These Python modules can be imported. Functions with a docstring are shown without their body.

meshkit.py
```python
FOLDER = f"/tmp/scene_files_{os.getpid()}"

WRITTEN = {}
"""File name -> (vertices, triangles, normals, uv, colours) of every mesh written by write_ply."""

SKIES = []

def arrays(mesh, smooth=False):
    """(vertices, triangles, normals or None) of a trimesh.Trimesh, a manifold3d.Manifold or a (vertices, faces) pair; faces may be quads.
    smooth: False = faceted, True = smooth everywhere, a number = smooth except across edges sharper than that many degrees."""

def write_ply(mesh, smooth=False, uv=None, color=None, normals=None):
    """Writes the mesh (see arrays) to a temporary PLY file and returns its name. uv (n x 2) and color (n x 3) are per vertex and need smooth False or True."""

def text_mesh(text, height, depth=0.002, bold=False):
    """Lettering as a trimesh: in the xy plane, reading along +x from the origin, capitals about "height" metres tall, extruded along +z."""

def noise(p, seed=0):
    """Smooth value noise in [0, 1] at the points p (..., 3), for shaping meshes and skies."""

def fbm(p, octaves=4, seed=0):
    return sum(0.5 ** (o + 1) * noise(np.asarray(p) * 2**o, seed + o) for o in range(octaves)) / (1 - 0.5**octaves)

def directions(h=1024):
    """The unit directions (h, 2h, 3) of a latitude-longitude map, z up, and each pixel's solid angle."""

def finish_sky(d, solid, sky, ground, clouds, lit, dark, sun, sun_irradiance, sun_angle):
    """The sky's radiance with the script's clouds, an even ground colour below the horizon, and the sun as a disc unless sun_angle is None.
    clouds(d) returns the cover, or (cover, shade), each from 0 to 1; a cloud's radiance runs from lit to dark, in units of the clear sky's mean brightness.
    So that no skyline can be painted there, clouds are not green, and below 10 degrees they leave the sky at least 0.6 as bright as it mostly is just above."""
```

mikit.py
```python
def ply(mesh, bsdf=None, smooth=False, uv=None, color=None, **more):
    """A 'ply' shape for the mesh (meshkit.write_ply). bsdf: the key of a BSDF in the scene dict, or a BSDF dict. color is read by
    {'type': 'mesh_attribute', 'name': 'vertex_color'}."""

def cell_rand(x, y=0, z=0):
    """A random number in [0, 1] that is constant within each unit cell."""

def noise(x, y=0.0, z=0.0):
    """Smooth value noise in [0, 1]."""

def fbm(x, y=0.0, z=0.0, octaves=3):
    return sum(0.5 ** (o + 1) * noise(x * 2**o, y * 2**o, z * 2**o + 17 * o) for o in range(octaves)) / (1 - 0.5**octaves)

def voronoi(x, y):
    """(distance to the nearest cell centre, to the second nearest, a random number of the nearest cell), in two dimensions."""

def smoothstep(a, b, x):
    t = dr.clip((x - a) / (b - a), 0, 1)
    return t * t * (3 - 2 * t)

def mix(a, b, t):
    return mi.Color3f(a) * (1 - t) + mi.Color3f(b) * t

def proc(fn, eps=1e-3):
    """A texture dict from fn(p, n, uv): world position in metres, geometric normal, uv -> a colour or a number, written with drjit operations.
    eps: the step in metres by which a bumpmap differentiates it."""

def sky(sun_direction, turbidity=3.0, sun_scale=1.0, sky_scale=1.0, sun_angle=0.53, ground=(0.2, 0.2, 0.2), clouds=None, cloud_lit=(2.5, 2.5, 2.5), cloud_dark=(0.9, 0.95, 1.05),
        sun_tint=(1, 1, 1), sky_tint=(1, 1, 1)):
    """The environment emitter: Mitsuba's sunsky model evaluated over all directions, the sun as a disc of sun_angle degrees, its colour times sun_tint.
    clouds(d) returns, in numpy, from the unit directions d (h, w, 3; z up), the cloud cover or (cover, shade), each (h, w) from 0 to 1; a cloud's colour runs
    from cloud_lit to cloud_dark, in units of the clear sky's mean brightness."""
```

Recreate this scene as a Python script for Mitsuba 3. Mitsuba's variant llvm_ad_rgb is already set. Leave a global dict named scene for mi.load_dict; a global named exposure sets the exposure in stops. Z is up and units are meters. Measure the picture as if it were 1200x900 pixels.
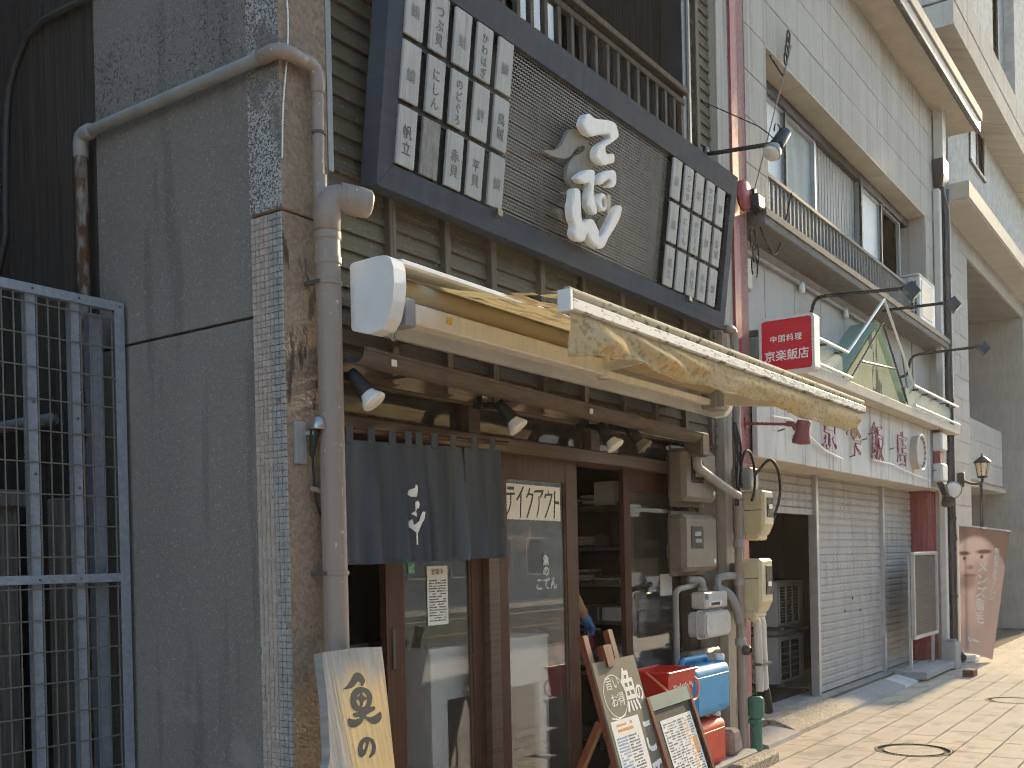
import math, random, json, numpy as np, trimesh, drjit as dr, mitsuba as mi, mikit, meshkit
import manifold3d as m3
from shapely.geometry import Polygon, LineString, Point, box as sbox
from shapely.ops import unary_union
from shapely import affinity
T = mi.ScalarTransform4f
rng = random.Random(7)
scene, labels = {}, {}
# ---------------------------------------------------------------- camera, sky, exposure
EYE = 1.5
def cam_axes(yaw, pitch, roll):
    f = np.array([math.sin(yaw)*math.cos(pitch), math.cos(yaw)*math.cos(pitch), math.sin(pitch)])
    r = np.array([math.cos(yaw), -math.sin(yaw), 0.0]); u = np.cross(r, f)
    return math.cos(roll)*r + math.sin(roll)*u, -math.sin(roll)*r + math.cos(roll)*u, f
CR, CU, CF = cam_axes(math.radians(55.2415), math.radians(-0.3312), math.radians(-1.27455))
scene['camera'] = {'type': 'perspective', 'fov': 2*math.degrees(math.atan(600/1216.8)), 'fov_axis': 'x', 'near_clip': 0.05, 'far_clip': 500.0,
    'principal_point_offset_x': 0.0, 'principal_point_offset_y': -0.236,
    'to_world': T().look_at(origin=[0, 0, EYE], target=[float(CF[0]), float(CF[1]), EYE+float(CF[2])], up=[float(x) for x in CU])}
SUN = (1.0, -0.055, 0.375)
scene['sky'] = mikit.sky(SUN, turbidity=3.5, sun_angle=2.2, sun_scale=0.45, sun_tint=(0.97, 0.98, 0.97), sky_tint=(1.0, 0.965, 0.935), ground=(0.25, 0.23, 0.2))
exposure = 3.92
scene['air'] = {'type': 'homogeneous', 'albedo': {'type': 'rgb', 'value': [.95, .95, .95]}, 'sigma_t': 0.0007, 'phase': {'type': 'hg', 'g': 0.5}, 'id': 'air'}
scene['camera']['medium'] = {'type': 'ref', 'id': 'air'}
scene['haze'] = {'type': 'cube', 'to_world': T().translate([30, -8, 7.0]).scale([80, 30, 8.4]), 'bsdf': {'type': 'null'}, 'interior': {'type': 'ref', 'id': 'air'}}
labels['haze'] = {'kind': 'stuff', 'label': 'thin sunlit haze in the air of the street', 'category': 'haze'}
# ---------------------------------------------------------------- materials
N, F, SS, MIX = mikit.noise, mikit.fbm, mikit.smoothstep, mikit.mix
def C3(*c): return mi.Color3f(*c)
def mat(key, color, rough=0.7, metal=0.0, spec=0.4, bump=None, bscale=0.003, two=True, eps=1e-3, **kw):
    col = mikit.proc(color) if callable(color) else {'type': 'rgb', 'value': list(color)}
    d = {'type': 'principled', 'base_color': col, 'roughness': rough, 'metallic': metal, 'specular': spec, **kw}
    if bump is not None: d = {'type': 'bumpmap', 'arbitrary': mikit.proc(bump, eps), 'scale': bscale, 'bsdf': d}
    if two: d = {'type': 'twosided', 'bsdf': d}
    d['id'] = key; scene[key] = d
    return key
def streak(p, fx=60., fz=4., seed=0.):
    return F(p.x*fx+p.y*fx+seed, p.z*fz, p.y*3.)
# siding: dark weathered boards, each board its own tone, grain along the street
def c_siding(p, n, uv):
    row = dr.floor(p.z/0.0815)
    tone = mikit.cell_rand(row, dr.floor(p.x/1.9+row*0.37))
    g = F(p.x*3.+row*7.1, p.z*150., 1.3); w = F(p.x*1.2, p.z*6.+9., 4.)
    c = MIX(C3(.055, .043, .030), C3(.19, .152, .100), g*.75+.25*tone)
    c = MIX(c, C3(.15, .14, .08), SS(.5, .75, w)*.5)
    return MIX(c, C3(.30, .29, .26), SS(.86, .92, N(p.x*95., p.z*110., 7.))*.5)
def b_siding(p, n, uv): return F(p.x*4., p.z*170., 2.)
mat('m_siding', c_siding, .75, bump=b_siding, bscale=.0016)
def c_batten(p, n, uv):
    g = F(p.x*140., p.z*5., 3.); return MIX(C3(.06, .046, .033), C3(.21, .165, .115), g)
mat('m_batten', c_batten, .75)
def c_door(p, n, uv):
    g = F(p.x*160.+p.y*90., p.z*3., 3.); w = F(p.x*5., p.z*2.5, 8.)
    return MIX(C3(.035, .015, .009), C3(.120, .058, .034), g*.6+w*.4)
mat('m_door', c_door, .5, spec=.25)
def c_beam(p, n, uv):
    g = F(p.x*3., p.z*150.+p.y*60., 3.); w = F(p.x*2., p.z*5., 8.)
    return MIX(C3(.045, .026, .016), C3(.15, .10, .068), g*.6+w*.4)
mat('m_beam', c_beam, .5)
# grey rendered side wall
def c_conc(p, n, uv):
    a = F(p.x*2.+p.y*2., p.z*1.3, 1.); b = F(p.y*14., p.z*1.1, 5., 4); f = N(p.x*260.+p.y*260., p.z*260., 1.)
    c = MIX(C3(.150, .136, .122), C3(.275, .254, .232), a*.45+f*.55)
    c = MIX(c, C3(.08, .078, .073), SS(.56, .78, b)*.35)
    c = MIX(c, C3(.36, .345, .325), SS(.80, .88, N(p.y*170., p.z*170., 9.))*.55)
    band = SS(3.42, 3.62, p.z)*(1-SS(3.78, 4.0, p.z))     # black mould spots above the pipe
    sp = N(p.y*110., p.z*85., 2.)*.45+N(p.y*220., p.z*180., 4.)*.35+F(p.y*6., p.z*4., 7.)*.25
    c = MIX(c, C3(.05, .049, .046), SS(.58, .72, sp)*band*.7)
    low = (1-SS(.55, 1.3, p.z))
    return MIX(c, C3(.30, .29, .27), SS(.55, .75, F(p.y*5., p.z*7., 12., 4))*low*.45)
mat('m_concrete', c_conc, .9, bump=lambda p, n, uv: F(p.y*90.+p.x*90., p.z*90., 3.), bscale=.003)
def c_pebble(p, n, uv):
    f1, f2, w = mikit.voronoi((p.x+p.y)*80., p.z*80.)
    a = F((p.x+p.y)*6., p.z*2.5, 2.)
    c = MIX(C3(.20, .145, .105), C3(.38, .29, .215), w*.6+a*.4)
    return MIX(c, C3(.03, .026, .022), SS(.60, .74, F((p.x+p.y)*22., p.z*5.5, 9., 4))*.8*SS(2.0, 2.2, p.z)*(1-SS(2.85, 2.95, p.z)))
def b_pebble(p, n, uv):
    f1, f2, w = mikit.voronoi((p.x+p.y)*80., p.z*80.); return (1-f1)*.8+.5*w
mat('m_pebble', c_pebble, .75, bump=b_pebble, bscale=.012, eps=2e-3)
def c_gran(p, n, uv):
    s = N((p.x+p.y)*260., p.z*260., 1.)*.6+N((p.x+p.y)*130., p.z*130., 3.)*.4
    c = MIX(C3(.10, .095, .09), C3(.47, .46, .44), SS(.30, .70, s))
    pat = SS(.5, .66, F((p.x+p.y)*7., p.z*4., 6., 4))
    return MIX(c, C3(.15, .135, .115), pat*.75)
mat('m_granite', c_gran, .8, bump=lambda p, n, uv: N((p.x+p.y)*110., p.z*110., 1.), bscale=.002)
def c_stone(p, n, uv):
    a = F(p.x*9.+p.y*9., p.z*.9, 2., 4); f = F(p.x*150.+p.y*150., p.z*25., 5.); row = mikit.cell_rand(dr.floor(p.x/.9), dr.floor(p.z/.40))
    c = MIX(C3(.33, .295, .25), C3(.51, .465, .405), a*.4+f*.45+row*.15)
    return MIX(c, C3(.25, .225, .195), SS(.55, .75, F(p.x*28.+p.y*28., p.z*.7, 9., 4))*.5)
mat('m_stone', c_stone, .85, bump=lambda p, n, uv: F(p.x*70.+p.y*70., p.z*35., 5., 4), bscale=.006, eps=2e-3)
def c_panel(p, n, uv):
    a = F(p.x*5., p.z*1.2, 2., 4); f = F(p.x*120., p.z*14., 5.)
    return MIX(C3(.34, .325, .30), C3(.50, .485, .46), a*.5+f*.5)
mat('m_panel', c_panel, .8)
def c_rough(p, n, uv):
    f1, f2, w = mikit.voronoi((p.x+p.y)*10., p.z*13.); g = F(p.x*50., p.z*8., 5.)
    return MIX(C3(.34, .325, .295), C3(.52, .50, .465), w*.5+g*.5)
mat('m_rough', c_rough, .85, bump=lambda p, n, uv: F(p.x*30., p.z*30., 5.), bscale=.012, eps=4e-3)
def c_tilewall(p, n, uv):
    g = F(p.x*40.+p.y*40., p.z*6., 5., 4); r = mikit.cell_rand(dr.floor(p.x/.6), dr.floor(p.z/.3))
    return MIX(C3(.27, .26, .24), C3(.41, .395, .365), g*.7+r*.3)
mat('m_tilewall', c_tilewall, .8)
mat('m_darkwall', lambda p, n, uv: MIX(C3(.16, .16, .163), C3(.22, .22, .222), F(p.x*8.+p.y*8., p.z*8., 1., 4)), .6)
def c_pave(p, n, uv):
    bx = dr.floor(p.x/.20); by = dr.floor((p.y-.004)/.2465)
    r = mikit.cell_rand(bx, by); g = F(p.x*160., p.y*160., 1.); st = F(p.x*1.6, p.y*1.6, 3., 4)
    c = MIX(C3(.36, .305, .235), C3(.56, .485, .385), g*.6+r*.25+st*.15)
    c = MIX(c, C3(.56, .43, .33), SS(.80, .9, r)*.3)
    c = MIX(c, C3(.22, .185, .14), SS(.58, .74, F(p.x*5., p.y*9., 7., 4))*.45)
    return c
mat('m_paver', c_pave, .85, bump=lambda p, n, uv: N(p.x*130., p.y*130., 1.), bscale=.0022)
def c_pavefar(p, n, uv):
    c = c_pave(p, n, uv)
    fx = p.x/.20-dr.floor(p.x/.20); fy = (p.y-.004)/.2465-dr.floor((p.y-.004)/.2465)
    j = dr.maximum(1-SS(.0, .035, dr.minimum(fx, 1-fx)), 1-SS(.0, .03, dr.minimum(fy, 1-fy)))
    return MIX(c, C3(.13, .105, .08), j*.8)
mat('m_pavefar', c_pavefar, .85)
mat('m_joint', (.11, .09, .065), .95)
mat('m_asphalt', lambda p, n, uv: MIX(C3(.04, .04, .042), C3(.085, .084, .082), N(p.x*90., p.y*90., 1.)*.6+F(p.x*.8, p.y*.8, 3.)*.4), .85)
mat('m_yellow', (.62, .38, .06), .6); mat('m_whiteline', (.7, .69, .66), .6)
def c_kerb(p, n, uv):
    s = N(p.x*75., p.y*75., p.z*75.); a = F(p.x*3., p.y*3., 2.)
    return MIX(C3(.19, .16, .12), C3(.50, .44, .35), SS(.3, .8, s)*.75+a*.25)
mat('m_kerb', c_kerb, .85, bump=lambda p, n, uv: N(p.x*75., p.y*75., p.z*75.), bscale=.004)
mat('m_kerbgrey', lambda p, n, uv: MIX(C3(.22, .215, .205), C3(.40, .39, .375), N(p.x*80., p.y*80., p.z*80.)*.5+F(p.x*4., p.y*6., 1.)*.5), .85)
mat('m_terrace', lambda p, n, uv: MIX(C3(.22, .205, .185), C3(.36, .34, .31), F(p.x*50., p.y*50., 1.)*.5+mikit.cell_rand(dr.floor(p.x/.15), dr.floor(p.y/.075))*.5), .7)
# paints, metals, plastics
def c_pipe(p, n, uv):
    a = F(p.x*20., p.z*3., p.y*20., 4); s = N(p.x*90., p.z*40., p.y*90.)
    c = MIX(C3(.25, .20, .17), C3(.31, .255, .22), a)
    c = MIX(c, C3(.17, .145, .13), SS(.58, .8, F(p.x*40., p.z*1.2, p.y*40., 4))*.3)
    return MIX(c, C3(.62, .58, .54), SS(.88, .92, s)*.6)
mat('m_pipe', c_pipe, .5)
mat('m_pipegrey', lambda p, n, uv: MIX(C3(.22, .22, .215), C3(.36, .355, .345), F(p.x*30., p.z*6., p.y*10., 4)), .5)
mat('m_rust', lambda p, n, uv: MIX(C3(.10, .045, .02), C3(.24, .22, .20), SS(.35, .7, F(p.x*60., p.z*18., p.y*40., 4))), .8)
mat('m_frame', lambda p, n, uv: MIX(C3(.046, .053, .066), C3(.076, .086, .104), F(p.x*25., p.z*2., 1., 4)*.7+N(p.x*4., p.z*60., 3.)*.3), .8, spec=.15)
mat('m_black', (.018, .018, .018), .6); mat('m_blackmetal', (.022, .022, .025), .38, spec=.5)
mat('m_net', (.27, .26, .245), .45, .3)
def c_plaque(p, n, uv):
    k = mikit.cell_rand(dr.floor((p.x-3.40)/.17), dr.floor(p.z/.26)); g = F(p.x*210., p.z*9., 1., 4); a = F(p.x*16., p.z*4., k*40.)
    c = MIX(C3(.22, .225, .225), C3(.47, .475, .465), g*.55+a*.45)
    c = MIX(c, C3(.17, .165, .155), SS(.62, .8, F(p.x*120., p.z*6., 11.+k*9., 4))*.7)
    return c
mat('m_plaque', c_plaque, .7)
mat('m_plaquedark', lambda p, n, uv: MIX(C3(.10, .10, .10), C3(.26, .26, .25), F(p.x*120., p.z*30., 1., 4)), .7)
mat('m_ink', (.045, .045, .048), .6); mat('m_inkgrey', (.13, .13, .13), .6)
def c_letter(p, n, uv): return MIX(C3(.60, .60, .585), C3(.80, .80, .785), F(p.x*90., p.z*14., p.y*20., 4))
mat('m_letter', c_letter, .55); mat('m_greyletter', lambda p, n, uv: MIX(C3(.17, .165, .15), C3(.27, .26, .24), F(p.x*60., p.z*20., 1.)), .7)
mat('m_white', lambda p, n, uv: MIX(C3(.62, .625, .62), C3(.76, .765, .76), F(p.x*8.+p.y*8., p.z*8., 2., 4)), .35, spec=.5)
mat('m_cream', lambda p, n, uv: MIX(C3(.55, .525, .46), C3(.70, .675, .60), F(p.x*25.+p.y*25., p.z*9., 2., 4)), .4)
mat('m_meter', lambda p, n, uv: MIX(C3(.47, .40, .25), C3(.60, .525, .35), F(p.x*30.+p.y*30., p.z*9., 2., 4)), .5)
mat('m_greyplastic', (.25, .26, .27), .5)
mat('m_gasmeter', lambda p, n, uv: MIX(C3(.40, .39, .37), C3(.52, .51, .49), F(p.x*20., p.z*20., 2., 4)), .45)
mat('m_brownbox', lambda p, n, uv: MIX(C3(.14, .118, .098), C3(.205, .175, .15), F(p.x*15., p.z*10., p.y*10., 4)), .5)
mat('m_gutter', lambda p, n, uv: MIX(C3(.085, .068, .058), C3(.15, .125, .11), F(p.x*12., p.z*60., p.y*50., 4)), .7, spec=.25)
def c_cloth(p, n, uv):
    a = F(p.x*2.2, p.y*3.+p.z*3., 2., 4); f = N(p.x*160., p.y*160.+p.z*160., 1.)
    c = MIX(C3(.52, .41, .20), C3(.68, .55, .31), a*.7+f*.3)
    m = SS(.50, .66, F(p.x*11., p.y*22.+p.z*22., 5., 5))
    return MIX(c, C3(.22, .18, .12), m*.6)
def bs_cloth(key, fn, trans, rough=.85):
    scene[key] = {'type': 'principledthin', 'base_color': mikit.proc(fn) if callable(fn) else {'type': 'rgb', 'value': list(fn)}, 'roughness': rough, 'diff_trans': trans, 'spec_trans': 0.0, 'id': key}
bs_cloth('m_awning', c_cloth, .75)
bs_cloth('m_valance', lambda p, n, uv: MIX(C3(.52, .385, .20), C3(.70, .555, .34), F(p.x*9., p.z*14., 3., 4)*.6+N(p.x*140., p.z*140., 1.)*.4)*(1-.30*SS(.5, .75, F(p.x*45., p.z*60., 8., 5))), .55)
mat('m_barmildew', lambda p, n, uv: MIX(C3(.50, .51, .52), C3(.10, .095, .085), SS(.58, .72, F(p.x*26., p.z*110.+p.y*60., 3., 5)+SS(3.2, 6.2, p.x)*.10)), .45)
mat('m_barcloth', lambda p, n, uv: MIX(C3(.50, .42, .29), C3(.14, .115, .08), SS(.56, .68, F(p.x*34., p.z*60., p.y*60., 4))), .85)
mat('m_roll', lambda p, n, uv: MIX(C3(.27, .21, .13), C3(.38, .305, .20), F(p.x*5., p.z*30., p.y*30., 4)), .85)
def c_noren(p, n, uv):
    a = F(p.x*16., p.z*1.3, 2., 4); f = N(p.x*420., p.z*420., 1.)
    return MIX(C3(.040, .047, .058), C3(.135, .15, .168), a*.75+f*.25)
bs_cloth('m_greensheet', lambda p, n, uv: MIX(C3(.36, .50, .43), C3(.50, .62, .55), F(p.x*9., p.z*9., p.y*9., 4)), .9)
mat('m_railwood', lambda p, n, uv: MIX(C3(.04, .033, .026), C3(.12, .10, .078), F(p.x*60., p.z*9., p.y*60., 4)), .85, spec=.2)
bs_cloth('m_noren', c_noren, .12, .95)
mat('m_paper', lambda p, n, uv: MIX(C3(.70, .69, .64), C3(.80, .79, .75), F(p.x*10.+p.y*10., p.z*10., 1.)), .8)
mat('m_papercream', (.82, .81, .75), .8)
mat('m_print', (.16, .16, .18), .8); mat('m_printblue', (.25, .33, .5), .8); mat('m_printred', (.6, .16, .08), .8); mat('m_printorange', (.65, .30, .10), .8)
def c_board(p, n, uv):
    u = (p.x-2.835)/.36; g = F(p.x*130., p.z*4., 2., 4); s = N(p.x*300., p.z*90., 1.)
    edge = dr.maximum(1-SS(.02, .26, u+F(p.x*6., p.z*3., 4.)*.22-.10), SS(.90, 1.10, u+F(p.x*8., p.z*2., 9.)*.2-.05)*.65)
    edge = dr.maximum(edge, SS(1.06, 1.20, p.z+F(p.x*12., p.z*5., 3.)*.16))
    c = MIX(C3(.54, .37, .15), C3(.70, .53, .28), g*.7+s*.3)
    return MIX(c, MIX(C3(.17, .16, .15), C3(.46, .445, .42), g*.8+s*.2), edge)
mat('m_board', c_board, .7, bump=lambda p, n, uv: F(p.x*130., p.z*5., 2., 4), bscale=.002)
mat('m_galv', lambda p, n, uv: MIX(C3(.24, .275, .325), C3(.37, .41, .46), mikit.voronoi(p.x*70.+p.y*70., p.z*70.)[2]*.5+F(p.x*40., p.z*7., 1.)*.5), .45, .25)
mat('m_wire', (.20, .185, .16), .5, .3)
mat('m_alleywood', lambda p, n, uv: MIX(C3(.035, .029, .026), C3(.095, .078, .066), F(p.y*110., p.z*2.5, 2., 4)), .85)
mat('m_oldpost', lambda p, n, uv: MIX(C3(.10, .092, .08), C3(.28, .26, .23), F(p.x*80.+p.y*80., p.z*5., 2., 4)), .85)
def c_shutter(p, n, uv):
    a = F(p.x*3.5, p.z*1.2, 2., 4); d = F(p.x*25., p.z*3., 6., 4)
    c = MIX(C3(.33, .315, .295), C3(.44, .42, .395), a); return MIX(c, C3(.21, .195, .185), SS(.55, .78, d)*.5)
mat('m_shutter', c_shutter, .6, spec=.3)
mat('m_alu', lambda p, n, uv: MIX(C3(.40, .40, .40), C3(.55, .55, .55), F(p.x*20., p.z*9., 1.)), .35, .5)
mat('m_darkframe', (.045, .045, .048), .4); mat('m_rail', (.20, .195, .185), .65, spec=.25)
mat('m_blind', lambda p, n, uv: MIX(C3(.16, .19, .18), C3(.42, .45, .43), F(p.x*9., p.z*2., 1., 4)), .6)
mat('m_grout', (.46, .43, .39), .9)
mat('m_fascia', lambda p, n, uv: MIX(C3(.46, .44, .405), C3(.62, .60, .56), F(p.x*6., p.z*2.5, 2., 4))*(1-.35*SS(.55, .75, F(p.x*22., p.z*1.5, 7., 4))), .7)
mat('m_tan', lambda p, n, uv: MIX(C3(.38, .34, .275), C3(.51, .465, .39), F(p.x*8., p.z*8., p.y*8., 4)), .7)
mat('m_green', lambda p, n, uv: MIX(C3(.13, .19, .165), C3(.22, .285, .25), F(p.x*9., p.z*9., p.y*9., 4)), .55)
bs_cloth('m_gable', lambda p, n, uv: MIX(C3(.82, .77, .48), C3(.93, .90, .66), F(p.x*14., p.z*3., 1., 4))*(1-.6*SS(.55, .62, F(p.x*9., p.z*5., 3., 5))*SS(10.35, 10.5, p.x)*(1-SS(11.05, 11.2, p.x))), .8)
mat('m_redcol', lambda p, n, uv: MIX(C3(.22, .035, .045), C3(.36, .085, .095), F(p.x*30., p.z*1.5, p.y*20., 4)), .5)
mat('m_pinktile', lambda p, n, uv: MIX(C3(.20, .085, .088), C3(.36, .19, .18), N(p.x*90., p.z*90., p.y*60.)), .75)
mat('m_pinkpost', lambda p, n, uv: MIX(C3(.36, .13, .16), C3(.48, .23, .25), F(p.x*20., p.z*3., 1., 4)), .7)
mat('m_redsign', (.60, .025, .045), .22, spec=.5)
mat('m_signrim', (.62, .58, .56), .4)
mat('m_redlamp', (.24, .075, .068), .55); mat('m_tubered', (.26, .045, .06), .4); mat('m_tubewhite', (.72, .72, .70), .3)
mat('m_bulb', (.70, .69, .66), .15, spec=.6); mat('m_redplastic', (.50, .025, .022), .35); mat('m_orangeplastic', (.72, .23, .09), .4)
mat('m_blueplastic', lambda p, n, uv: MIX(C3(.04, .25, .50), C3(.06, .31, .58), F(p.x*12., p.z*12., p.y*12.)), .5, spec=.3)
mat('m_redcan', lambda p, n, uv: MIX(C3(.50, .055, .035), C3(.60, .085, .05), F(p.x*12., p.z*12., p.y*12.)), .5, spec=.3)
mat('m_chalk', (.155, .14, .105), .7); mat('m_mahog', lambda p, n, uv: MIX(C3(.10, .03, .015), C3(.20, .065, .035), F(p.x*90.+p.y*60., p.z*6., 1., 4)), .35)
mat('m_greenpipe', (.06, .17, .13), .5); mat('m_leaf', (.07, .16, .03), .6)
mat('m_acwhite', lambda p, n, uv: MIX(C3(.48, .48, .46), C3(.60, .60, .575), F(p.x*14.+p.y*14., p.z*6., 1., 4)), .5)
mat('m_blackpipe', (.03, .03, .033), .32, spec=.5)
mat('m_brick', lambda p, n, uv: MIX(C3(.09, .035, .03), C3(.17, .07, .055), N(p.x*60., p.y*60., p.z*60.)), .85)
mat('m_iron', (.10, .095, .085), .6, .3)
mat('m_rubber', (.02, .02, .02), .85)
mat('m_skin', (.46, .27, .18), .55); mat('m_glove', (.08, .25, .55), .45); mat('m_shirt', (.03, .032, .04), .85); mat('m_hair', (.015, .012, .01), .6)
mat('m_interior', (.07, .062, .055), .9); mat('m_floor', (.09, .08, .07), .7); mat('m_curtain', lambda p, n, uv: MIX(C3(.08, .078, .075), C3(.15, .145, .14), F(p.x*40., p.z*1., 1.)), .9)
mat('m_steel', (.38, .38, .38), .35, .8); mat('m_pinkbox', (.50, .05, .14), .5); mat('m_goldlamp', (.75, .62, .42), .5)
mat('m_stonelump', lambda p, n, uv: MIX(C3(.16, .14, .12), C3(.30, .27, .235), F(p.x*25., p.y*25., p.z*25., 4)), .9)
mat('m_sticker', (.02, .07, .28), .5); mat('m_greensticker', (.03, .30, .19), .5)
scene['m_glass'] = {'type': 'blendbsdf', 'weight': mikit.proc(lambda p, n, uv: .012+.035*F(p.x*5., p.z*3., 2., 4)), 'a': {'type': 'thindielectric'}, 'b': {'type': 'twosided', 'bsdf': {'type': 'diffuse', 'reflectance': {'type': 'rgb', 'value': [.55, .55, .53]}}}, 'id': 'm_glass'}
mat('m_ledge', lambda p, n, uv: MIX(C3(.10, .098, .094), C3(.18, .176, .168), F(p.x*14., p.z*20., p.y*20., 4)), .75, spec=.25)
scene['m_glassdark'] = {'type': 'roughplastic', 'diffuse_reflectance': {'type': 'rgb', 'value': [.03, .033, .035]}, 'alpha': .02, 'nonlinear': False, 'id': 'm_glassdark'}
def c_latt(p, n, uv):
    x = (p.x+p.y)*38.; z = p.z*66.; rowp = dr.floor(z); fx = x+.5*(rowp-2*dr.floor(rowp*.5)); d = dr.sqrt(dr.square(fx-dr.floor(fx)-.5)+dr.square((z-rowp-.5)*.6))
    return MIX(C3(.80, .83, .81), C3(.42, .46, .45), SS(.25, .36, d))
mat('m_lattice', c_latt, .6)
# ---------------------------------------------------------------- mesh helpers
def TM(v, f): return trimesh.Trimesh(np.asarray(v, float), np.asarray(f, int), process=False)
BF = [[0, 2, 3], [0, 3, 1], [4, 5, 7], [4, 7, 6], [0, 1, 5], [0, 5, 4], [2, 6, 7], [2, 7, 3], [0, 4, 6], [0, 6, 2], [1, 3, 7], [1, 7, 5]]
def box(x0, x1, y0, y1, z0, z1, b=0.0):
    if b:
        pts = [[X+sx, Yy+sy, Z+sz] for X, dx in ((x0, b), (x1, -b)) for Yy, dy in ((y0, b), (y1, -b)) for Z, dz in ((z0, b), (z1, -b)) for sx, sy, sz in ((0, dy, dz), (dx, 0, dz), (dx, dy, 0))]
        return trimesh.convex.convex_hull(np.array(pts))
    return TM([[X, Yy, Z] for X in (x0, x1) for Yy in (y0, y1) for Z in (z0, z1)], BF)
def hull(pts): return trimesh.convex.convex_hull(np.asarray(pts, float))
def cat(ms): return trimesh.util.concatenate(ms)
def bend(pts, r, n=5):
    pts = [np.array(p, float) for p in pts]; out = [pts[0]]
    for a, b, c in zip(pts, pts[1:], pts[2:]):
        u, v = (a-b), (c-b); lu, lv = np.linalg.norm(u), np.linalg.norm(v); d = min(r, lu*.49, lv*.49)
        p, q = b+u/lu*d, b+v/lv*d
        for t in np.linspace(0, 1, n+1): out.append((1-t)**2*p+2*t*(1-t)*b+t*t*q)
    return out+[pts[-1]]
def tube(pts, r, n=10, flat=1.0):
    pts = np.array(pts, float); m = len(pts); R = np.broadcast_to(np.asarray(r, float), (m,))
    tg = np.gradient(pts, axis=0) if m > 2 else np.repeat((pts[1]-pts[0])[None], 2, 0)
    tg /= np.linalg.norm(tg, axis=1, keepdims=True)+1e-12
    a = np.cross(tg[0], [0, 0, 1.] if abs(tg[0][2]) < .9 else [1., 0, 0]); a /= np.linalg.norm(a)
    ang = np.arange(n)*2*np.pi/n; V = []
    for p, t, rr in zip(pts, tg, R):
        a = a-t*(a@t); a /= np.linalg.norm(a); b = np.cross(t, a)
        V.append(p+rr*(np.cos(ang)[:, None]*a+flat*np.sin(ang)[:, None]*b))
    V = np.vstack(V+[pts[:1], pts[-1:]]); f = []
    for i in range(m-1):
        for k in range(n):
            q = (k+1) % n; f += [[i*n+k, i*n+q, (i+1)*n+q], [i*n+k, (i+1)*n+q, (i+1)*n+k]]
    for k in range(n):
        q = (k+1) % n; f += [[m*n, q, k], [m*n+1, (m-1)*n+k, (m-1)*n+q]]
    return TM(V, f)
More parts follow.
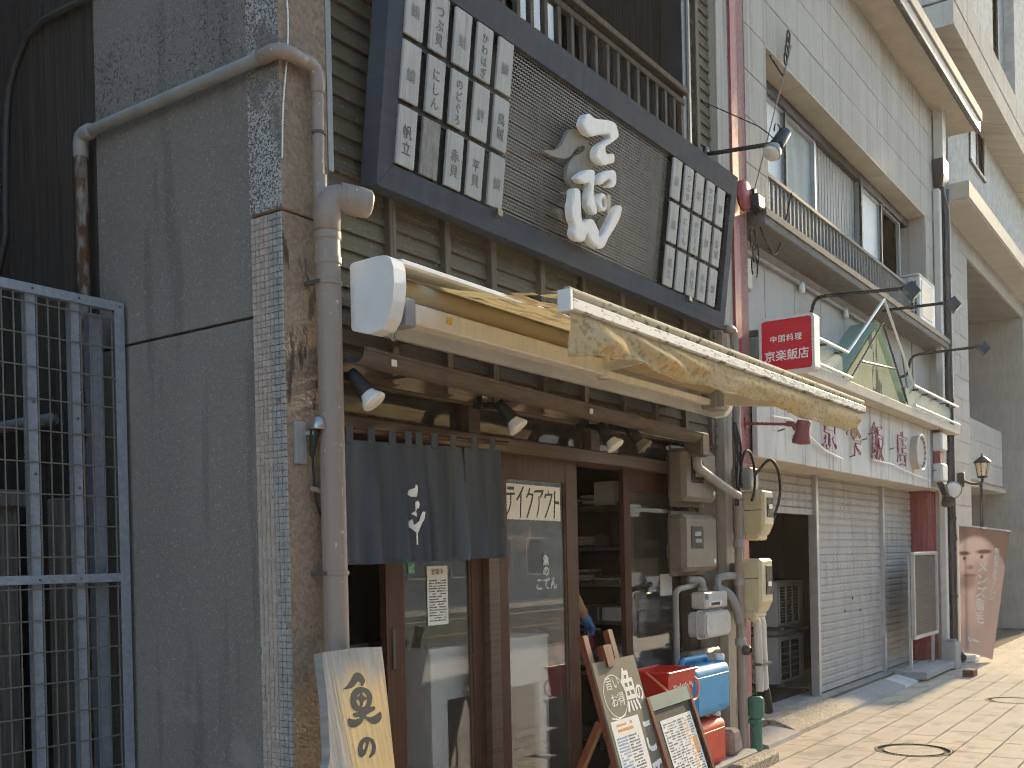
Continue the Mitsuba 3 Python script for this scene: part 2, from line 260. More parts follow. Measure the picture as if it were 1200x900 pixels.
def lathe(prof, o=(0, 0, 0), axis=(0, 0, 1), n=20):
    ax = np.array(axis, float); ax /= np.linalg.norm(ax)
    a = np.cross(ax, [0, 0, 1.] if abs(ax[2]) < .9 else [1., 0, 0]); a /= np.linalg.norm(a); b = np.cross(ax, a)
    ang = np.arange(n)*2*np.pi/n; m = len(prof)
    V = np.vstack([np.array(o)+h*ax+r*(np.cos(ang)[:, None]*a+np.sin(ang)[:, None]*b) for r, h in prof]); f = []
    for i in range(m-1):
        for k in range(n):
            q = (k+1) % n; f += [[i*n+k, i*n+q, (i+1)*n+q], [i*n+k, (i+1)*n+q, (i+1)*n+k]]
    return TM(V, f)
def fr(o, u=(1, 0, 0), v=(0, 0, 1)):
    u, v = np.array(u, float), np.array(v, float); m = np.eye(4); m[:3, 0], m[:3, 1], m[:3, 2], m[:3, 3] = u, v, np.cross(u, v), o; return m
def prism(poly, depth, M):
    poly = Polygon(poly) if isinstance(poly, (list, tuple, np.ndarray)) else poly
    poly = poly.buffer(0)
    ms = [trimesh.creation.extrude_polygon(g, depth, engine='earcut') for g in getattr(poly, 'geoms', [poly]) if g.area > 1e-9]
    m = cat(ms); m.apply_transform(M); return m
def ball(c, r, s=2): m = trimesh.creation.icosphere(subdivisions=s, radius=1.0); m.vertices = m.vertices*np.array(r)+np.array(c); return m
def rounded(pts_radius, ln=.03, it=10):
    m = m3.Manifold.hull_points(np.vstack([ball(c, (r,)*3, 2).vertices for c, r in pts_radius])).refine_to_length(ln).to_mesh()
    t = trimesh.Trimesh(m.vert_properties[:, :3], m.tri_verts, process=True); trimesh.smoothing.filter_taubin(t, iterations=it); return t
def grid(P, th=0.0):
    h, w = P.shape[:2]; i = np.arange(h*w).reshape(h, w); a, b, c, d = i[:-1, :-1].ravel(), i[:-1, 1:].ravel(), i[1:, 1:].ravel(), i[1:, :-1].ravel()
    return TM(P.reshape(-1, 3), np.vstack([np.stack([a, b, c], 1), np.stack([a, c, d], 1)]))
# ---------------------------------------------------------------- scene entries
def numbered(key):
    if key not in scene and key not in labels and not any(k.startswith(key+'__') for k in scene): return key
    i = 1
    while f'{key}_{i:03d}' in scene or f'{key}_{i:03d}' in labels: i += 1
    return f'{key}_{i:03d}'
CNT = {}
def put(key, mesh, m, smooth=False, **lab):
    if key in scene or key in labels:
        base = key; i = CNT.get(base, 0)+1
        while f'{base}_{i:03d}' in scene: i += 1
        CNT[base] = i; key = f'{base}_{i:03d}'
    scene[key] = mikit.ply(mesh, m, smooth)
    if lab: labels[key] = lab
    return key
def P(parent, name, mesh, m, smooth=False, **lab): return put(parent+'__'+name, mesh, m, smooth, **lab)
def thing(name, label, cat_, group=None):
    key = numbered(name); labels[key] = {'label': label, 'category': cat_}
    if group: labels[key]['group'] = group
    return key
def single(name, mesh, m, label, cat_, smooth=False, group=None):
    lab = {'label': label, 'category': cat_}
    if group: lab['group'] = group
    return put(name, mesh, m, smooth, **lab)
def struct(name, mesh, m, smooth=False): return put(name, mesh, m, smooth, kind='structure')
# lettering
GLYPH_POINTS = [[[8,59,33,59,33,72,39,72,39,59,65,59,65,25,60,25,59,29,39,29,39,6,33,6,33,29,13,29,13,25,8,25],[39,35,59,35,59,53,39,53],[13,35,33,35,33,53,13,53]],
[[7,68,66,68,66,6,60,6,60,9,13,9,13,6,7,6],[13,15,60,14,60,15,60,63,13,63],[17,21,17,25,33,26,33,38,20,38,20,42,33,42,33,52,18,52,18,57,55,57,55,52,39,52,39,42,53,42,53,38,39,38,39,26,50,26,43,34,45,36,47,36,53,29,53,28,50,26,56,25,56,21]],
[[33,21,33,26,55,31,55,72,60,72,60,32,69,33,69,31,69,28,60,26,60,6,55,6,55,25,36,21],[38,63,39,65,41,66,47,62,52,58,52,57,48,54,44,58],[34,44,37,48,44,44,48,41,48,40,46,37,45,37,42,40],[3,20,9,30,14,42,5,43,5,48,16,48,16,71,21,72,21,48,33,48,33,43,21,43,21,41,31,29,31,27,28,23,23,32,21,34,21,6,16,6,15,32,14,32,12,25,6,15],[23,51,28,67,33,66,27,51,25,50],[8,57,5,66,9,67,13,51,9,50]],
[[24,13,45,13,45,23,29,23,29,28,45,29,45,36,45,36,30,37,30,68,66,68,66,37,51,36,51,29,67,28,67,23,51,23,51,13,70,13,70,8,24,8],[50,41,61,41,61,50,50,50],[50,55,61,55,61,63,50,63],[35,41,46,41,46,50,35,50],[35,55,46,55,46,63,35,63],[4,17,4,19,13,22,13,41,5,41,5,46,13,46,13,61,4,62,4,67,26,67,26,62,18,61,18,46,25,46,25,41,18,41,18,24,26,26,27,21,6,13,5,13]],
[[5,63,34,63,34,64,31,71,36,72,41,63,68,63,68,57,5,57],[50,23,51,25,54,26,64,16,67,11,64,8,62,8,58,15],[14,52,60,52,60,31,40,31,40,10,37,7,34,6,23,6,22,11,33,11,34,11,34,30,14,31],[20,36,53,36,54,46,20,47],[5,11,13,19,17,26,23,25,17,16,9,8]],
[[4,11,17,17,28,26,5,26,5,31,34,31,34,37,23,37,23,64,32,65,34,72,40,71,38,64,50,64,50,48,54,50,62,46,69,40,69,39,66,36,61,40,50,47,50,37,39,37,40,31,68,31,68,26,44,26,54,19,63,14,69,12,66,8,61,9,51,14,40,24,39,6,34,6,33,25,27,18,13,9,7,7],[29,42,44,41,44,49,29,49],[29,60,29,53,44,53,44,60],[51,56,62,68,67,66,66,64,55,54,54,54],[22,46,7,36,6,36,4,40,4,40,20,50,21,50],[6,64,9,67,11,67,19,60,21,57,21,56,17,53,13,59]],
[[5,11,9,16,9,51,18,51,16,57,18,58,20,58,22,51,30,51,30,27,13,27,13,16,15,16,23,19,23,20,21,24,25,25,32,12,35,20,36,31,37,65,55,67,64,70,65,69,67,66,66,65,57,63,42,61,41,52,64,52,67,51,64,37,61,29,57,21,63,14,69,10,66,6,60,10,54,17,47,9,43,6,42,6,39,9,39,10,44,14,48,18,51,21,46,32,42,44,40,20,37,11,34,6,30,8,31,12,27,10,25,15,14,11,8,7],[46,46,49,35,54,26,58,35,61,46,47,47],[13,32,26,31,26,37,13,37],[13,42,26,41,26,46,13,47],[5,51,3,56,8,60,14,66,18,72,22,71,22,68,33,58,33,56,30,54,19,64,17,61]],
[[3,9,7,18,9,30,10,63,37,63,37,64,34,70,37,71,40,71,44,63,68,63,68,58,15,58,15,34,13,21,11,11,8,6],[22,32,37,32,37,55,43,55,43,47,66,47,66,42,43,41,43,32,62,32,62,7,57,7,56,9,27,9,27,7,22,7],[27,15,57,14,57,27,27,27]],
[[54,21,59,23,66,14,69,8,64,6,61,12],[4,50,17,62,25,72,30,71,29,67,46,67,48,65,48,64,43,55,61,55,61,25,13,25,13,49,8,46],[39,30,55,29,56,30,56,38,39,38],[40,51,39,42,56,43,56,51],[25,63,20,55,36,55,41,62],[18,30,19,29,34,29,34,38,18,38],[34,50,18,51,18,43,34,42],[40,19,40,21,45,21,48,13,50,8,44,7],[27,7,26,21,31,21,33,7],[4,8,4,9,9,14,14,22,19,21,15,13,9,6]],
[[7,30,8,40,9,45,13,51,21,58,32,62,45,62,54,59,61,52,65,43,65,32,64,25,60,20,53,14,43,10,39,9,36,15,46,17,52,21,58,27,60,33,60,40,58,45,55,51,50,55,45,57,41,57,39,45,34,30,29,21,25,16,22,15,18,15,13,17,9,22],[13,30,15,24,18,22,21,21,24,24,28,31,31,37,34,52,35,57,29,56,24,54,17,47,13,38]],
[[13,28,15,33,21,33,19,28,19,23,21,20,24,17,32,16,44,16,60,18,60,13,53,11,44,10,31,10,24,11,17,14,15,17,13,21],[18,56,18,62,25,61,46,61,56,62,56,56,53,56,27,55]],
[[8,53,7,59,64,64,64,58,50,57,41,51,35,43,33,36,34,30,37,24,40,21,46,17,58,15,56,9,46,11,39,14,32,20,29,25,28,32,29,40,32,48,39,57,15,54,9,53]],
[[6,11,14,29,33,67,39,65,40,64,31,50,25,39,33,42,37,42,41,39,43,35,43,20,44,17,48,15,53,16,56,18,60,22,64,32,68,29,68,26,64,19,60,13,53,9,46,9,41,11,39,14,38,17,38,31,37,34,34,36,30,36,25,34,20,27,16,20,13,9]],
[[25,9,30,15,34,26,35,34,35,69,60,69,60,14,61,13,65,13,66,15,66,23,69,22,69,12,68,9,66,8,59,8,56,9,56,13,56,32,50,30,41,48,40,28,37,17,34,11,29,5],[40,49,44,50,46,49,54,33,55,33,55,64,40,64],[6,58,16,58,16,72,20,72,20,58,30,58,30,24,28,21,23,21,22,25,22,26,26,26,26,53,20,53,20,6,16,6,15,53,10,53,10,21,6,21]],
[[5,14,39,14,46,32,50,49,52,49,56,48,56,47,45,15,68,14,68,9,5,9],[8,58,35,58,32,71,36,72,40,63,40,60,36,60,35,58,65,58,65,53,8,53],[22,32,18,48,23,49,30,22,30,19,29,18,25,17]],
[[60,26,53,36,57,37,59,36,68,23,69,20,68,18,64,17,64,17],[6,42,6,48,34,48,34,58,13,58,13,63,34,63,34,72,40,71,40,63,60,63,60,58,40,58,40,48,68,48,67,42,49,42,48,10,47,7,42,6,35,6,33,11,42,11,43,13,43,42,32,42,32,31,29,21,25,13,20,9,16,6,12,10,20,17,24,23,26,33,26,42],[4,20,11,29,14,36,16,37,20,36,20,35,16,27,10,19,8,17]],
[[5,31,5,36,33,37,33,61,9,61,9,67,64,67,64,61,39,61,39,37,68,36,68,31,39,31,39,6,33,6,33,31],[47,41,54,58,56,58,60,57,52,41,50,40],[13,56,14,57,17,58,19,57,25,42,21,40,20,40,18,47]],
[[43,18,45,21,47,21,66,11,68,9,64,6,62,6,56,10],[14,68,60,68,60,24,14,24],[19,42,54,42,55,50,20,50],[19,56,54,55,55,63,20,63],[20,37,20,29,55,29,54,37],[5,9,6,10,17,15,25,21,31,19,30,17,25,14,11,6,9,6]],
[[13,26,13,66,31,66,33,72,39,71,37,66,58,66,58,44,19,44,19,39,68,39,68,35,19,35,19,30,66,30,65,13,64,10,62,7,55,5,49,6,48,9,48,10,57,10,59,11,60,18,61,26],[19,57,20,56,53,56,53,61,19,62],[19,53,19,48,53,48,53,53],[44,21,44,23,48,24,51,20,53,14,49,13],[33,21,34,22,37,22,40,15,40,11,38,10,36,10,35,16],[21,20,22,21,26,22,28,13,27,9,23,8,23,14],[4,9,8,15,11,23,13,23,16,22,16,21,15,17,11,9,9,6]],
[[30,53,30,58,49,58,49,72,54,72,54,58,69,58,69,53,54,53,56,33,58,36,62,47,67,46,63,33,58,24,60,15,63,11,65,14,66,22,70,20,69,11,66,6,62,6,60,7,57,9,53,18,46,11,40,6,36,9,43,15,52,25,50,42,49,53],[57,68,60,71,61,71,64,69,69,64,69,63,66,60,65,60],[30,34,30,39,37,39,37,49,42,49,42,39,48,39,48,34,41,34,40,23,38,19,34,14,30,17,30,18,33,21,35,26,36,34],[20,21,24,22,30,11,25,9],[7,69,28,69,28,24,7,24],[12,29,23,29,23,37,12,38],[12,56,23,55,23,64,12,64],[12,51,12,42,23,42,23,51],[4,9,8,15,10,22,13,22,16,21,14,16,9,7,7,6]],
[[27,22,28,23,30,24,33,19,34,21,36,33,36,68,67,68,67,8,65,7,62,6,55,6,53,9,53,10,61,10,63,12,62,64,40,64,40,26,37,15,33,6,29,8,32,14,30,14],[42,41,42,45,49,46,49,52,43,52,43,56,49,56,49,63,53,63,53,56,60,56,60,52,53,52,53,46,60,45,60,41],[44,36,59,36,59,18,48,18,47,17,47,13,44,13],[55,32,47,32,47,21,55,22],[4,49,9,59,13,72,18,71,17,65,25,66,27,64,28,63,24,54,31,54,31,26,8,26,8,46],[21,42,27,42,27,49,22,49],[26,30,27,31,27,38,22,38,21,30],[15,61,12,54,19,54,21,61],[12,30,17,30,17,38,12,38],[12,42,17,42,17,49,12,49],[21,21,21,22,24,23,26,16,27,11,23,10,23,15],[14,21,15,22,18,22,19,10,18,9,15,9,15,18],[4,8,7,14,8,22,12,22,11,14,9,9,7,6]],
[[30,21,31,31,34,31,36,31,35,23,38,19,42,18,55,18,64,20,65,13,54,12,40,13,34,15,31,17],[33,60,39,59,56,59,63,60,63,54,36,54,33,54],[10,39,13,66,20,65,15,40,15,25,16,25,20,33,23,32,23,31,17,15,17,9,13,9,12,11,10,24]],
[[18,40,19,59,18,67,25,67,24,22,26,18,28,15,33,14,43,15,53,20,60,29,64,25,64,23,59,17,48,10,40,8,31,8,26,9,21,13,18,18]],
[[66,59,60,68,64,70,70,60],[52,65,54,66,56,67,62,57,58,56],[13,21,14,28,16,33,25,42,17,60,16,63,16,64,21,66,21,66,25,56,31,45,52,57,55,52,36,42,27,36,21,30,19,23,21,19,22,18,29,15,42,14,59,17,59,10,43,9,26,9,18,13,15,16]],
[[51,53,52,54,55,55,61,45,57,44],[43,50,47,52,52,42,48,40],[15,37,15,41,17,44,39,62,45,69,50,64,24,43,22,40,22,38,47,17,52,12,46,7,39,16,21,31]],
[[9,29,11,31,27,44,43,59,36,59,17,58,17,64,47,64,51,65,53,62,54,60,51,59,33,44,41,44,47,44,53,42,58,38,61,31,61,25,59,18,55,14,50,11,39,9,25,9,24,11,23,14,36,14,42,15,49,17,54,22,56,26,55,31,51,36,47,39,37,40,30,38,22,33,13,25]],
[[52,57,56,60,57,60,66,44,69,34,65,32,64,32,60,42,56,51],[7,45,7,52,23,53,25,59,25,68,32,68,32,66,30,53,40,53,44,52,47,49,49,44,49,35,48,24,44,13,40,10,37,9,31,9,26,11,25,16,34,15,38,16,40,19,42,26,44,39,43,44,41,48,33,48,28,47,22,28,14,10,13,9,8,11,16,28,22,47,20,47]],
[[5,22,20,43,21,47,21,51,7,49,7,55,21,56,22,68,28,68,27,58,29,56,29,54,26,50,26,46,37,52,45,54,51,54,60,51,64,47,66,42,67,37,67,31,63,23,58,18,55,16,45,12,41,12,39,17,49,19,55,23,59,27,61,35,61,39,59,44,55,48,51,49,44,49,39,48,32,44,25,39,25,17,26,9,20,9,20,33,18,32,9,17]],
[[28,22,29,25,32,28,35,29,39,30,49,30,48,48,29,48,29,54,48,53,48,67,54,67,53,54,66,55,66,50,53,48,54,28,64,23,68,20,68,18,66,14,65,14,61,18,55,22,54,17,52,12,45,9,39,9,32,12,29,15,28,17],[33,22,33,18,36,15,44,15,47,16,48,18,49,25,45,26,38,25],[9,29,10,45,13,67,19,66,17,57,15,42,15,25,16,25,19,33,22,31,22,29,17,16,17,9,12,9]],
[[59,69,60,71,63,72,68,62,64,60],[52,66,52,68,55,68,60,59,57,57],[10,40,9,46,18,45,39,46,35,55,23,54,11,55,11,60,11,60,24,59,34,60,32,68,37,68,38,68,40,60,46,61,52,63,53,62,53,57,41,55,44,46,58,49,59,45,59,44,47,41,50,34,54,29,51,25,36,27,36,31,46,31,41,40,13,40],[12,18,12,25,14,31,18,31,20,30,20,29,17,26,17,20,20,16,29,13,40,13,50,15,50,9,41,8,28,8,22,9,16,12,13,14]],
[[4,49,10,59,14,72,19,71,18,65,27,65,29,64,28,59,25,54,33,53,33,39,38,45,43,56,34,56,34,61,44,61,46,72,52,71,50,61,69,61,69,56,48,56,46,50,46,48,66,48,66,9,65,7,61,6,55,6,54,10,54,11,61,11,61,20,46,21,46,6,41,6,41,38,36,33,33,35,33,26,8,26,8,46],[46,25,61,25,61,32,46,32],[46,37,61,37,61,43,46,44],[23,37,22,30,28,30,28,38],[29,48,22,49,22,42,28,42],[13,54,19,53,23,61,16,61],[13,31,18,30,18,38,13,38],[13,42,18,42,18,49,13,49],[28,23,32,24,36,15,36,12,33,11],[25,9,21,22,25,23,27,17,28,10],[16,9,15,22,19,22,20,17,19,9],[4,8,7,14,9,22,13,22,12,17,9,9,7,6]],
[[34,46,34,50,49,50,49,55,36,55,36,59,49,59,49,63,35,63,35,67,49,67,49,72,54,72,54,67,68,67,68,63,54,63,54,59,67,59,67,55,54,55,54,50,69,50,69,46],[38,6,38,41,66,41,65,8,64,7,61,6,54,6,53,10,60,10,61,11,61,19,43,19,43,6],[43,24,61,23,61,28,43,29],[43,33,44,32,60,32,61,33,61,37,43,37],[28,23,32,24,35,16,36,12,33,11,32,11],[4,50,12,64,14,72,19,71,18,65,27,65,28,64,29,63,25,54,33,53,33,26,8,26,8,47],[22,37,22,30,28,30,28,38],[28,48,22,49,22,42,28,42],[12,54,19,53,22,61,15,61],[12,31,18,30,18,38,12,37],[12,42,18,42,18,49,12,49],[21,21,22,22,25,22,27,15,28,10,24,10],[16,9,15,22,18,22,19,9],[3,8,7,14,8,22,12,22,12,19,11,14,8,7,6,6]],
[[34,8,34,13,49,13,49,25,37,25,37,30,49,30,49,40,54,40,54,30,67,30,67,25,54,25,54,13,69,13,69,8],[36,41,36,46,49,47,49,57,38,57,38,62,49,62,49,72,54,72,54,62,67,62,67,57,54,57,54,47,68,46,68,41],[33,13,29,23,30,24,33,24,36,17,36,14],[3,51,10,61,14,72,19,71,18,65,28,65,30,64,30,63,26,54,34,54,34,26,8,26,8,48,7,48],[23,37,23,30,29,30,29,38],[23,49,23,42,29,42,29,49],[15,61,12,54,20,54,24,61],[13,31,19,30,19,38,13,38],[19,49,13,49,13,42,19,42],[24,15,22,22,24,23,26,22,29,11,25,11],[15,21,16,22,19,22,20,9,16,9,16,17],[4,8,8,16,9,22,13,22,12,14,9,9,7,6]],
[[34,31,34,36,48,36,48,62,35,63,35,68,68,68,68,63,54,62,54,36,69,36,69,31,54,31,54,6,48,6,48,31],[57,42,60,51,62,59,67,58,61,40,57,40],[35,57,36,58,40,59,44,46,44,40,39,40,38,47],[31,13,28,23,31,24,35,14],[3,49,10,62,13,72,18,71,17,65,26,65,28,64,24,54,31,53,31,26,8,26,8,46,6,47],[21,31,27,30,26,38,21,38],[21,49,21,42,27,42,27,49],[12,54,18,53,22,61,15,61],[12,31,17,30,17,38,12,38],[12,42,17,42,17,49,12,49],[24,9,21,22,25,22,27,10],[15,8,15,21,18,22,19,9],[4,9,7,16,8,22,12,21,8,7,6,6,4,7]],
[[45,63,45,68,69,68,69,63,59,62,59,54,67,54,67,21,66,19,61,18,60,22,64,23,64,49,59,50,59,6,55,6,54,50,50,49,50,18,46,18,46,54,55,54,55,62],[23,22,23,23,26,24,28,15,29,14,29,62,33,62,35,71,40,70,37,62,43,62,43,42,33,42,33,36,44,35,44,14,34,14,33,13,33,8,29,8,29,13,25,13],[33,31,33,18,40,18,40,31],[33,47,34,46,40,46,40,57,39,58,34,58,33,57],[3,49,9,61,12,72,16,71,15,65,22,65,25,64,21,54,26,53,26,26,7,26,7,47],[18,30,22,30,22,38,18,38],[18,42,22,42,22,49,18,49],[14,61,11,53,16,53,19,61],[11,42,15,42,15,49,11,49],[11,38,11,30,14,30,15,31,15,38],[20,10,18,22,21,22,21,21,23,13,23,11,22,10],[13,9,13,22,15,22,16,9],[4,8,6,15,7,22,10,22,10,17,7,7,6,6]],
[[9,43,6,49,35,57,41,58,52,57,59,53,64,48,65,43,65,33,61,26,57,21,52,18,41,14,27,13,24,18,35,19,46,22,53,26,56,29,59,36,59,42,57,46,53,50,47,52,41,52,30,50,10,43]],
[[65,51,60,60,64,62,69,52],[51,36,55,38,56,37,66,21,68,17,67,16,62,13,56,28],[52,57,56,59,61,49,57,48],[25,62,28,66,30,66,45,57,47,53,39,47,35,50,39,53,39,54,35,57],[22,10,22,16,29,14,35,14,38,16,40,19,40,22,37,29,32,35,25,41,30,45,38,36,43,29,46,23,46,16,43,12,37,9],[3,17,3,18,12,24,20,31,21,31,23,29,24,27,20,23,8,14,5,13]],
[[9,13,10,15,17,18,25,24,37,36,32,40,17,51,21,55,26,52,41,41,48,53,52,66,58,64,58,63,54,53,46,37,63,21,60,18,58,17,42,33,33,23,19,12,13,10]],
[[11,16,12,17,27,20,41,27,51,36,58,44,63,52,64,52,66,48,65,44,58,34,47,24,32,15,18,11,15,10],[13,59,17,64,27,56,35,49,30,45,19,55]],
[[59,70,60,71,63,72,68,64,68,62,65,61],[7,13,23,22,34,32,43,44,48,54,13,54,13,61,53,61,56,59,56,61,51,68,51,68,55,70,60,60,56,57,49,44,43,34,57,21,63,13,63,12,58,9,49,20,39,29,30,21,17,11,11,9]],
[[4,10,8,19,11,31,12,68,63,68,63,50,17,50,16,31,12,14,8,6,4,9],[40,55,58,54,58,63,40,63],[17,55,34,54,35,63,17,63],[22,44,63,44,63,6,58,6,57,9,28,9,28,6,22,6],[28,14,57,13,58,20,28,20],[28,25,57,24,58,29,28,30],[28,34,57,34,58,40,28,40]],
[[6,24,5,29,28,32,29,33,29,43,10,40,8,40,8,42,8,45,29,48,29,59,8,56,6,60,38,66,54,71,56,70,60,67,52,64,35,60,35,49,62,52,63,48,35,44,35,43,35,33,38,33,67,37,68,32,35,28,35,16,35,14,38,13,60,13,62,14,63,15,64,22,65,22,69,21,68,11,65,9,62,7,34,8,32,9,30,12,29,27,8,24]],
[[34,9,38,18,40,30,40,64,63,70,67,66,45,61,46,48,69,48,69,43,61,42,61,6,56,6,56,43,45,43,44,25,42,14,38,7,37,7],[4,43,4,48,13,48,10,58,12,59,5,60,5,64,19,64,16,71,21,72,25,64,36,64,36,60,31,59,33,58,33,57,29,48,38,48,38,43,24,43,24,36,37,36,37,31,24,31,24,10,23,9,19,7,14,7,13,11,18,12,19,12,19,31,5,31,5,36,19,36,19,43],[15,60,17,50,16,48,24,48,28,59],[32,15,27,27,29,29,31,28,36,18,35,17],[4,16,8,22,10,28,15,28,13,23,9,14,7,14]],
[[4,29,8,35,9,43,10,64,42,64,42,72,47,72,47,64,57,65,56,66,51,69,52,71,55,72,62,67,61,65,68,64,68,60,48,60,50,48,52,44,56,50,59,56,64,56,60,46,54,38,58,33,62,32,64,34,65,40,69,39,68,32,66,28,60,27,57,28,50,33,43,28,42,28,38,32,19,32,19,47,39,47,39,32,44,35,48,38,44,48,42,60,15,60,14,42,12,32,9,26],[24,43,23,36,35,36,35,43],[55,23,60,25,66,16,68,11,63,9],[20,10,20,25,25,25,25,12,27,11,48,11,50,13,51,19,56,17,56,14,54,9,52,7,49,6,26,6,21,8],[40,15,31,26,35,28,41,22,44,17],[18,55,40,55,40,51,18,51],[5,10,12,23,16,21,9,8]],
[[5,9,5,11,13,12,20,14,25,20,25,21,17,21,17,51,56,51,56,21,47,21,47,12,48,11,62,11,64,15,64,19,65,19,69,17,68,12,68,9,66,7,64,6,46,6,43,8,41,11,41,21,31,21,30,17,26,12,17,8,7,6],[22,42,51,42,52,46,51,47,23,47],[23,30,23,25,52,25,51,30],[23,38,23,33,52,34,51,38],[7,60,17,60,17,62,12,68,13,69,15,70,17,70,22,64,23,61,22,60,35,60,32,67,30,69,30,70,34,72,35,71,40,63,38,60,48,60,56,71,61,69,61,68,55,60,67,60,67,46,61,46,61,56,12,56,12,46,7,46]],
[[6,47,6,53,20,53,20,67,27,67,27,52,46,53,46,67,52,67,52,53,67,52,66,47,52,47,52,33,49,23,43,15,33,9,31,9,27,13,36,17,43,24,46,34,46,47,26,47,26,29,20,29,20,47]],
[[11,11,11,60,62,60,62,11,56,11,56,15,18,15,17,11],[17,21,56,21,56,55,18,55]],
[[11,72,16,72,16,63,43,66,55,68,56,68,60,65,60,64,46,61,16,58,16,53,17,52,22,51,54,51,58,52,60,59,65,57,64,51,62,48,56,46,20,46,15,47,12,49,11,51],[13,39,60,39,61,6,55,6,55,9,19,9,18,6,13,6],[18,27,55,26,55,34,19,34],[19,22,19,13,55,14,55,22]],
[[52,52,48,58,54,60,56,56,60,48,64,39,66,27,66,24,60,22,60,30,56,42],[11,35,10,62,17,61,16,56,17,38,18,28,22,21,25,18,28,18,33,25,35,32,40,28,36,18,30,12,24,11,20,13,17,16,14,21]],
[[50,56,52,60,53,60,64,54,68,50,65,46,56,53],[9,19,9,23,10,27,15,32,24,37,24,50,10,50,9,56,24,55,24,68,30,68,30,56,44,59,44,53,30,51,29,39,40,41,51,41,58,37,61,33,63,29,62,23,60,18,55,13,47,10,38,10,37,15,45,16,49,17,53,19,56,22,57,26,56,30,53,34,49,36,41,36,30,34,29,15,29,12,26,10,21,9,16,11,11,15],[14,21,16,18,20,16,23,16,24,17,24,31,22,31,16,26,14,23]],
[[24,30,52,30,52,36,26,37,26,41,68,41,68,37,59,36,58,36,58,30,68,30,68,25,58,25,58,9,55,6,44,6,43,10,52,11,52,25,24,25],[30,69,64,69,64,46,30,46],[35,50,58,50,59,55,36,56],[35,60,58,60,59,65,36,65],[30,21,33,24,34,24,41,17,43,14,39,12],[5,31,3,36,8,41,15,48,20,56,25,54,23,51,19,45,19,6,14,6,14,38,6,31],[4,56,11,62,19,72,24,70,23,68,20,64,7,52,6,53]],
[[8,60,17,61,12,68,12,69,16,71,21,66,23,61,35,60,35,63,31,69,31,70,34,72,35,72,38,68,40,63,40,61,49,60,57,71,62,69,62,68,56,61,66,60,66,46,61,46,61,56,13,56,13,46,8,46],[13,28,61,28,61,6,56,6,56,9,19,9,18,6,13,6],[18,14,56,13,56,23,19,23],[18,50,56,50,56,33,18,33],[24,46,24,37,50,37,51,38,50,46]],
[[4,11,17,16,28,23,5,23,5,28,34,28,33,33,12,33,12,37,34,37,34,42,9,42,9,47,24,47,21,54,6,54,6,59,17,59,12,69,17,71,22,61,22,60,21,59,21,59,27,59,27,72,32,72,32,60,33,59,40,59,40,72,46,72,46,59,52,59,52,60,57,71,63,69,57,59,68,59,68,54,53,54,49,47,65,47,65,42,39,42,39,37,61,37,61,33,40,33,39,28,68,28,68,23,45,23,46,21,55,17,69,12,66,7,58,9,49,14,40,21,39,6,34,6,33,21,22,13,11,8,7,7],[27,54,30,47,43,47,47,54]],
[[5,59,5,64,19,64,20,72,25,72,25,64,40,64,40,59,25,59,25,52,39,52,39,9,42,14,46,22,48,29,50,40,50,47,40,47,40,52,51,52,51,72,56,72,56,52,68,52,68,47,57,47,56,43,58,33,62,22,69,10,65,6,63,9,58,17,54,30,50,17,43,6,39,9,36,7,29,7,28,11,34,12,33,22,24,21,24,9,20,9,20,21,12,21,12,25,20,26,20,32,13,32,13,36,18,36,14,45,17,46,21,40,21,37,19,37,19,36,23,36,27,46,31,45,27,36,32,36,32,32,25,32,24,26,33,25,34,47,11,48,10,6,6,6,6,52,19,52,20,59],[63,55,57,67,61,68,65,62,68,58,68,56]],
[[13,37,61,37,61,16,39,16,39,12,41,11,61,11,64,13,64,19,65,19,69,17,68,10,66,8,63,6,38,7,34,9,33,16,18,16,17,12,13,12],[39,21,55,20,56,25,39,25],[39,29,55,29,56,33,39,33],[18,21,33,20,33,25,18,25],[18,29,33,29,33,33,18,33],[6,60,34,60,34,64,33,64,10,64,10,68,62,68,62,64,40,64,39,64,39,60,67,60,67,46,62,46,61,56,39,56,39,40,34,40,33,56,11,56,11,46,6,46],[43,45,60,45,60,41,43,41],[43,52,58,52,58,48,43,48],[13,44,30,45,30,41,13,41],[15,52,30,52,30,48,15,48]],
[[11,44,57,44,57,26,59,17,61,13,64,11,65,13,65,21,69,18,68,11,67,8,64,6,61,6,58,7,56,10,52,21,51,39,11,39],[4,46,13,58,17,66,19,72,25,71,23,64,67,64,67,60,20,60,14,49,9,44,8,44],[19,54,60,54,60,49,19,49],[6,9,6,10,19,17,25,22,23,25,13,31,15,34,17,35,30,27,35,33,38,37,43,36,38,28,34,24,47,13,43,9,42,9,40,12,31,19,30,19,19,10,10,5]]]
GL = {}
for c, rings in zip('中国料理京楽飯店魚のこてん帆立赤平貝鳥賊鯛にしどぐろかわはぎ鮪鯖鮭鮃鰤つぶメンズ眉毛新感覚サロ旨いお得営業献電気', GLYPH_POINTS):
    g = None
    for r in rings:
        v = (np.array(r).reshape(-1, 2)-1)/71.0-[0, 24/160]
        q = Polygon(v).buffer(0); g = q if g is None else g.symmetric_difference(q)
    GL[c] = g
def word(s, size, vertical=False, gap=0.0, sx=1.0, fat=0.0):
    out = []
    for i, c in enumerate(s):
        g = GL.get(c)
        if g is None: continue
        if fat: g = g.buffer(fat)
        out.append(affinity.translate(affinity.scale(g, size*sx, size, origin=(0, 0)), 0 if vertical else i*size*(sx+gap), -(i+1)*size*(1+gap) if vertical else 0))
    return unary_union(out)
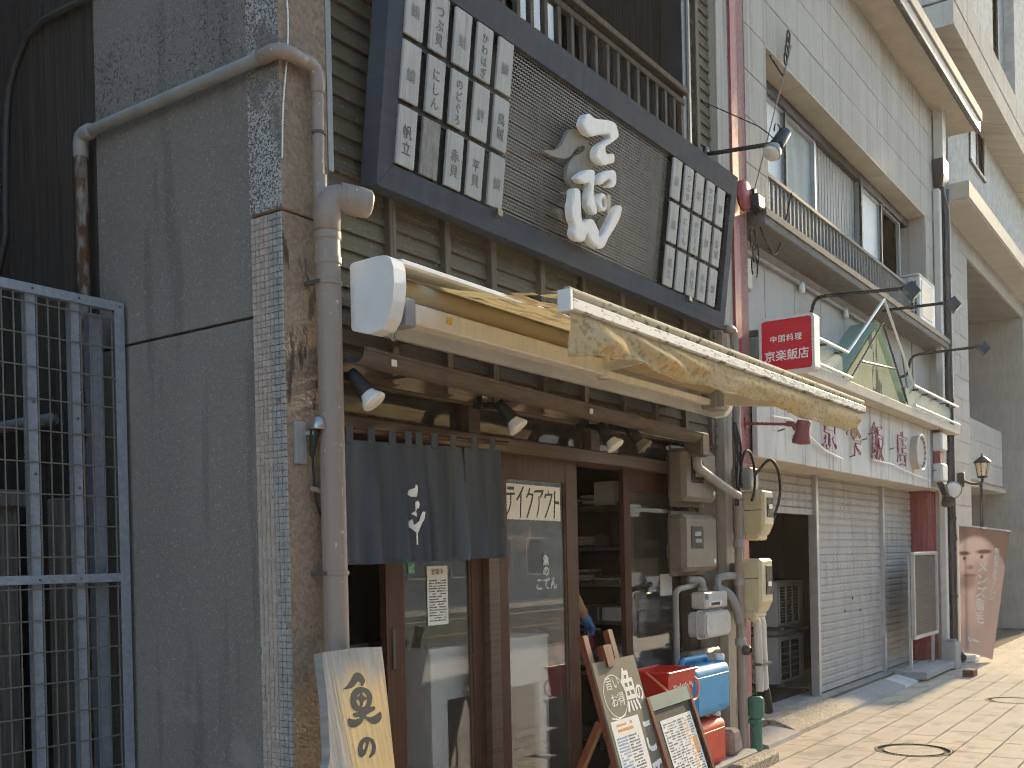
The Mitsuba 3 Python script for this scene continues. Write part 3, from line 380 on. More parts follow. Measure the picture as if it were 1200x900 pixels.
def prints(M, w, h, rows, seed, dens=.8, lo=.35, hi=.6, depth=.0008):
    r = random.Random(seed); q = []
    for i in range(rows):
        y = h*(1-(i+.75)/rows); x = 0.02*w; t = h/rows
        while x < w*.96:
            l = r.uniform(.5, 2.2)*t
            if r.random() < dens: q.append(sbox(x, y, min(x+l, w*.98), y+t*r.uniform(lo, hi)))
            x += l+t*.25
    ms = []
    for b in q:
        x0, y0, x1, y1 = b.bounds; ms.append(box(x0, x1, y0, y1, 0, depth))
    m = cat(ms); m.apply_transform(M); return m
# ================================================================ ground and street
struct('pavement', box(-40, 60, -3.2, 8, -.3, -.012), 'm_joint')
pv = cat([box(13.5, 60, -3.2, 2.95, -.012, 0), box(-40, 6.5, -3.2, 2.95, -.012, 0), box(6.5, 13.5, -3.2, .978, -.012, 0)])
P('pavement', 'far_paving', pv, 'm_pavefar', kind='stuff')
MANH = [(8.10, 1.99, .27), (11.2, 1.80, .24)]
hole = unary_union([Point(x, y).buffer(r+.012) for x, y, r in MANH]); xs = 6.5
for j in range(8):
    y0 = 2.95-.2465*(j+1); y1 = y0+.2465
    for i in range(35):
        x0 = 6.5+.2*i+(0.1 if j % 2 else 0)
        if x0 > 13.5-.01: continue
        x1 = min(x0+.2, 13.5); g = .0026; dz = rng.uniform(-.0012, .0012)
        sh = sbox(x0+g, y0+g*2.1, x1-g, y1-g*2.1)
        if sh.intersects(hole):
            sh = sh.difference(hole)
            if sh.area < 1e-4: continue
            P('pavement', 'paving_block', prism(sh, .014, fr((0, 0, -.013+dz), (1, 0, 0), (0, 1, 0))), 'm_paver')
        else: P('pavement', 'paving_block', box(x0+g, x1-g, y0+g*2.1, y1-g*2.1, -.014, dz+.001), 'm_paver')
for k, (x, y, r) in enumerate(MANH):
    mk = thing('manhole_cover', ['round manhole cover filled with paving, the one nearest the shop step', 'small round manhole cover further along the sunny pavement'][k], 'manhole cover')
    P(mk, 'rim', lathe([(r-.012, -.012), (r-.012, .003), (r, .003), (r, -.012)], (x, y, 0), n=48), 'm_iron')
    P(mk, 'inner_ring', lathe([(r*.8-.008, -.012), (r*.8-.008, .001), (r*.8, .001), (r*.8, -.012)], (x, y, 0), n=40), 'm_iron')
    for q in range(3):
        P(mk, 'paving_infill', prism(Point(0, 0).buffer(r*.79).intersection(sbox(-r, -r*.8+q*r*.53+.004, r, -r*.8+(q+1)*r*.53-.004)), .010, fr((x, y, -.011), (math.cos(.9), -math.sin(.9), 0), (math.sin(.9), math.cos(.9), 0))), 'm_paver')
struct('road', box(-40, 60, -11.6, -3.35, -.3, -.10), 'm_asphalt')
P('road', 'centre_line', box(-40, 60, -7.5, -7.35, -.1, -.096), 'm_yellow'); P('road', 'edge_line', box(-40, 60, -4.0, -3.85, -.1, -.096), 'm_whiteline'); P('road', 'edge_line', box(-40, 60, -11.1, -10.95, -.1, -.096), 'm_whiteline')
struct('kerb', box(-40, 60, -3.35, -3.2, -.3, .012), 'm_kerbgrey')
struct('far_pavement', box(-40, 60, -15, -11.6, -.3, .02), 'm_pavefar')
# kerb stones in front of the terrace, sloped
def kerbstone(x0, x1, m, top=.085, out=2.95):
    P('terrace', 'kerb_stone', hull([(x0+.006, out, -.01), (x1-.006, out, -.01), (x0+.006, out+.012, .03), (x1-.006, out+.012, .03), (x0+.01, 3.16, top), (x1-.01, 3.16, top), (x0+.006, 3.24, top), (x1-.006, 3.24, top), (x0+.006, 3.24, -.01), (x1-.006, 3.24, -.01)]), m)
struct('terrace', box(7.66, 14.9, 3.2, 6.5, -.02, .088), 'm_joint')
n = 0
for j in range(9):
    for i in range(24):
        y0, x0 = 3.245+.11*j, 7.7+.3*i+(.15 if j % 2 else 0)
        if x0 > 14.6: continue
        P('terrace', 'floor_tile', box(x0+.003, min(x0+.297, 14.88), y0+.003, y0+.107, .08, .1+rng.uniform(-.0008, .0008)), 'm_terrace')
kerbstone(7.62, 8.35, 'm_kerbgrey', .07, 2.93); kerbstone(8.35, 9.9, 'm_kerb', .105); kerbstone(9.9, 10.9, 'm_kerbgrey'); kerbstone(10.9, 11.75, 'm_kerbgrey'); kerbstone(11.75, 12.3, 'm_fascia', .08); kerbstone(12.3, 14.0, 'm_kerbgrey', .075)
struct('doorstep', box(2.6, 7.12, 2.82, 3.3, -.02, .098, .015), 'm_kerbgrey')
P('doorstep', 'kerb_stone', box(6.55, 7.22, 2.70, 2.815, -.02, .085, .02), 'm_kerb')
# ================================================================ the shop
shop = thing('corner_shop', 'old timber fronted shop with lap siding above sliding doors at the corner of the alley', 'building')
# side wall on the alley
P(shop, 'wall_panel', box(2.885, 3.1, 3.235, 4.29, 2.513, 6.6), 'm_concrete'); P(shop, 'wall_panel', box(2.885, 3.1, 3.235, 4.29, -.1, 2.500), 'm_concrete')
P(shop, 'wall_core', box(2.91, 3.1, 3.235, 4.29, 2.49, 2.52), 'm_black')
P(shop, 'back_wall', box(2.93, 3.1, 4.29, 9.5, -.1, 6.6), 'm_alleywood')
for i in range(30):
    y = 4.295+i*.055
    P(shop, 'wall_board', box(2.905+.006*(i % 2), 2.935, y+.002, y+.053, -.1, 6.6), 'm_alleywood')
# corner pillar
P(shop, 'pillar', box(2.876, 3.13, 3.062, 3.24, -.1, 2.898), 'm_pebble'); P(shop, 'pillar_top', box(2.872, 3.13, 3.052, 3.24, 2.906, 6.6, .004), 'm_pebble')
P(shop, 'pillar_facing', box(2.866, 2.875, 3.058, 3.238, 2.91, 6.6), 'm_granite')
P(shop, 'grout_bed', box(2.8745, 2.8765, 3.138, 3.238, .02, 2.897), 'm_grout')
def tiles(y0, y1, nn, seed):
    r = random.Random(seed); ms = []; w = (y1-y0)/nn; k = 0
    for j in range(110):
        z0 = 2.895-(j+1)*.0262
        for i in range(nn):
            if r.random() < .012: continue
            ms.append(box(2.868+r.uniform(-.0007, .0007), 2.8765, y0+i*w+.0016, y0+(i+1)*w-.0016, z0+.0016, z0+.0246))
    return cat(ms)
scene['m_mosaicpink'] = {'type': 'twosided', 'bsdf': {'type': 'principled', 'base_color': mikit.proc(lambda p, n, uv: MIX(C3(.40, .33, .285), C3(.49, .41, .36), mikit.cell_rand(dr.floor(p.y*38.), dr.floor(p.z*38.)))), 'roughness': .35}, 'id': 'm_mosaicpink'}
scene['m_mosaicgrey'] = {'type': 'twosided', 'bsdf': {'type': 'principled', 'base_color': mikit.proc(lambda p, n, uv: MIX(C3(.30, .295, .285), C3(.39, .38, .37), mikit.cell_rand(dr.floor(p.y*38.), dr.floor(p.z*38.)))), 'roughness': .35}, 'id': 'm_mosaicgrey'}
P(shop, 'mosaic_tiling', tiles(3.138, 3.238, 4, 1), 'm_mosaicpink', kind='stuff'); P(shop, 'mosaic_tiling', tiles(3.063, 3.138, 3, 2), 'm_mosaicgrey', kind='stuff')
# lap siding
def siding(x0, x1, z0, z1, y=3.135):
    n = int(round((z1-z0)/.0815))
    for i in range(n):
        a = z0+i*.0815; j = rng.uniform(-.002, .002)
        M = [(x0, y-.020+j, a), (x0, y-.003, a+.0845), (x0, y+.02, a+.0845), (x0, y+.02, a), (x1, y-.020-j, a), (x1, y-.003, a+.0845), (x1, y+.02, a+.0845), (x1, y+.02, a)]
        P(shop, 'siding_plank', hull(M), 'm_siding')
siding(3.13, 7.2, 2.28, 3.99); siding(4.1, 6.60, 3.99, 4.24); siding(3.13, 4.1, 3.99, 6.55); siding(6.69, 7.2, 3.99, 6.55)
P(shop, 'wall_core', box(3.13, 7.2, 3.156, 3.25, 2.30, 3.99), 'm_black'); P(shop, 'wall_core', box(3.13, 4.1, 3.156, 3.25, 3.99, 6.6), 'm_black'); P(shop, 'wall_core', box(6.69, 7.2, 3.156, 3.25, 3.99, 6.6), 'm_black')
for x in (3.57, 3.97, 4.35, 4.815, 5.26, 5.73, 6.17, 6.62, 7.06): P(shop, 'batten', box(x-.024, x+.024, 3.088, 3.14, 2.30, 3.99, .003), 'm_batten')
P(shop, 'batten', box(6.89, 6.945, 3.088, 3.14, 3.99, 6.55, .003), 'm_batten')
P(shop, 'flashing', box(3.13, 3.16, 3.05, 3.12, 3.13, 6.6), 'm_pipegrey')
# upper balcony
P(shop, 'corner_post', box(6.60, 6.69, 3.06, 3.22, 3.9, 6.6, .004), 'm_darkframe'); P(shop, 'corner_strip', box(6.675, 6.70, 3.045, 3.06, 3.9, 6.6), 'm_pipegrey')
P(shop, 'balcony_floor', box(4.1, 6.69, 3.14, 3.9, 3.93, 3.99), 'm_batten'); P(shop, 'balcony_side', box(4.08, 4.12, 3.1, 3.9, 3.99, 6.6), 'm_siding')
P(shop, 'balcony_back', box(4.1, 6.69, 3.86, 3.92, 3.99, 6.6), 'm_alleywood'); P(shop, 'balcony_end', box(6.69, 6.72, 3.25, 3.9, 3.99, 6.6), 'm_alleywood')
P(shop, 'balcony_ceiling', box(4.1, 6.69, 3.1, 3.9, 6.3, 6.36), 'm_alleywood')
P(shop, 'handrail', box(4.1, 6.60, 3.02, 3.10, 4.655, 4.70, .006), 'm_railwood'); P(shop, 'handrail', box(4.1, 6.60, 3.045, 3.085, 4.59, 4.63, .004), 'm_railwood')
for x in (4.17, 4.30, 4.43, 4.57, 4.70, 4.84, 4.98, 5.12, 5.255, 5.39, 5.53, 5.66, 5.79, 5.92, 6.05, 6.18, 6.31, 6.44, 6.56): P(shop, 'baluster', box(x-.018, x+.018, 3.048, 3.08, 3.99, 4.59, .003), 'm_railwood')
wn = P(shop, 'upper_window', cat([box(5.2, 6.6, 3.80, 3.85, 4.02, 4.08), box(5.2, 6.6, 3.80, 3.85, 5.9, 5.98), box(5.2, 5.25, 3.80, 3.85, 4.08, 5.9), box(5.88, 5.94, 3.79, 3.85, 4.08, 5.9), box(6.55, 6.6, 3.80, 3.85, 4.08, 5.9)]), 'm_darkframe')
P(wn, 'pane', box(5.25, 5.88, 3.82, 3.825, 4.08, 5.9), 'm_glassdark'); P(wn, 'pane', box(5.94, 6.55, 3.82, 3.825, 4.08, 5.9), 'm_glassdark')
P(shop, 'paper_screen', box(5.02, 5.42, 3.36, 3.38, 4.0, 4.95), 'm_letter'); P(shop, 'screen_frame', box(5.42, 5.46, 3.35, 3.39, 4.0, 5.0), 'm_batten')
P(shop, 'roof', box(2.5, 7.45, 2.7, 9.5, 6.6, 6.75), 'm_gutter')
# street door front
P(shop, 'gutter_board', box(3.13, 6.98, 3.10, 3.125, 2.285, 2.36), 'm_beam'); P(shop, 'head_beam', box(3.13, 6.98, 3.12, 3.30, 2.305, 2.385, .004), 'm_beam'); P(shop, 'door_lintel', box(3.13, 6.86, 3.13, 3.33, 2.065, 2.14, .005), 'm_beam')
for x0, x1 in ((3.13, 3.21), (4.175, 4.27), (5.385, 5.49), (6.70, 6.86)): P(shop, 'transom_post', box(x0, x1, 3.14, 3.30, 2.14, 2.305, .003), 'm_beam')
for x0, x1 in ((3.21, 4.175), (4.27, 5.385), (5.49, 6.70)):
    w = P(shop, 'transom_window', cat([box(x0, x1, 3.19, 3.22, 2.14, 2.158), box(x0, x1, 3.19, 3.22, 2.287, 2.305), box(x0, x0+.018, 3.19, 3.22, 2.158, 2.287), box(x1-.018, x1, 3.19, 3.22, 2.158, 2.287)]), 'm_door')
    P(w, 'pane', box(x0+.018, x1-.018, 3.203, 3.206, 2.158, 2.287), 'm_glass')
def door(x0, x1, y, rails, zb=.12, zt=2.065, sl=.09, sr=.09, base=.0):
    d = P(shop, 'sliding_door', cat([box(x0, x0+sl, y, y+.035, zb, zt), box(x1-sr, x1, y, y+.035, zb, zt), box(x0+sl, x1-sr, y+.002, y+.033, zt-.13, zt), box(x0+sl, x1-sr, y+.002, y+.033, zb, zb+.12+base)]), 'm_door')
    P(d, 'pane', box(x0+sl, x1-sr, y+.015, y+.019, zb+.12+base, zt-.13), 'm_glass')
    P(d, 'glazing_bead', cat([box(x0+sl, x0+sl+.012, y+.006, y+.014, zb+.12+base, zt-.13), box(x1-sr-.012, x1-sr, y+.006, y+.014, zb+.12+base, zt-.13)]), 'm_beam')
    return d
d1 = door(3.60, 4.355, 3.21, 0, sl=.125, sr=.095); P(d1, 'pull', box(3.635, 3.655, 3.202, 3.21, 1.0, 1.19, .003), 'm_iron')
P(shop, 'door_post', box(4.36, 4.455, 3.17, 3.30, .1, 2.065, .003), 'm_beam')
d2 = door(4.46, 5.265, 3.175, 0, sl=.075, sr=.125)
d3 = door(5.90, 6.71, 3.21, 0, sl=.085, sr=.10)
P(shop, 'door_post', box(3.13, 3.21, 3.14, 3.30, .1, 2.065), 'm_beam'); P(shop, 'door_post', box(6.715, 6.86, 3.14, 3.30, .1, 2.065, .004), 'm_beam')
P(shop, 'sill', box(3.13, 6.86, 3.15, 3.32, .098, .12), 'm_beam')
P(shop, 'meter_wall', box(6.86, 7.22, 3.13, 3.3, .0, 2.42), 'm_brownbox')
# right hand wall between the shop and the neighbour
P(shop, 'end_pillar', box(7.19, 7.40, 3.062, 3.3, -.02, 6.6), 'm_stone')
# room behind the doors
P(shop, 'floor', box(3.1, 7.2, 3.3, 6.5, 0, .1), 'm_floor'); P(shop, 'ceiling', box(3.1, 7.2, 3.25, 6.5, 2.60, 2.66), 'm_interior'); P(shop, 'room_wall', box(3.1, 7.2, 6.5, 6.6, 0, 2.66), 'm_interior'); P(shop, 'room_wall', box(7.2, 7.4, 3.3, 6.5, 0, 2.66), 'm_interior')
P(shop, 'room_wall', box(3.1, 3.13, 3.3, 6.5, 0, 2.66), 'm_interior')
# ================================================================ alley gate
gate = thing('alley_gate', 'blue grey galvanised steel gate with wire grid across the alley', 'gate')
P(gate, 'top_rail', box(.9, 2.863, 4.08, 4.12, 2.650, 2.690), 'm_galv'); P(gate, 'middle_rail', box(.9, 2.815, 4.078, 4.118, 1.440, 1.477), 'm_galv'); P(gate, 'bottom_rail', box(.9, 2.863, 4.08, 4.12, .10, .14), 'm_galv')
P(gate, 'stile', cat([box(2.816, 2.863, 4.08, 4.086, .14, 2.65), box(2.858, 2.863, 4.086, 4.12, .14, 2.65)]), 'm_galv')
P(gate, 'latch_post', box(2.74, 2.80, 4.16, 4.20, .0, 2.64), 'm_galv')
for x in (2.628, 2.427, 2.226, 2.025, 1.8, 1.6, 1.4, 1.2, 1.0): P(gate, 'upright', cat([box(x-.021, x+.021, 4.096, 4.102, .14, 2.65), box(x-.021, x-.016, 4.102, 4.13, .14, 2.65)]), 'm_galv')
for k in range(38):
    x = 2.805-.0505*k
    P(gate, 'grid_wire', box(x-.0024, x+.0024, 4.089, 4.094, .13, 2.655), 'm_wire')
for k in range(19):
    z = 2.612-.1325*k
    P(gate, 'grid_wire', box(.9, 2.83, 4.0845, 4.089, z-.0026, z+.0026), 'm_wire')
for x, z in ((2.428, 2.67), (2.64, 2.67), (2.84, 2.67), (2.84, 2.63), (2.84, 2.36), (2.84, 2.09), (2.84, 1.82), (2.84, 1.55), (2.84, 1.28), (2.84, 1.0), (2.43, 1.458), (2.62, 1.458), (2.43, 2.2), (2.63, 2.15), (2.43, 1.9), (2.63, 1.85)):
    P(gate, 'rivet', lathe([(0, .004), (.004, .003), (.006, 0)], (x, 4.078 if z > 2.65 or abs(z-1.458) < .01 else 4.09, z), (0, -1, 0), 8), 'm_iron')
single('alley_cable', tube([(2.875, 4.10, 4.14), (2.875, 4.286, 4.138), (2.885, 4.49, 4.155), (2.885, 4.69, 4.16), (2.885, 4.84, 4.13), (2.885, 4.953, 4.02), (2.885, 5.02, 3.91), (2.885, 5.053, 3.70), (2.885, 5.07, 3.4), (2.885, 5.075, 3.2), (2.885, 5.14, 3.06), (2.885, 5.25, 2.9)], .016, 8), 'm_iron', 'dark cable looping down the timber wall above the gate', 'cable', True)
aw = thing('alley_wall', 'low old concrete wall with cap behind the gate', 'wall')
P(aw, 'wall', box(2.62, 2.72, 4.75, 9, -.1, 1.80), 'm_oldpost'); P(aw, 'cap', box(2.59, 2.75, 4.7, 9, 1.80, 1.88, .006), 'm_oldpost'); P(aw, 'end_post', box(2.75, 2.865, 4.42, 4.55, -.1, 1.83, .01), 'm_oldpost')
P(aw, 'pipe', tube([(2.84, 4.62, 2.22), (2.84, 9, 2.22)], .03), 'm_pipegrey', True)
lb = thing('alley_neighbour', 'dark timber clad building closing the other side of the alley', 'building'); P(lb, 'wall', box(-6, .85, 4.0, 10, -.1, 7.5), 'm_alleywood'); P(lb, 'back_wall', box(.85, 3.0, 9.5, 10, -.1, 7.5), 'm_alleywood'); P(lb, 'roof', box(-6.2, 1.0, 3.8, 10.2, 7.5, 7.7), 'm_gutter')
# ================================================================ drain pipes
dp = thing('drainpipe', 'fat beige painted drainpipe with elbow hook on the corner pillar', 'drainpipe')
DX, DY = 3.045, 2.985
P(dp, 'pipe', tube([(DX, DY, .1), (DX, DY, 2.92)], .051, 20), 'm_pipe', True)
P(dp, 'elbow', tube(bend([(DX, DY, 2.84), (DX, DY, 2.985), (3.17, 2.90, 2.972)], .09, 8), .055, 20), 'm_pipe', True)
P(dp, 'end_socket', tube([(3.09, 2.955, 2.983), (3.155, 2.91, 2.974), (3.19, 2.886, 2.968), (3.20, 2.879, 2.966)], [.060, .060, .056, .040], 20), 'm_pipe', True)
for z in (2.90, 2.82, 2.72): P(dp, 'collar', lathe([(.050, -.018), (.056, -.014), (.056, .014), (.050, .018)], (DX, DY, z)), 'm_pipe', True)
for z in (2.63, 1.46):
    c = P(dp, 'clamp', lathe([(.051, -.010), (.057, -.008), (.057, .008), (.051, .010)], (DX, DY, z)), 'm_pipe', True); P(dp, 'clamp_arm', box(2.985, 3.0, 2.975, 3.07, z-.008, z+.008), 'm_iron')
sp = thing('side_pipe', 'thin pipe climbing the grey side wall and turning down the pillar to the drainpipe', 'pipe')
P(sp, 'cross_pipe', tube([(2.835, 4.31, 3.50), (2.835, 3.09, 3.50)], .025, 14), 'm_pipegrey', True)
P(sp, 'lower_pipe', tube([(2.84, 4.345, 3.42), (2.84, 4.345, .3)], .028, 12), 'm_rust', True)
P(sp, 'lower_elbow', tube(bend([(2.84, 4.345, 3.40), (2.84, 4.345, 3.50), (2.835, 4.25, 3.50)], .07), .034, 12), 'm_pipegrey', True)
P(sp, 'corner_elbow', tube(bend([(2.835, 3.12, 3.50), (2.835, 3.015, 3.505), (2.96, 3.01, 3.505)], .06, 6), .030, 14), 'm_pipe', True)
P(sp, 'down_elbow', tube(bend([(2.93, 3.01, 3.505), (3.035, 3.01, 3.505), (3.035, 3.01, 3.40)], .06, 6), .029, 14), 'm_pipe', True)
P(sp, 'down_pipe', tube([(3.035, 3.01, 3.42), (3.035, 3.015, 3.05)], .024, 14), 'm_pipe', True)
P(sp, 'foot_elbow', tube(bend([(3.035, 3.01, 3.07), (3.035, 3.01, 2.965), (3.05, 2.985, 2.955)], .05, 6), .028, 14), 'm_pipe', True)
P(sp, 'clamp', lathe([(.025, -.006), (.029, -.005), (.029, .005), (.025, .006)], (3.035, 3.01, 3.24)), 'm_iron', True)
single('thin_white_cable', tube(bend([(2.885, 3.045, 3.9), (2.915, 3.043, 3.72), (2.91, 3.043, 3.55), (2.875, 3.045, 3.30), (2.872, 3.05, 3.1)], .1), .0035, 6), 'm_white', 'thin white cable running down the corner of the pillar', 'cable', True)
sl = thing('sensor_lamp', 'small round sensor with silver cap on a plate beside the drainpipe', 'sensor')
P(sl, 'plate', box(2.905, 2.965, 3.045, 3.062, 1.90, 2.07, .002), 'm_greyplastic'); P(sl, 'cap', lathe([(0, .05), (.025, .045), (.033, .02), (.036, 0), (.03, -.004)], (2.985, 3.0, 2.04)), 'm_steel', True); P(sl, 'body', tube([(2.975, 3.01, 2.04), (2.965, 3.02, 1.93)], [.022, .010]), 'm_black', True)
P(sl, 'bracket', box(2.955, 2.985, 3.0, 3.06, 2.015, 2.03), 'm_greyplastic'); P(sl, 'wire', tube(bend([(2.968, 3.02, 1.94), (2.985, 3.03, 1.80), (3.0, 3.03, 1.72), (3.045, 3.03, 1.66)], .05), .005, 6), 'm_black', True)
P(sl, 'conduit', tube(bend([(2.965, 3.03, 1.80), (3.03, 3.03, 1.795), (3.045, 3.03, 1.2)], .03), .012, 8), 'm_pipe', True)
# ================================================================ sign board over the door
SO = np.array([3.3524, 3.0, 3.1208]); SV = np.array([0, -.1235, .99234]); SN = np.array([0, -.99234, -.1235])
def sgn(off=0.): return fr(SO+SN*off, (1, 0, 0), SV)
sb = thing('shop_signboard', 'long tilted signboard with grey blue frame, wire mesh and wooden fish name plaques', 'signboard')
W_, H_ = 3.703, 1.075
for nm, q in (('frame_bottom', [(0, 0), (W_, 0), (W_-.09, .112), (.10, .112)]), ('frame_top', [(.10, .928), (W_-.09, .928), (W_, H_), (0, H_)]), ('frame_left', [(0, 0), (.10, .112), (.10, .928), (0, H_)]), ('frame_right', [(W_, 0), (W_, H_), (W_-.09, .928), (W_-.09, .112)])):
    P(sb, nm, prism(Polygon(q).buffer(-.0008), .095, sgn(-.085)), 'm_frame')
P(sb, 'inner_edge', prism(sbox(.10, .112, W_-.09, .928).difference(sbox(.107, .119, W_-.097, .921)), .03, sgn(-.05)), 'm_black')
# wire mesh between the plaque groups
ms = []; cw, ch = .024, .018
U0, U1, V0, V1 = .93, 2.66, .115, .925
seg = []
for j in range(int((V1-V0)/ch)+1):
    for i in range(int((U1-U0)/cw)):
        x = U0+i*cw+(cw/2 if j % 2 else 0); y = V0+j*ch
        seg.append((x, y, x+cw*.5, y+ch*.5)); seg.append((x+cw*.5, y+ch*.5, x+cw, y))
seg = np.array(seg); d = seg[:, 2:]-seg[:, :2]; nrm = np.stack([-d[:, 1], d[:, 0]], 1); nrm /= np.linalg.norm(nrm, axis=1, keepdims=True); hw = .0021
a, b = seg[:, :2], seg[:, 2:]
Q = np.stack([a-nrm*hw, b-nrm*hw, b+nrm*hw, a+nrm*hw], 1); m = len(Q)
V = np.zeros((m, 8, 3)); V[:, :4, :2] = Q; V[:, 4:, :2] = Q; V[:, 4:, 2] = .0022
bf = np.array([[0, 2, 1], [0, 3, 2], [4, 5, 6], [4, 6, 7], [0, 1, 5], [0, 5, 4], [2, 3, 7], [2, 7, 6]])
net = TM(V.reshape(-1, 3), (bf[None]+8*np.arange(m)[:, None, None]).reshape(-1, 3)); net.apply_transform(sgn(-.02)); P(sb, 'wire_mesh', net, 'm_net', kind='stuff')
for u in (.95, 1.72, 2.60): P(sb, 'mesh_bar', prism(sbox(u-.012, .112, u+.012, .928), .02, sgn(-.045)), 'm_batten')
VR = ((.122, .371), (.397, .644), (.670, .917))
TXT = [['帆立', '鯖', '鮪'], ['', 'にしん', 'つぶ貝'], ['赤貝', 'のどぐろ', '鮭'], ['平貝', '鮃', 'かわはぎ'], ['鯛', '鳥賊', '鰤']]
for gi, u0 in enumerate((.10, 2.69)):
    for k in range(4): P(sb, 'lattice_bar', prism(sbox(u0+.124+.17*k+.002, .112, u0+.168+.17*k, .928), .018, sgn(-.03)), 'm_black')
    for z in (.384, .657): P(sb, 'lattice_bar', prism(sbox(u0-.0, z-.012, u0+.80, z+.012), .012, sgn(-.012)), 'm_black')
    P(sb, 'lattice_back', prism(sbox(u0, .112, u0+.80, .928), .004, sgn(-.06)), 'm_black')
    for c in range(5):
        for r_, (v0, v1) in enumerate(VR):
            ua = u0+.17*c; j = rng.uniform(-.004, .004); t = TXT[c][r_]
            pl = P(sb, 'name_plaque', box(0, .122, 0, v1-v0, 0, .014, .002).apply_transform(sgn(.005) @ trimesh.transformations.translation_matrix([ua+j, v0, 0])), 'm_plaquedark' if (c, r_, gi) == (1, 0, 0) else 'm_plaque')
            if t:
                s = {1: .062, 2: .062, 3: .058, 4: .050}[len(t)]; g = word(t, s, True, .06 if len(t) > 2 else .12, fat=.012 if gi else .004); x0, y0, x1, y1 = g.bounds
                g = affinity.translate(g, ua+j+.061-(x0+x1)/2, (v0+v1)/2-(y0+y1)/2-.012)
                P(pl, 'lettering', prism(g, .0012, sgn(.0192)), 'm_ink' if (len(t) > 1 and gi == 0) else 'm_inkgrey')
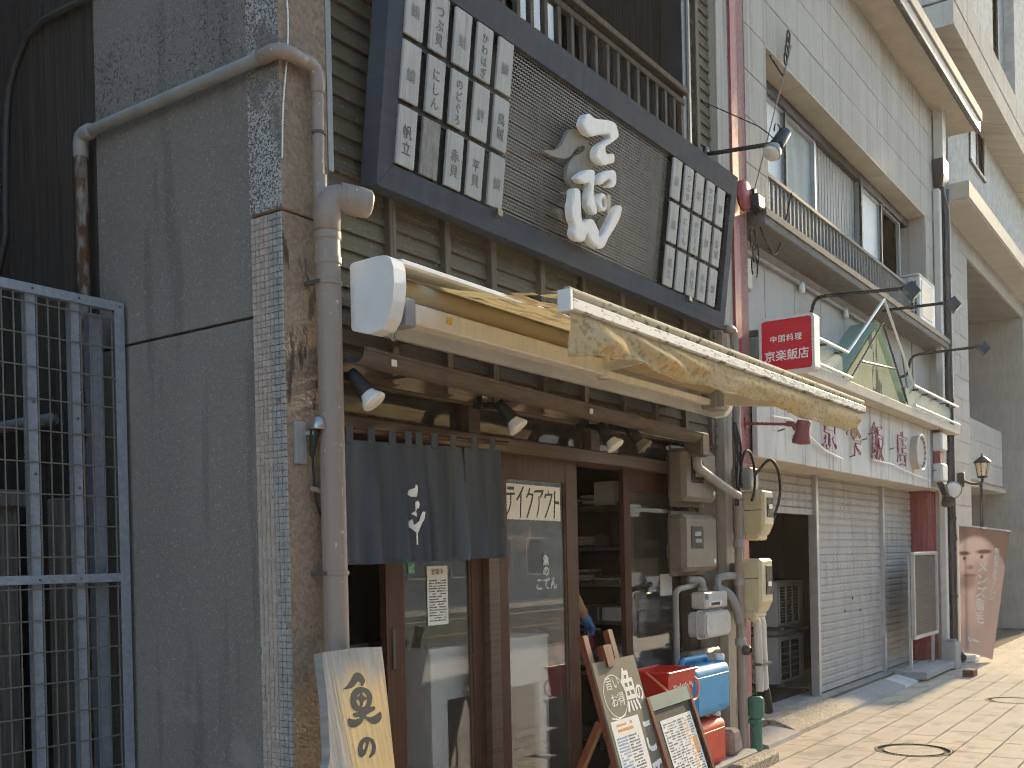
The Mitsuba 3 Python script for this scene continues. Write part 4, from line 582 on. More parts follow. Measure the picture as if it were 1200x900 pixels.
TR = json.loads('{"white":[[[1.484,0.775],[1.535,0.797],[1.583,0.783],[1.717,0.824],[1.811,0.839],[1.832,0.81],[1.86,0.786],[1.85,0.755],[1.776,0.704],[1.72,0.671],[1.739,0.641],[1.782,0.65],[1.784,0.66],[1.818,0.67],[1.835,0.651],[1.835,0.616],[1.767,0.592],[1.759,0.581],[1.695,0.562],[1.623,0.579],[1.614,0.613],[1.632,0.655],[1.7,0.699],[1.752,0.733],[1.741,0.742],[1.659,0.718],[1.582,0.68],[1.519,0.674],[1.458,0.699],[1.457,0.726]],[[1.657,0.488],[1.719,0.538],[1.781,0.568],[1.84,0.587],[1.868,0.567],[1.877,0.513],[1.845,0.482],[1.798,0.472],[1.777,0.48],[1.81,0.513],[1.79,0.516],[1.722,0.465],[1.671,0.451]],[[1.439,0.426],[1.486,0.465],[1.548,0.503],[1.626,0.527],[1.64,0.502],[1.64,0.447],[1.64,0.392],[1.686,0.339],[1.697,0.3],[1.667,0.286],[1.63,0.288],[1.58,0.311],[1.569,0.354],[1.585,0.413],[1.577,0.438],[1.544,0.418],[1.49,0.414]],[[1.68,0.398],[1.719,0.427],[1.762,0.432],[1.788,0.394],[1.796,0.349],[1.756,0.324],[1.704,0.325],[1.676,0.355]],[[1.736,0.385],[1.757,0.395],[1.767,0.37],[1.751,0.361]],[[1.418,0.367],[1.477,0.388],[1.506,0.373],[1.53,0.262],[1.549,0.221],[1.59,0.25],[1.651,0.27],[1.703,0.241],[1.737,0.212],[1.731,0.187],[1.774,0.216],[1.828,0.3],[1.891,0.393],[1.946,0.424],[1.966,0.403],[1.951,0.341],[1.91,0.283],[1.844,0.209],[1.798,0.134],[1.743,0.119],[1.666,0.125],[1.622,0.147],[1.603,0.17],[1.592,0.126],[1.549,0.11],[1.477,0.113],[1.449,0.142],[1.466,0.183],[1.426,0.209],[1.407,0.275],[1.422,0.315]],[[1.804,0.436],[1.842,0.446],[1.854,0.374],[1.822,0.337]]],"grey":[[[1.197,0.503],[1.243,0.519],[1.324,0.538],[1.383,0.595],[1.423,0.67],[1.47,0.701],[1.532,0.705],[1.563,0.683],[1.626,0.684],[1.668,0.656],[1.67,0.61],[1.712,0.562],[1.661,0.533],[1.582,0.511],[1.561,0.468],[1.584,0.438],[1.641,0.43],[1.528,0.395],[1.473,0.407],[1.45,0.446],[1.45,0.5],[1.493,0.557],[1.601,0.617],[1.612,0.657],[1.535,0.629],[1.497,0.59],[1.46,0.543],[1.395,0.519],[1.296,0.503]],[[1.344,0.242],[1.392,0.259],[1.507,0.253],[1.535,0.242],[1.532,0.204],[1.46,0.214]],[[1.405,0.343],[1.487,0.379],[1.51,0.345],[1.458,0.34]],[[1.609,0.422],[1.652,0.383],[1.678,0.315],[1.755,0.308],[1.703,0.282],[1.646,0.288]],[[1.787,0.286],[1.884,0.349],[1.907,0.326],[1.842,0.252]]],"fish":[[[0.076,1.035],[0.105,1.043],[0.135,1.068],[0.156,1.088],[0.173,1.092],[0.198,1.078],[0.21,1.054],[0.196,1.038],[0.18,1.032],[0.181,1.051],[0.168,1.056],[0.153,1.046],[0.132,1.034],[0.102,1.032]],[[0.18,1.032],[0.22,1.018],[0.235,0.991],[0.224,0.961],[0.2,0.941],[0.171,0.937],[0.139,0.938],[0.111,0.953],[0.106,0.984],[0.122,1.016],[0.15,1.032]],[[0.164,1.008],[0.186,1.013],[0.204,0.997],[0.202,0.972],[0.183,0.952],[0.151,0.956],[0.138,0.975],[0.145,0.996]],[[0.169,1.013],[0.181,1.012],[0.181,0.995],[0.201,0.986],[0.199,0.979],[0.181,0.978],[0.167,0.954],[0.155,0.956],[0.161,0.98],[0.139,0.988],[0.141,0.996],[0.163,0.997]],[[0.111,0.938],[0.154,0.936],[0.176,0.942],[0.223,0.95],[0.243,0.944],[0.231,0.931],[0.192,0.923],[0.175,0.916],[0.2,0.907],[0.239,0.913],[0.267,0.925],[0.267,0.898],[0.247,0.881],[0.213,0.877],[0.185,0.895],[0.168,0.912],[0.152,0.894],[0.121,0.881],[0.085,0.883],[0.074,0.9],[0.08,0.924],[0.104,0.912],[0.132,0.911],[0.156,0.916],[0.126,0.919],[0.11,0.925]],[[0.101,0.786],[0.113,0.817],[0.137,0.835],[0.17,0.837],[0.198,0.82],[0.206,0.793],[0.192,0.765],[0.165,0.754],[0.154,0.757],[0.179,0.778],[0.186,0.805],[0.172,0.821],[0.163,0.803],[0.142,0.773],[0.119,0.762],[0.105,0.769]],[[0.128,0.792],[0.135,0.811],[0.151,0.821],[0.153,0.808],[0.137,0.788]]],"noren":[[[3.553,1.841],[3.564,1.834],[3.563,1.811],[3.551,1.788],[3.522,1.787],[3.508,1.797],[3.514,1.815],[3.546,1.825]],[[3.544,1.757],[3.562,1.769],[3.573,1.754],[3.561,1.735],[3.543,1.742]],[[3.521,1.711],[3.543,1.723],[3.548,1.7]],[[3.506,1.673],[3.524,1.685],[3.529,1.658],[3.565,1.678],[3.59,1.72],[3.602,1.721],[3.598,1.694],[3.576,1.663],[3.551,1.628],[3.537,1.632],[3.511,1.654]],[[3.543,1.727],[3.547,1.727],[3.553,1.765],[3.548,1.765]],[[3.542,1.628],[3.547,1.628],[3.547,1.575],[3.541,1.575]]],"takeout":[[[[4.56,1.882],[4.623,1.883]],0.016],[[[4.541,1.85],[4.63,1.854]],0.0128],[[[4.591,1.849],[4.589,1.8],[4.571,1.763],[4.538,1.728]],0.01],[[[4.715,1.895],[4.681,1.854],[4.646,1.821]],0.0119],[[[4.689,1.855],[4.684,1.785],[4.68,1.726]],0.0119],[[[4.778,1.889],[4.76,1.857],[4.742,1.838]],0.0119],[[[4.768,1.858],[4.807,1.855],[4.788,1.807],[4.742,1.725]],0.0119],[[[4.82,1.873],[4.91,1.88],[4.898,1.863],[4.884,1.846]],0.0137],[[[4.867,1.85],[4.869,1.809],[4.854,1.761],[4.84,1.732]],0.01],[[[4.965,1.885],[4.966,1.865]],0.0091],[[[4.929,1.838],[4.932,1.859],[5.005,1.863],[4.98,1.813],[4.928,1.731]],0.0119],[[[5.033,1.885],[5.022,1.724]],0.011],[[[5.03,1.82],[5.076,1.818]],0.0164]]}')
def chaikin(q, k=2):
    q = np.array(q, float)
    for _ in range(k):
        n_ = np.roll(q, -1, 0); q = np.stack([q*.78+n_*.22, q*.22+n_*.78], 1).reshape(-1, 2)
    return q
def soft(q, r=.006): return Polygon(chaikin(q)).buffer(0).buffer(-r*.4).buffer(r).buffer(-r*.6)
def puffy(poly, depth, M, m_, nm):
    lay = [(0, 0), (depth*.62, .0), (depth*.78, .003), (depth*.90, .008), (depth*.97, .014), (depth, .022)]; ms = []
    base = poly.simplify(.0008)
    for (h0, b0), (h1, b1) in zip(lay, lay[1:]):
        s = base.buffer(-b0)
        ms.append(prism(s, (h1-h0), M @ trimesh.transformations.translation_matrix([0, 0, h0])))
    return P(sb, nm, cat(ms), m_)
wl = [soft(q) for q in TR['white']]; wl[3] = wl[3].difference(Polygon(TR['white'][4]).buffer(.006))
for k in (0, 1, 2, 3, 5): puffy(wl[k].buffer(-.004), .042, sgn(.055), 'm_letter', 'carved_letter')
P(sb, 'wood_chip', prism(soft(TR['white'][6], .003), .05, sgn(.03)), 'm_tan')
for q in TR['grey']: P(sb, 'grey_character', prism(soft(q), .022, sgn(.008)), 'm_greyletter')
P(sb, 'cover_board', box(3.36, 7.05, 2.90, 3.10, 4.155, 4.17), 'm_frame')  # added board, keeps sun off the siding behind the sign
P(sb, 'hanger', cat([box(4.2, 4.24, 2.95, 3.14, 3.20, 3.23), box(6.4, 6.44, 2.95, 3.14, 3.20, 3.23), box(4.2, 4.24, 2.95, 3.14, 4.0, 4.03), box(6.4, 6.44, 2.95, 3.14, 4.0, 4.03)]), 'm_iron')
# ================================================================ awning
an = thing('awning', 'worn yellow folding awning with white cassette and sagging mildewed valance', 'awning')
cap = Polygon([(0, 0), (.10, -.028), (.17, -.020), (.205, .02), (.228, .09), (.236, .16), (.234, .22), (.222, .255), (.195, .274), (.15, .278), (.0, .275)]).buffer(-.02).buffer(.02, quad_segs=6)
P(an, 'end_cap', prism(cap, .075, fr((3.215, 2.955, 2.452), (0, -1, 0), (0, 0, 1))), 'm_white'); P(an, 'end_cap', prism(cap, .06, fr((6.60, 2.955, 2.452), (0, -1, 0), (0, 0, 1))), 'm_white')
P(an, 'cassette', cat([box(3.215, 6.54, 2.74, 2.955, 2.70, 2.728, .008), box(3.215, 6.54, 2.94, 2.965, 2.46, 2.70)]), 'm_white')
for x in (3.6, 5.0, 6.3): P(an, 'wall_bracket', box(x, x+.06, 2.955, 3.14, 2.50, 2.60), 'm_iron')
P(an, 'roller', tube([(3.22, 2.815, 2.612), (6.54, 2.815, 2.612)], .058, 18), 'm_roll', True)
P(an, 'torsion_bar', box(3.22, 6.54, 2.80, 2.85, 2.485, 2.525, .004), 'm_cream')
P(an, 'arm', box(3.30, 4.86, 2.74, 2.795, 2.475, 2.56, .008), 'm_cream'); P(an, 'arm_joint', box(3.24, 3.30, 2.74, 2.84, 2.46, 2.575, .006), 'm_greyplastic')
P(an, 'arm_elbow', tube([(4.89, 2.765, 2.46), (4.89, 2.765, 2.58)], .036, 14), 'm_cream', True); P(an, 'arm', tube([(4.88, 2.75, 2.52), (4.2, 1.98, 2.41)], .026, 10), 'm_cream', True)
P(an, 'arm', hull([(6.40, 2.80, 2.49), (6.46, 2.80, 2.49), (6.40, 2.80, 2.56), (6.46, 2.80, 2.56), (6.42, 2.0, 2.39), (6.47, 2.0, 2.39), (6.42, 2.0, 2.44), (6.47, 2.0, 2.44)]), 'm_cream')
P(an, 'arm_joint', cat([box(6.36, 6.52, 2.76, 2.87, 2.46, 2.575, .01), tube([(6.40, 2.75, 2.47), (6.40, 2.75, 2.58)], .028)]), 'm_greyplastic')
P(an, 'safety_tag', box(3.50, 3.53, 2.736, 2.739, 2.51, 2.54), 'm_yellow'); P(an, 'drive_eye', tube([(3.22+.016*math.cos(t), 2.80, 2.43+.026*math.sin(t)) for t in np.linspace(0, 6.28, 14)], .005, 6), 'm_steel', True)
BX0, BX1, BY, BZ = 3.09, 6.62, 1.90, 2.40
P(an, 'front_bar', box(BX0+.01, BX1, BY-.03, BY+.035, BZ-.035, BZ+.008, .005), 'm_barmildew'); P(an, 'bar_lip', tube([(BX0+.01, BY-.003, BZ+.028), (BX1, BY-.003, BZ+.028)], .022, 12), 'm_barcloth', True); P(an, 'bar_cap', box(BX0-.012, BX0+.008, BY-.034, BY+.02, BZ-.042, BZ+.034, .003), 'm_white')
s_, t_ = np.meshgrid(np.linspace(0, 1, 90), np.linspace(0, 1, 24))
X = 3.25+(6.52-3.25)*s_; X = X*(1-t_)+(BX0+.02+(BX1-BX0-.03)*s_)*t_
nz = meshkit.fbm(np.stack([X*3, t_*4, t_*0], -1), 4, 3)-.5
Yc = 2.79+(BY-2.79)*t_; Zc = 2.668+(BZ+.035-2.668)*t_-.035*np.sin(np.pi*t_)+nz*.03*np.sin(np.pi*t_)
Pg = np.stack([X, Yc, Zc], -1); cl = grid(Pg)
cen = cl.vertices[cl.faces].mean(1); sc = meshkit.fbm(np.stack([cen[:, 0]*7, cen[:, 1]*12, cen[:, 2]*0], -1), 4, 9)
keep = ~((sc > .68) & (cen[:, 0] < 3.75)) & ~((cen[:, 0] < 3.42) & (sc > .55))
cl.update_faces(keep); P(an, 'canopy_cloth', cl, 'm_awning', True)
s_, t_ = np.meshgrid(np.linspace(0, 1, 140), np.linspace(0, 1, 18))
X = BX0+.02+(BX1-BX0-.14)*s_
hem = np.interp(s_, [0, .03, .06, .10, .16, .3, .42, .56, .66, .76, .92, 1], [.155, .150, .120, .118, .122, .118, .126, .105, .12, .14, .135, .10])
fold = .018*np.sin(s_*46+t_*2.5)*np.exp(-((s_-.05)/.10)**2)+.012*np.sin(s_*17+t_*3)+.02*(meshkit.fbm(np.stack([X*5, t_*2.4, t_*0], -1), 3, 5)-.5)
swag = .020*np.sin((s_*11+.3)*(1-t_*.55)*6.28)*np.exp(-((s_-.12)/.16)**2)+.010*np.sin(s_*33+t_*5)*t_; Yv = BY-.01+fold*t_*1.2+swag*np.sqrt(t_)-.020*np.sin(np.pi*t_); Zv = BZ-.035-hem*t_+.006*np.sin(s_*60)*t_
vl = grid(np.stack([X, Yv, Zv], -1)); P(an, 'valance', vl, 'm_valance', True)
P(an, 'hem_cord', tube(np.stack([X[-1], Yv[-1]-.002, Zv[-1]], -1)[::3], .006, 6), 'm_valance', True)
# frayed strip at the far end
r = random.Random(4); ms = []
for k in range(16):
    x = 6.47+.006*k; ln = r.uniform(.03, .15); sw = r.uniform(-.05, .02)
    ms.append(tube([(x, BY+.005, BZ-.07), (x+sw*.4, BY+.01, BZ-.07-ln*.6), (x+sw, BY+.012, BZ-.07-ln)], [.006, .004, .0012], 5))
P(an, 'frayed_edge', cat(ms), 'm_valance')
# ================================================================ gutter, downpipe, lamps
gt = thing('shop_gutter', 'brown half round gutter under the awning across the shopfront', 'gutter')
prof = [(math.cos(a)*.058, math.sin(a)*.058) for a in np.linspace(math.pi, 2*math.pi, 13)]; prof = Polygon(prof+[(q[0]*.93, q[1]*.93) for q in prof[::-1]])
def gut(x0, z0, x1, z1): 
    u = np.array([x1-x0, 0, z1-z0]); L_ = np.linalg.norm(u)
    return prism(prof, L_, np.column_stack([np.r_[0, 1, 0, 0], np.r_[0, 0, 1, 0], np.r_[u/L_, 0], np.r_[x0, 2.94, z0, 1]]))
P(gt, 'trough', gut(3.14, 2.37, 6.42, 2.305), 'm_gutter'); P(gt, 'lip', tube([(3.14, 2.882, 2.372), (6.42, 2.882, 2.307)], .008, 8), 'm_gutter', True)
for x in (3.9, 4.95, 5.75): P(gt, 'joint_sleeve', gut(x, 2.37-.0198*(x-3.14)-.003, x+.05, 2.367-.0198*(x+.05-3.14)), 'm_gutter')
for x in (3.30, 4.93): P(gt, 'maker_label', box(x, x+.03, 2.876, 2.8815, 2.322-.0198*(x-3.2), 2.35-.0198*(x-3.2)), 'm_white')
for x in (3.5, 4.4, 5.3, 6.2): P(gt, 'hanger', box(x, x+.012, 2.94, 3.13, 2.31, 2.325), 'm_iron')
P(gt, 'outlet', cat([box(6.40, 6.52, 2.88, 3.02, 2.16, 2.32, .012)]), 'm_gutter')
P(gt, 'down_pipe', tube(bend([(6.46, 2.95, 2.18), (6.46, 2.95, 2.09), (7.05, 2.93, 1.93), (7.12, 2.93, 1.92)], .04, 5), .032, 12), 'm_pipegrey', True)
def spot(x, z, dx, label, dark=False, first=None):
    k = thing('spot_lamp', label, 'lamp')
    P(k, 'base', box(x-.03, x+.03, 3.07, 3.13, z+.07, z+.13, .006), 'm_black'); P(k, 'arm', tube([(x, 3.08, z+.09), (x, 2.98, z+.07)], .018), 'm_black', True)
    d = np.array([dx, -.55, -.75]); d /= np.linalg.norm(d); o = np.array([x, 2.98, z+.075])
    P(k, 'holder', lathe([(0, -.02), (.026, -.018), (.032, .02), (.038, .09), (.034, .10)], o, d, 16), 'm_black', True)
    P(k, 'bulb', lathe([(.030, .09), (.034, .108), (.053, .138), (.056, .147), (.050, .153), (.025, .158), (0, .159)], o, d, 20), 'm_brownbox' if dark else 'm_bulb', True)
spot(3.17, 2.20, .22, 'white bulbed spot lamp above the curtain, nearest the drainpipe'); spot(4.22, 2.19, .25, 'white bulbed spot lamp under the gutter above the takeout door'); spot(5.22, 2.175, .12, 'white bulbed spot lamp turned to the street above the open doorway'); spot(5.56, 2.195, .3, 'dark shaded spot lamp under the gutter nearest the downpipe elbow', True)
# ================================================================ noren curtain
nk = thing('noren_curtain', 'dark navy split noren curtain with white emblem over the left door', 'curtain')
P(nk, 'rod', tube([(3.06, 2.995, 2.045), (4.30, 2.995, 2.085)], .011, 8), 'm_door', True)
def sheet(x0, x1, z0, z1, seed, n=40, m_=26, zt=2.035):
    s, t = np.meshgrid(np.linspace(0, 1, n), np.linspace(0, 1, m_)); X = x0+(x1-x0)*s
    w = .019*np.sin(X*34+seed)+.013*np.sin(X*59+seed*2.1)
    Z = z1+(z0-z1)*t+(X-3.06)*.034*(1-t); Yy = 2.985+w*(t**.7)-.012*t
    return grid(np.stack([X, Yy, Z], -1))
for k, (x0, x1, zb) in enumerate(((3.075, 3.475, 1.492), (3.478, 3.625, 1.497), (3.63, 3.905, 1.500), (3.925, 4.225, 1.507))):
    P(nk, 'panel', sheet(x0, x1, zb, 2.005, k*1.7), 'm_noren', True)
    P(nk, 'hem', tube([(x0+.002, 2.972, zb+.012), (x1-.002, 2.972, zb+.012)], .0025, 5), 'm_noren')
    nt = max(2, int((x1-x0)/.105)); 
    for i in range(nt):
        x = x0+(x1-x0)*(i+.5)/nt; z = 2.005+(x-3.06)*.034
        P(nk, 'tab', box(x-.021, x+.021, 2.979, 2.983, z-.012, z+.055), 'm_noren')
for q in TR['noren']:
    m = prism(Polygon(q).buffer(.0012), .002, fr((0, 0, 0))).subdivide(); v = m.vertices.copy()
    for i, (x, y, z) in enumerate(v):
        k, zb = (0, 1.492) if x < 3.4765 else (1, 1.497); t = min(max((2.005-z)/(2.005-zb), 0), 1)
        v[i, 1] = y+2.982+(.019*math.sin(x*34+k*1.7)+.013*math.sin(x*59+k*1.7*2.1))*t**.7-.012*t
    m.vertices = v; P(nk, 'emblem', m, 'm_paper')
# ================================================================ things by the door
tk = thing('takeout_notice', 'white paper notice with black hand lettering in the door glass', 'notice')
P(tk, 'paper', prism([(4.54, 1.909), (5.089, 1.907), (5.090, 1.713), (4.522, 1.716)], .0015, fr((0, 3.186, 0))), 'm_papercream')
P(tk, 'lettering', prism(unary_union([LineString(p).buffer(w/2, cap_style=2) for p, w in TR['takeout']]), .001, fr((0, 3.1843, 0))), 'm_ink')
mn = thing('menu_notice', 'tall white printed notice in the left door glass under the curtain', 'notice')
P(mn, 'paper', box(3.915, 4.075, 3.2215, 3.223, 1.185, 1.475), 'm_paper'); P(mn, 'title', prism(affinity.translate(word('営業中', .032, fat=.01), 3.947, 1.435), .0008, fr((0, 3.2212, 0))), 'm_print')
P(mn, 'print', prints(fr((3.925, 3.2212, 1.20)), .14, .21, 16, 5), 'm_print')
gs = thing('green_sticker', 'small green sticker in the left door glass beside the notice', 'sticker'); P(gs, 'sheet', box(3.775, 3.825, 3.222, 3.2235, 1.44, 1.495), 'm_greensticker'); P(gs, 'print', prints(fr((3.78, 3.2215, 1.445)), .04, .04, 4, 2), 'm_paper')
et = thing('etched_lettering', 'pale calligraphy lettering on the glass of the middle door', 'lettering')
P(et, 'glyphs', prism(unary_union([affinity.translate(word('魚の', .062, True), 4.90, 1.53), affinity.translate(word('こてん', .075, False), 4.82, 1.33)]).boundary.buffer(.0016), .0008, fr((0, 3.1885, 0))), 'm_letter')
wp = thing('grey_notice', 'blank greyish paper taped inside the right door', 'notice'); P(wp, 'paper', box(6.42, 6.64, 3.2215, 3.223, 1.225, 1.375), 'm_paper')
bs = thing('blue_sticker', 'small blue and white sticker on the right door', 'sticker'); P(bs, 'sheet', box(6.51, 6.64, 3.206, 3.208, 1.475, 1.575), 'm_sticker'); P(bs, 'border', prism(sbox(6.51, 1.475, 6.64, 1.575).difference(sbox(6.516, 1.481, 6.634, 1.569)), .001, fr((0, 3.2058, 0))), 'm_paper'); P(bs, 'mark', prism(unary_union([sbox(6.545, 1.54, 6.63, 1.548), sbox(6.545, 1.49, 6.553, 1.54), sbox(6.575, 1.49, 6.625, 1.525)]), .001, fr((0, 3.2058, 0))), 'm_paper')
# wooden name board leaning by the drainpipe
wb = thing('wooden_name_board', 'weathered upright timber board with painted black characters leaning by the drainpipe', 'sign')
BO = np.array([2.8347, 2.62, 0.]); BV = np.array([0, .20255, .97927]); BM = fr(BO, (1, 0, 0), BV)
edge = [(0, 1.185), (-.012, 1.0), (-.03, .90), (-.045, .80), (-.067, .755), (-.09, .55), (-.10, .30), (-.115, .01), (.245, .01), (.262, .35), (.291, .691), (.318, .95), (.340, 1.179), (.18, 1.188)]
P(wb, 'board', prism(edge, .045, BM @ trimesh.transformations.translation_matrix([0, 0, -.045])), 'm_board')
fs = [soft(q, .003) for q in TR['fish']]; fish = [fs[0], fs[1].difference(fs[2]), fs[3], fs[4], fs[5].difference(fs[6])]
P(wb, 'lettering', prism(unary_union(fish[:4]), .0015, BM), 'm_ink'); P(wb, 'lettering', prism(fish[4], .0015, BM), 'm_ink')
for i, c in enumerate('こてん'): P(wb, 'lettering', prism(affinity.translate(word(c, .15, fat=.015), .04, .28-.16*i), .0015, BM), 'm_ink')
# easel chalkboard
ez = thing('chalkboard_easel', 'olive chalkboard with white lettering and menu sheets on a dark wooden easel', 'chalkboard')
EO = np.array([4.315, 2.54, .99]); ED = np.array([.012, -.27, -.963]); ED /= np.linalg.norm(ED); EU = np.array([.999, .0, .012])
EU = EU-ED*(EU@ED); EU /= np.linalg.norm(EU); EN = np.cross(EU, -ED)
def em(off): return fr(EO+ED*.98+EN*off, EU, -ED)
Hh = .98
P(ez, 'board', prism(sbox(0, .05, .425, Hh), .012, em(-.012)), 'm_chalk')
for nm, q in (('sheet', (.022, .34, .30, .685)), ('sheet', (.022, .03, .30, .335))):
    s = P(ez, nm, prism(sbox(*q), .001, em(.0005)), 'm_paper')
    M = em(.0017) @ trimesh.transformations.translation_matrix([q[0]+.015, q[1]+.01, 0])
    P(s, 'print', prints(M, .105, q[3]-q[1]-.09, 17, int(q[1]*99), .85), 'm_printblue'); P(s, 'print', prints(M @ trimesh.transformations.translation_matrix([.115, 0, 0]), .105, q[3]-q[1]-.09, 17, 5+int(q[1]*99), .85), 'm_print'); P(s, 'title', prints(M @ trimesh.transformations.translation_matrix([.03, q[3]-q[1]-.075, 0]), .16, .055, 2, 3, .9), 'm_printorange')
g1 = unary_union([affinity.translate(word('魚', .235, sx=.62, fat=.014), .215, .725), affinity.translate(word('の', .10, sx=.8, fat=.02), .338, .755)])
g2 = unary_union([affinity.translate(word('こてん', .20, True, .02, sx=.6, fat=.022), .302, .70)])
P(ez, 'lettering', prism(affinity.translate(word('魚', .235, sx=.62, fat=.014), .215, .725), .0012, em(.0002)), 'm_paper'); P(ez, 'lettering', prism(affinity.translate(word('の', .10, sx=.8, fat=.02), .338, .755), .0012, em(.0002)), 'm_paper'); P(ez, 'lettering', prism(g2, .0012, em(.0002)), 'm_paper')
P(ez, 'small_lettering', prism(unary_union([affinity.translate(word('旨い', .07), .065, .84), affinity.translate(word('お得', .07), .08, .755), LineString([(.05, .70), (.11, .688), (.18, .70)]).buffer(.004), Point(.135, .80).buffer(.105).exterior.buffer(.0025)]), .001, em(.0002)), 'm_paper')
def leg(k, a, b, w=.022, t=.016, name='leg'):
    a, b = np.array(a, float), np.array(b, float); d = b-a; L_ = np.linalg.norm(d); d /= L_; u = EU
    n_ = np.cross(u, d); n_ /= np.linalg.norm(n_); u = np.cross(d, n_)
    P(k, name, hull([p+u*s*w+n_*q*t for p in (a, b) for s in (-1, 1) for q in (-1, 1)]), 'm_mahog')
up = -ED
leg(ez, EO+EU*.03-EN*.03+up*.14, EO+EU*.03-EN*.03+ED*1.02); leg(ez, EO+EU*.28-EN*.03+up*.15, EO+EU*.28-EN*.03+ED*1.02)
leg(ez, EO+EU*.03-EN*.055+ED*.28, (EO+EU*.03)*[1, 0, 0]+[.0, 2.86, .0]); leg(ez, EO+EU*.36-EN*.055+ED*.28, (EO+EU*.36)*[1, 0, 0]+[0, 2.80, .02])
leg(ez, EO+EU*.06-EN*.06+ED*.27, EO+EU*.34-EN*.06+ED*.27, .02, .014, 'rail')
P(ez, 'clip', hull([EO+EU*x-EN*y+up*z for x in (.125, .20) for y in (-.014, .03) for z in (-.035, .075)]), 'm_mahog')
P(ez, 'foot_ledge', hull([EO+EU*x+EN*y+ED*z for x in (-.01, .43) for y in (-.02, .035) for z in (.93, .95)]), 'm_mahog')
# second menu board
m2 = thing('menu_stand', 'black menu board with photo menus and green top strip on a brown stand', 'menu board')
MO = np.array([4.765, 2.48, .775]); MD = np.array([.02, -.30, -.955]); MD /= np.linalg.norm(MD); MU = np.array([.999, -.03, -.02]); MU = MU-MD*(MU@MD); MU /= np.linalg.norm(MU); MN = np.cross(MU, -MD)
def mm(off): return fr(MO+MD*.80+MN*off, MU, -MD)
P(m2, 'panel', prism(sbox(0, 0, .435, .80), .015, mm(-.015)), 'm_black'); P(m2, 'top_strip', prism(sbox(-.004, .725, .435, .80), .010, mm(.001)), 'm_green'); P(m2, 'frame', prism(sbox(.435, -.03, .462, .80), .03, mm(-.018)), 'm_mahog'); P(m2, 'frame', prism(sbox(-.027, -.03, 0, .80), .03, mm(-.018)), 'm_mahog')
for q, sd in (((.05, .30, .40, .665), 3), ((.05, -.01, .40, .275), 4)):
    s = P(m2, 'menu_sheet', prism(sbox(*q), .001, mm(.0008)), 'm_paper')
    for c in range(6):
        M = mm(.0020) @ trimesh.transformations.translation_matrix([q[0]+.015+.055*c, q[1]+.012, 0]) @ trimesh.transformations.rotation_matrix(0, [0, 0, 1])
        P(s, 'print', prints(M, .045, q[3]-q[1]-.03, 24, sd*10+c, .78), ('m_print', 'm_print', 'm_print', 'm_print', 'm_printorange', 'm_print')[c])
    P(s, 'photo', prism(sbox(q[2]-.06, q[1]+.15, q[2]-.02, q[1]+.23), .001, mm(.0022)), 'm_printorange')
P(m2, 'back_leg', hull([MO+MU*x-MN*y+MD*z for x in (.42, .45) for y, z in ((.01, .1), (.04, .1))]+[[4.765+.42, 2.72, .0], [4.765+.45, 2.72, .0], [4.765+.42, 2.75, .0], [4.765+.45, 2.75, .0]]), 'm_mahog')
P(m2, 'side_hoop', tube(bend([MO+MU*.46+MD*.42, MO+MU*.53+MD*.60+np.array([0, .02, 0]), MO+MU*.50+MD*.80+np.array([0, .05, 0])], .1), .008, 8), 'm_mahog', True)
# cans, basket, crate
def jerrycan(name, label, x0, x1, y0, y1, z0, z1, m_, capm):
    k = thing(name, label, 'jerrycan'); h = z1-z0
    rr = .055; body = rounded([((X, Yy, Z), rr) for X in (x0+rr, x1-rr) for Yy in (y0+rr, y1-rr) for Z in (z0+rr, z0+h*.90-rr)])
    P(k, 'body', body, m_, True); P(k, 'handle', tube(bend([(x0+.07, (y0+y1)/2, z0+h*.88), (x0+.08, (y0+y1)/2, z1), (x1-.15, (y0+y1)/2, z1), (x1-.12, (y0+y1)/2, z0+h*.88)], .05, 6), .019, 12), m_, True)
    P(k, 'spout', lathe([(.034, 0), (.030, .03)], (x1-.06, y0+.06, z0+h*.885)), m_, True); P(k, 'cap', lathe([(0, .05), (.030, .05), (.034, .044), (.034, .012), (0, .012)], (x1-.06, y0+.06, z0+h*.895)), capm, 40)
    P(k, 'side_panel', hull(box(x0+.05, x1-.05, y0-.004, y0+.004, z0+h*.16, z0+h*.72, .003).vertices), m_); P(k, 'end_panel', hull(box(x0-.004, x0+.004, y0+.04, y1-.04, z0+h*.16, z0+h*.72, .003).vertices), m_)
    return k
jerrycan('red_jerrycan', 'red plastic jerrycan on the step under the blue one', 6.10, 6.60, 2.83, 3.06, .098, .44, 'm_redcan', 'm_white')
b_ = jerrycan('blue_jerrycan', 'blue plastic jerrycan with white cap standing on the red one', 6.07, 6.66, 2.82, 3.07, .442, .815, 'm_blueplastic', 'm_white')
ck = thing('wooden_crate', 'low brown crate on the step carrying the red basket', 'crate')
for z in (.10, .27, .44): P(ck, 'slat', box(5.46, 5.92, 2.83, 2.845, z+.005, z+.15), 'm_beam'); P(ck, 'slat', box(5.46, 5.475, 2.85, 3.08, z+.005, z+.15), 'm_beam'); P(ck, 'slat', box(5.46, 5.92, 3.085, 3.10, z+.005, z+.15), 'm_beam')
P(ck, 'top', box(5.45, 5.93, 2.82, 3.10, .595, .612), 'm_beam')
bk = thing('red_basket', 'red plastic hand basket with orange handles in front of the blue jerrycan', 'basket')
def frust(x0, x1, y0, y1, z0, z1, e): return hull([(a, b, z0) for a in (x0+e, x1-e) for b in (y0+e, y1-e)]+[(a, b, z1) for a in (x0, x1) for b in (y0, y1)])
z0, z1 = .614, .80; x0, x1, y0, y1 = 5.58, 5.96, 2.76, 3.02
outer = prism(sbox(0, 0, 1, 1), 1, np.eye(4)); ms = []
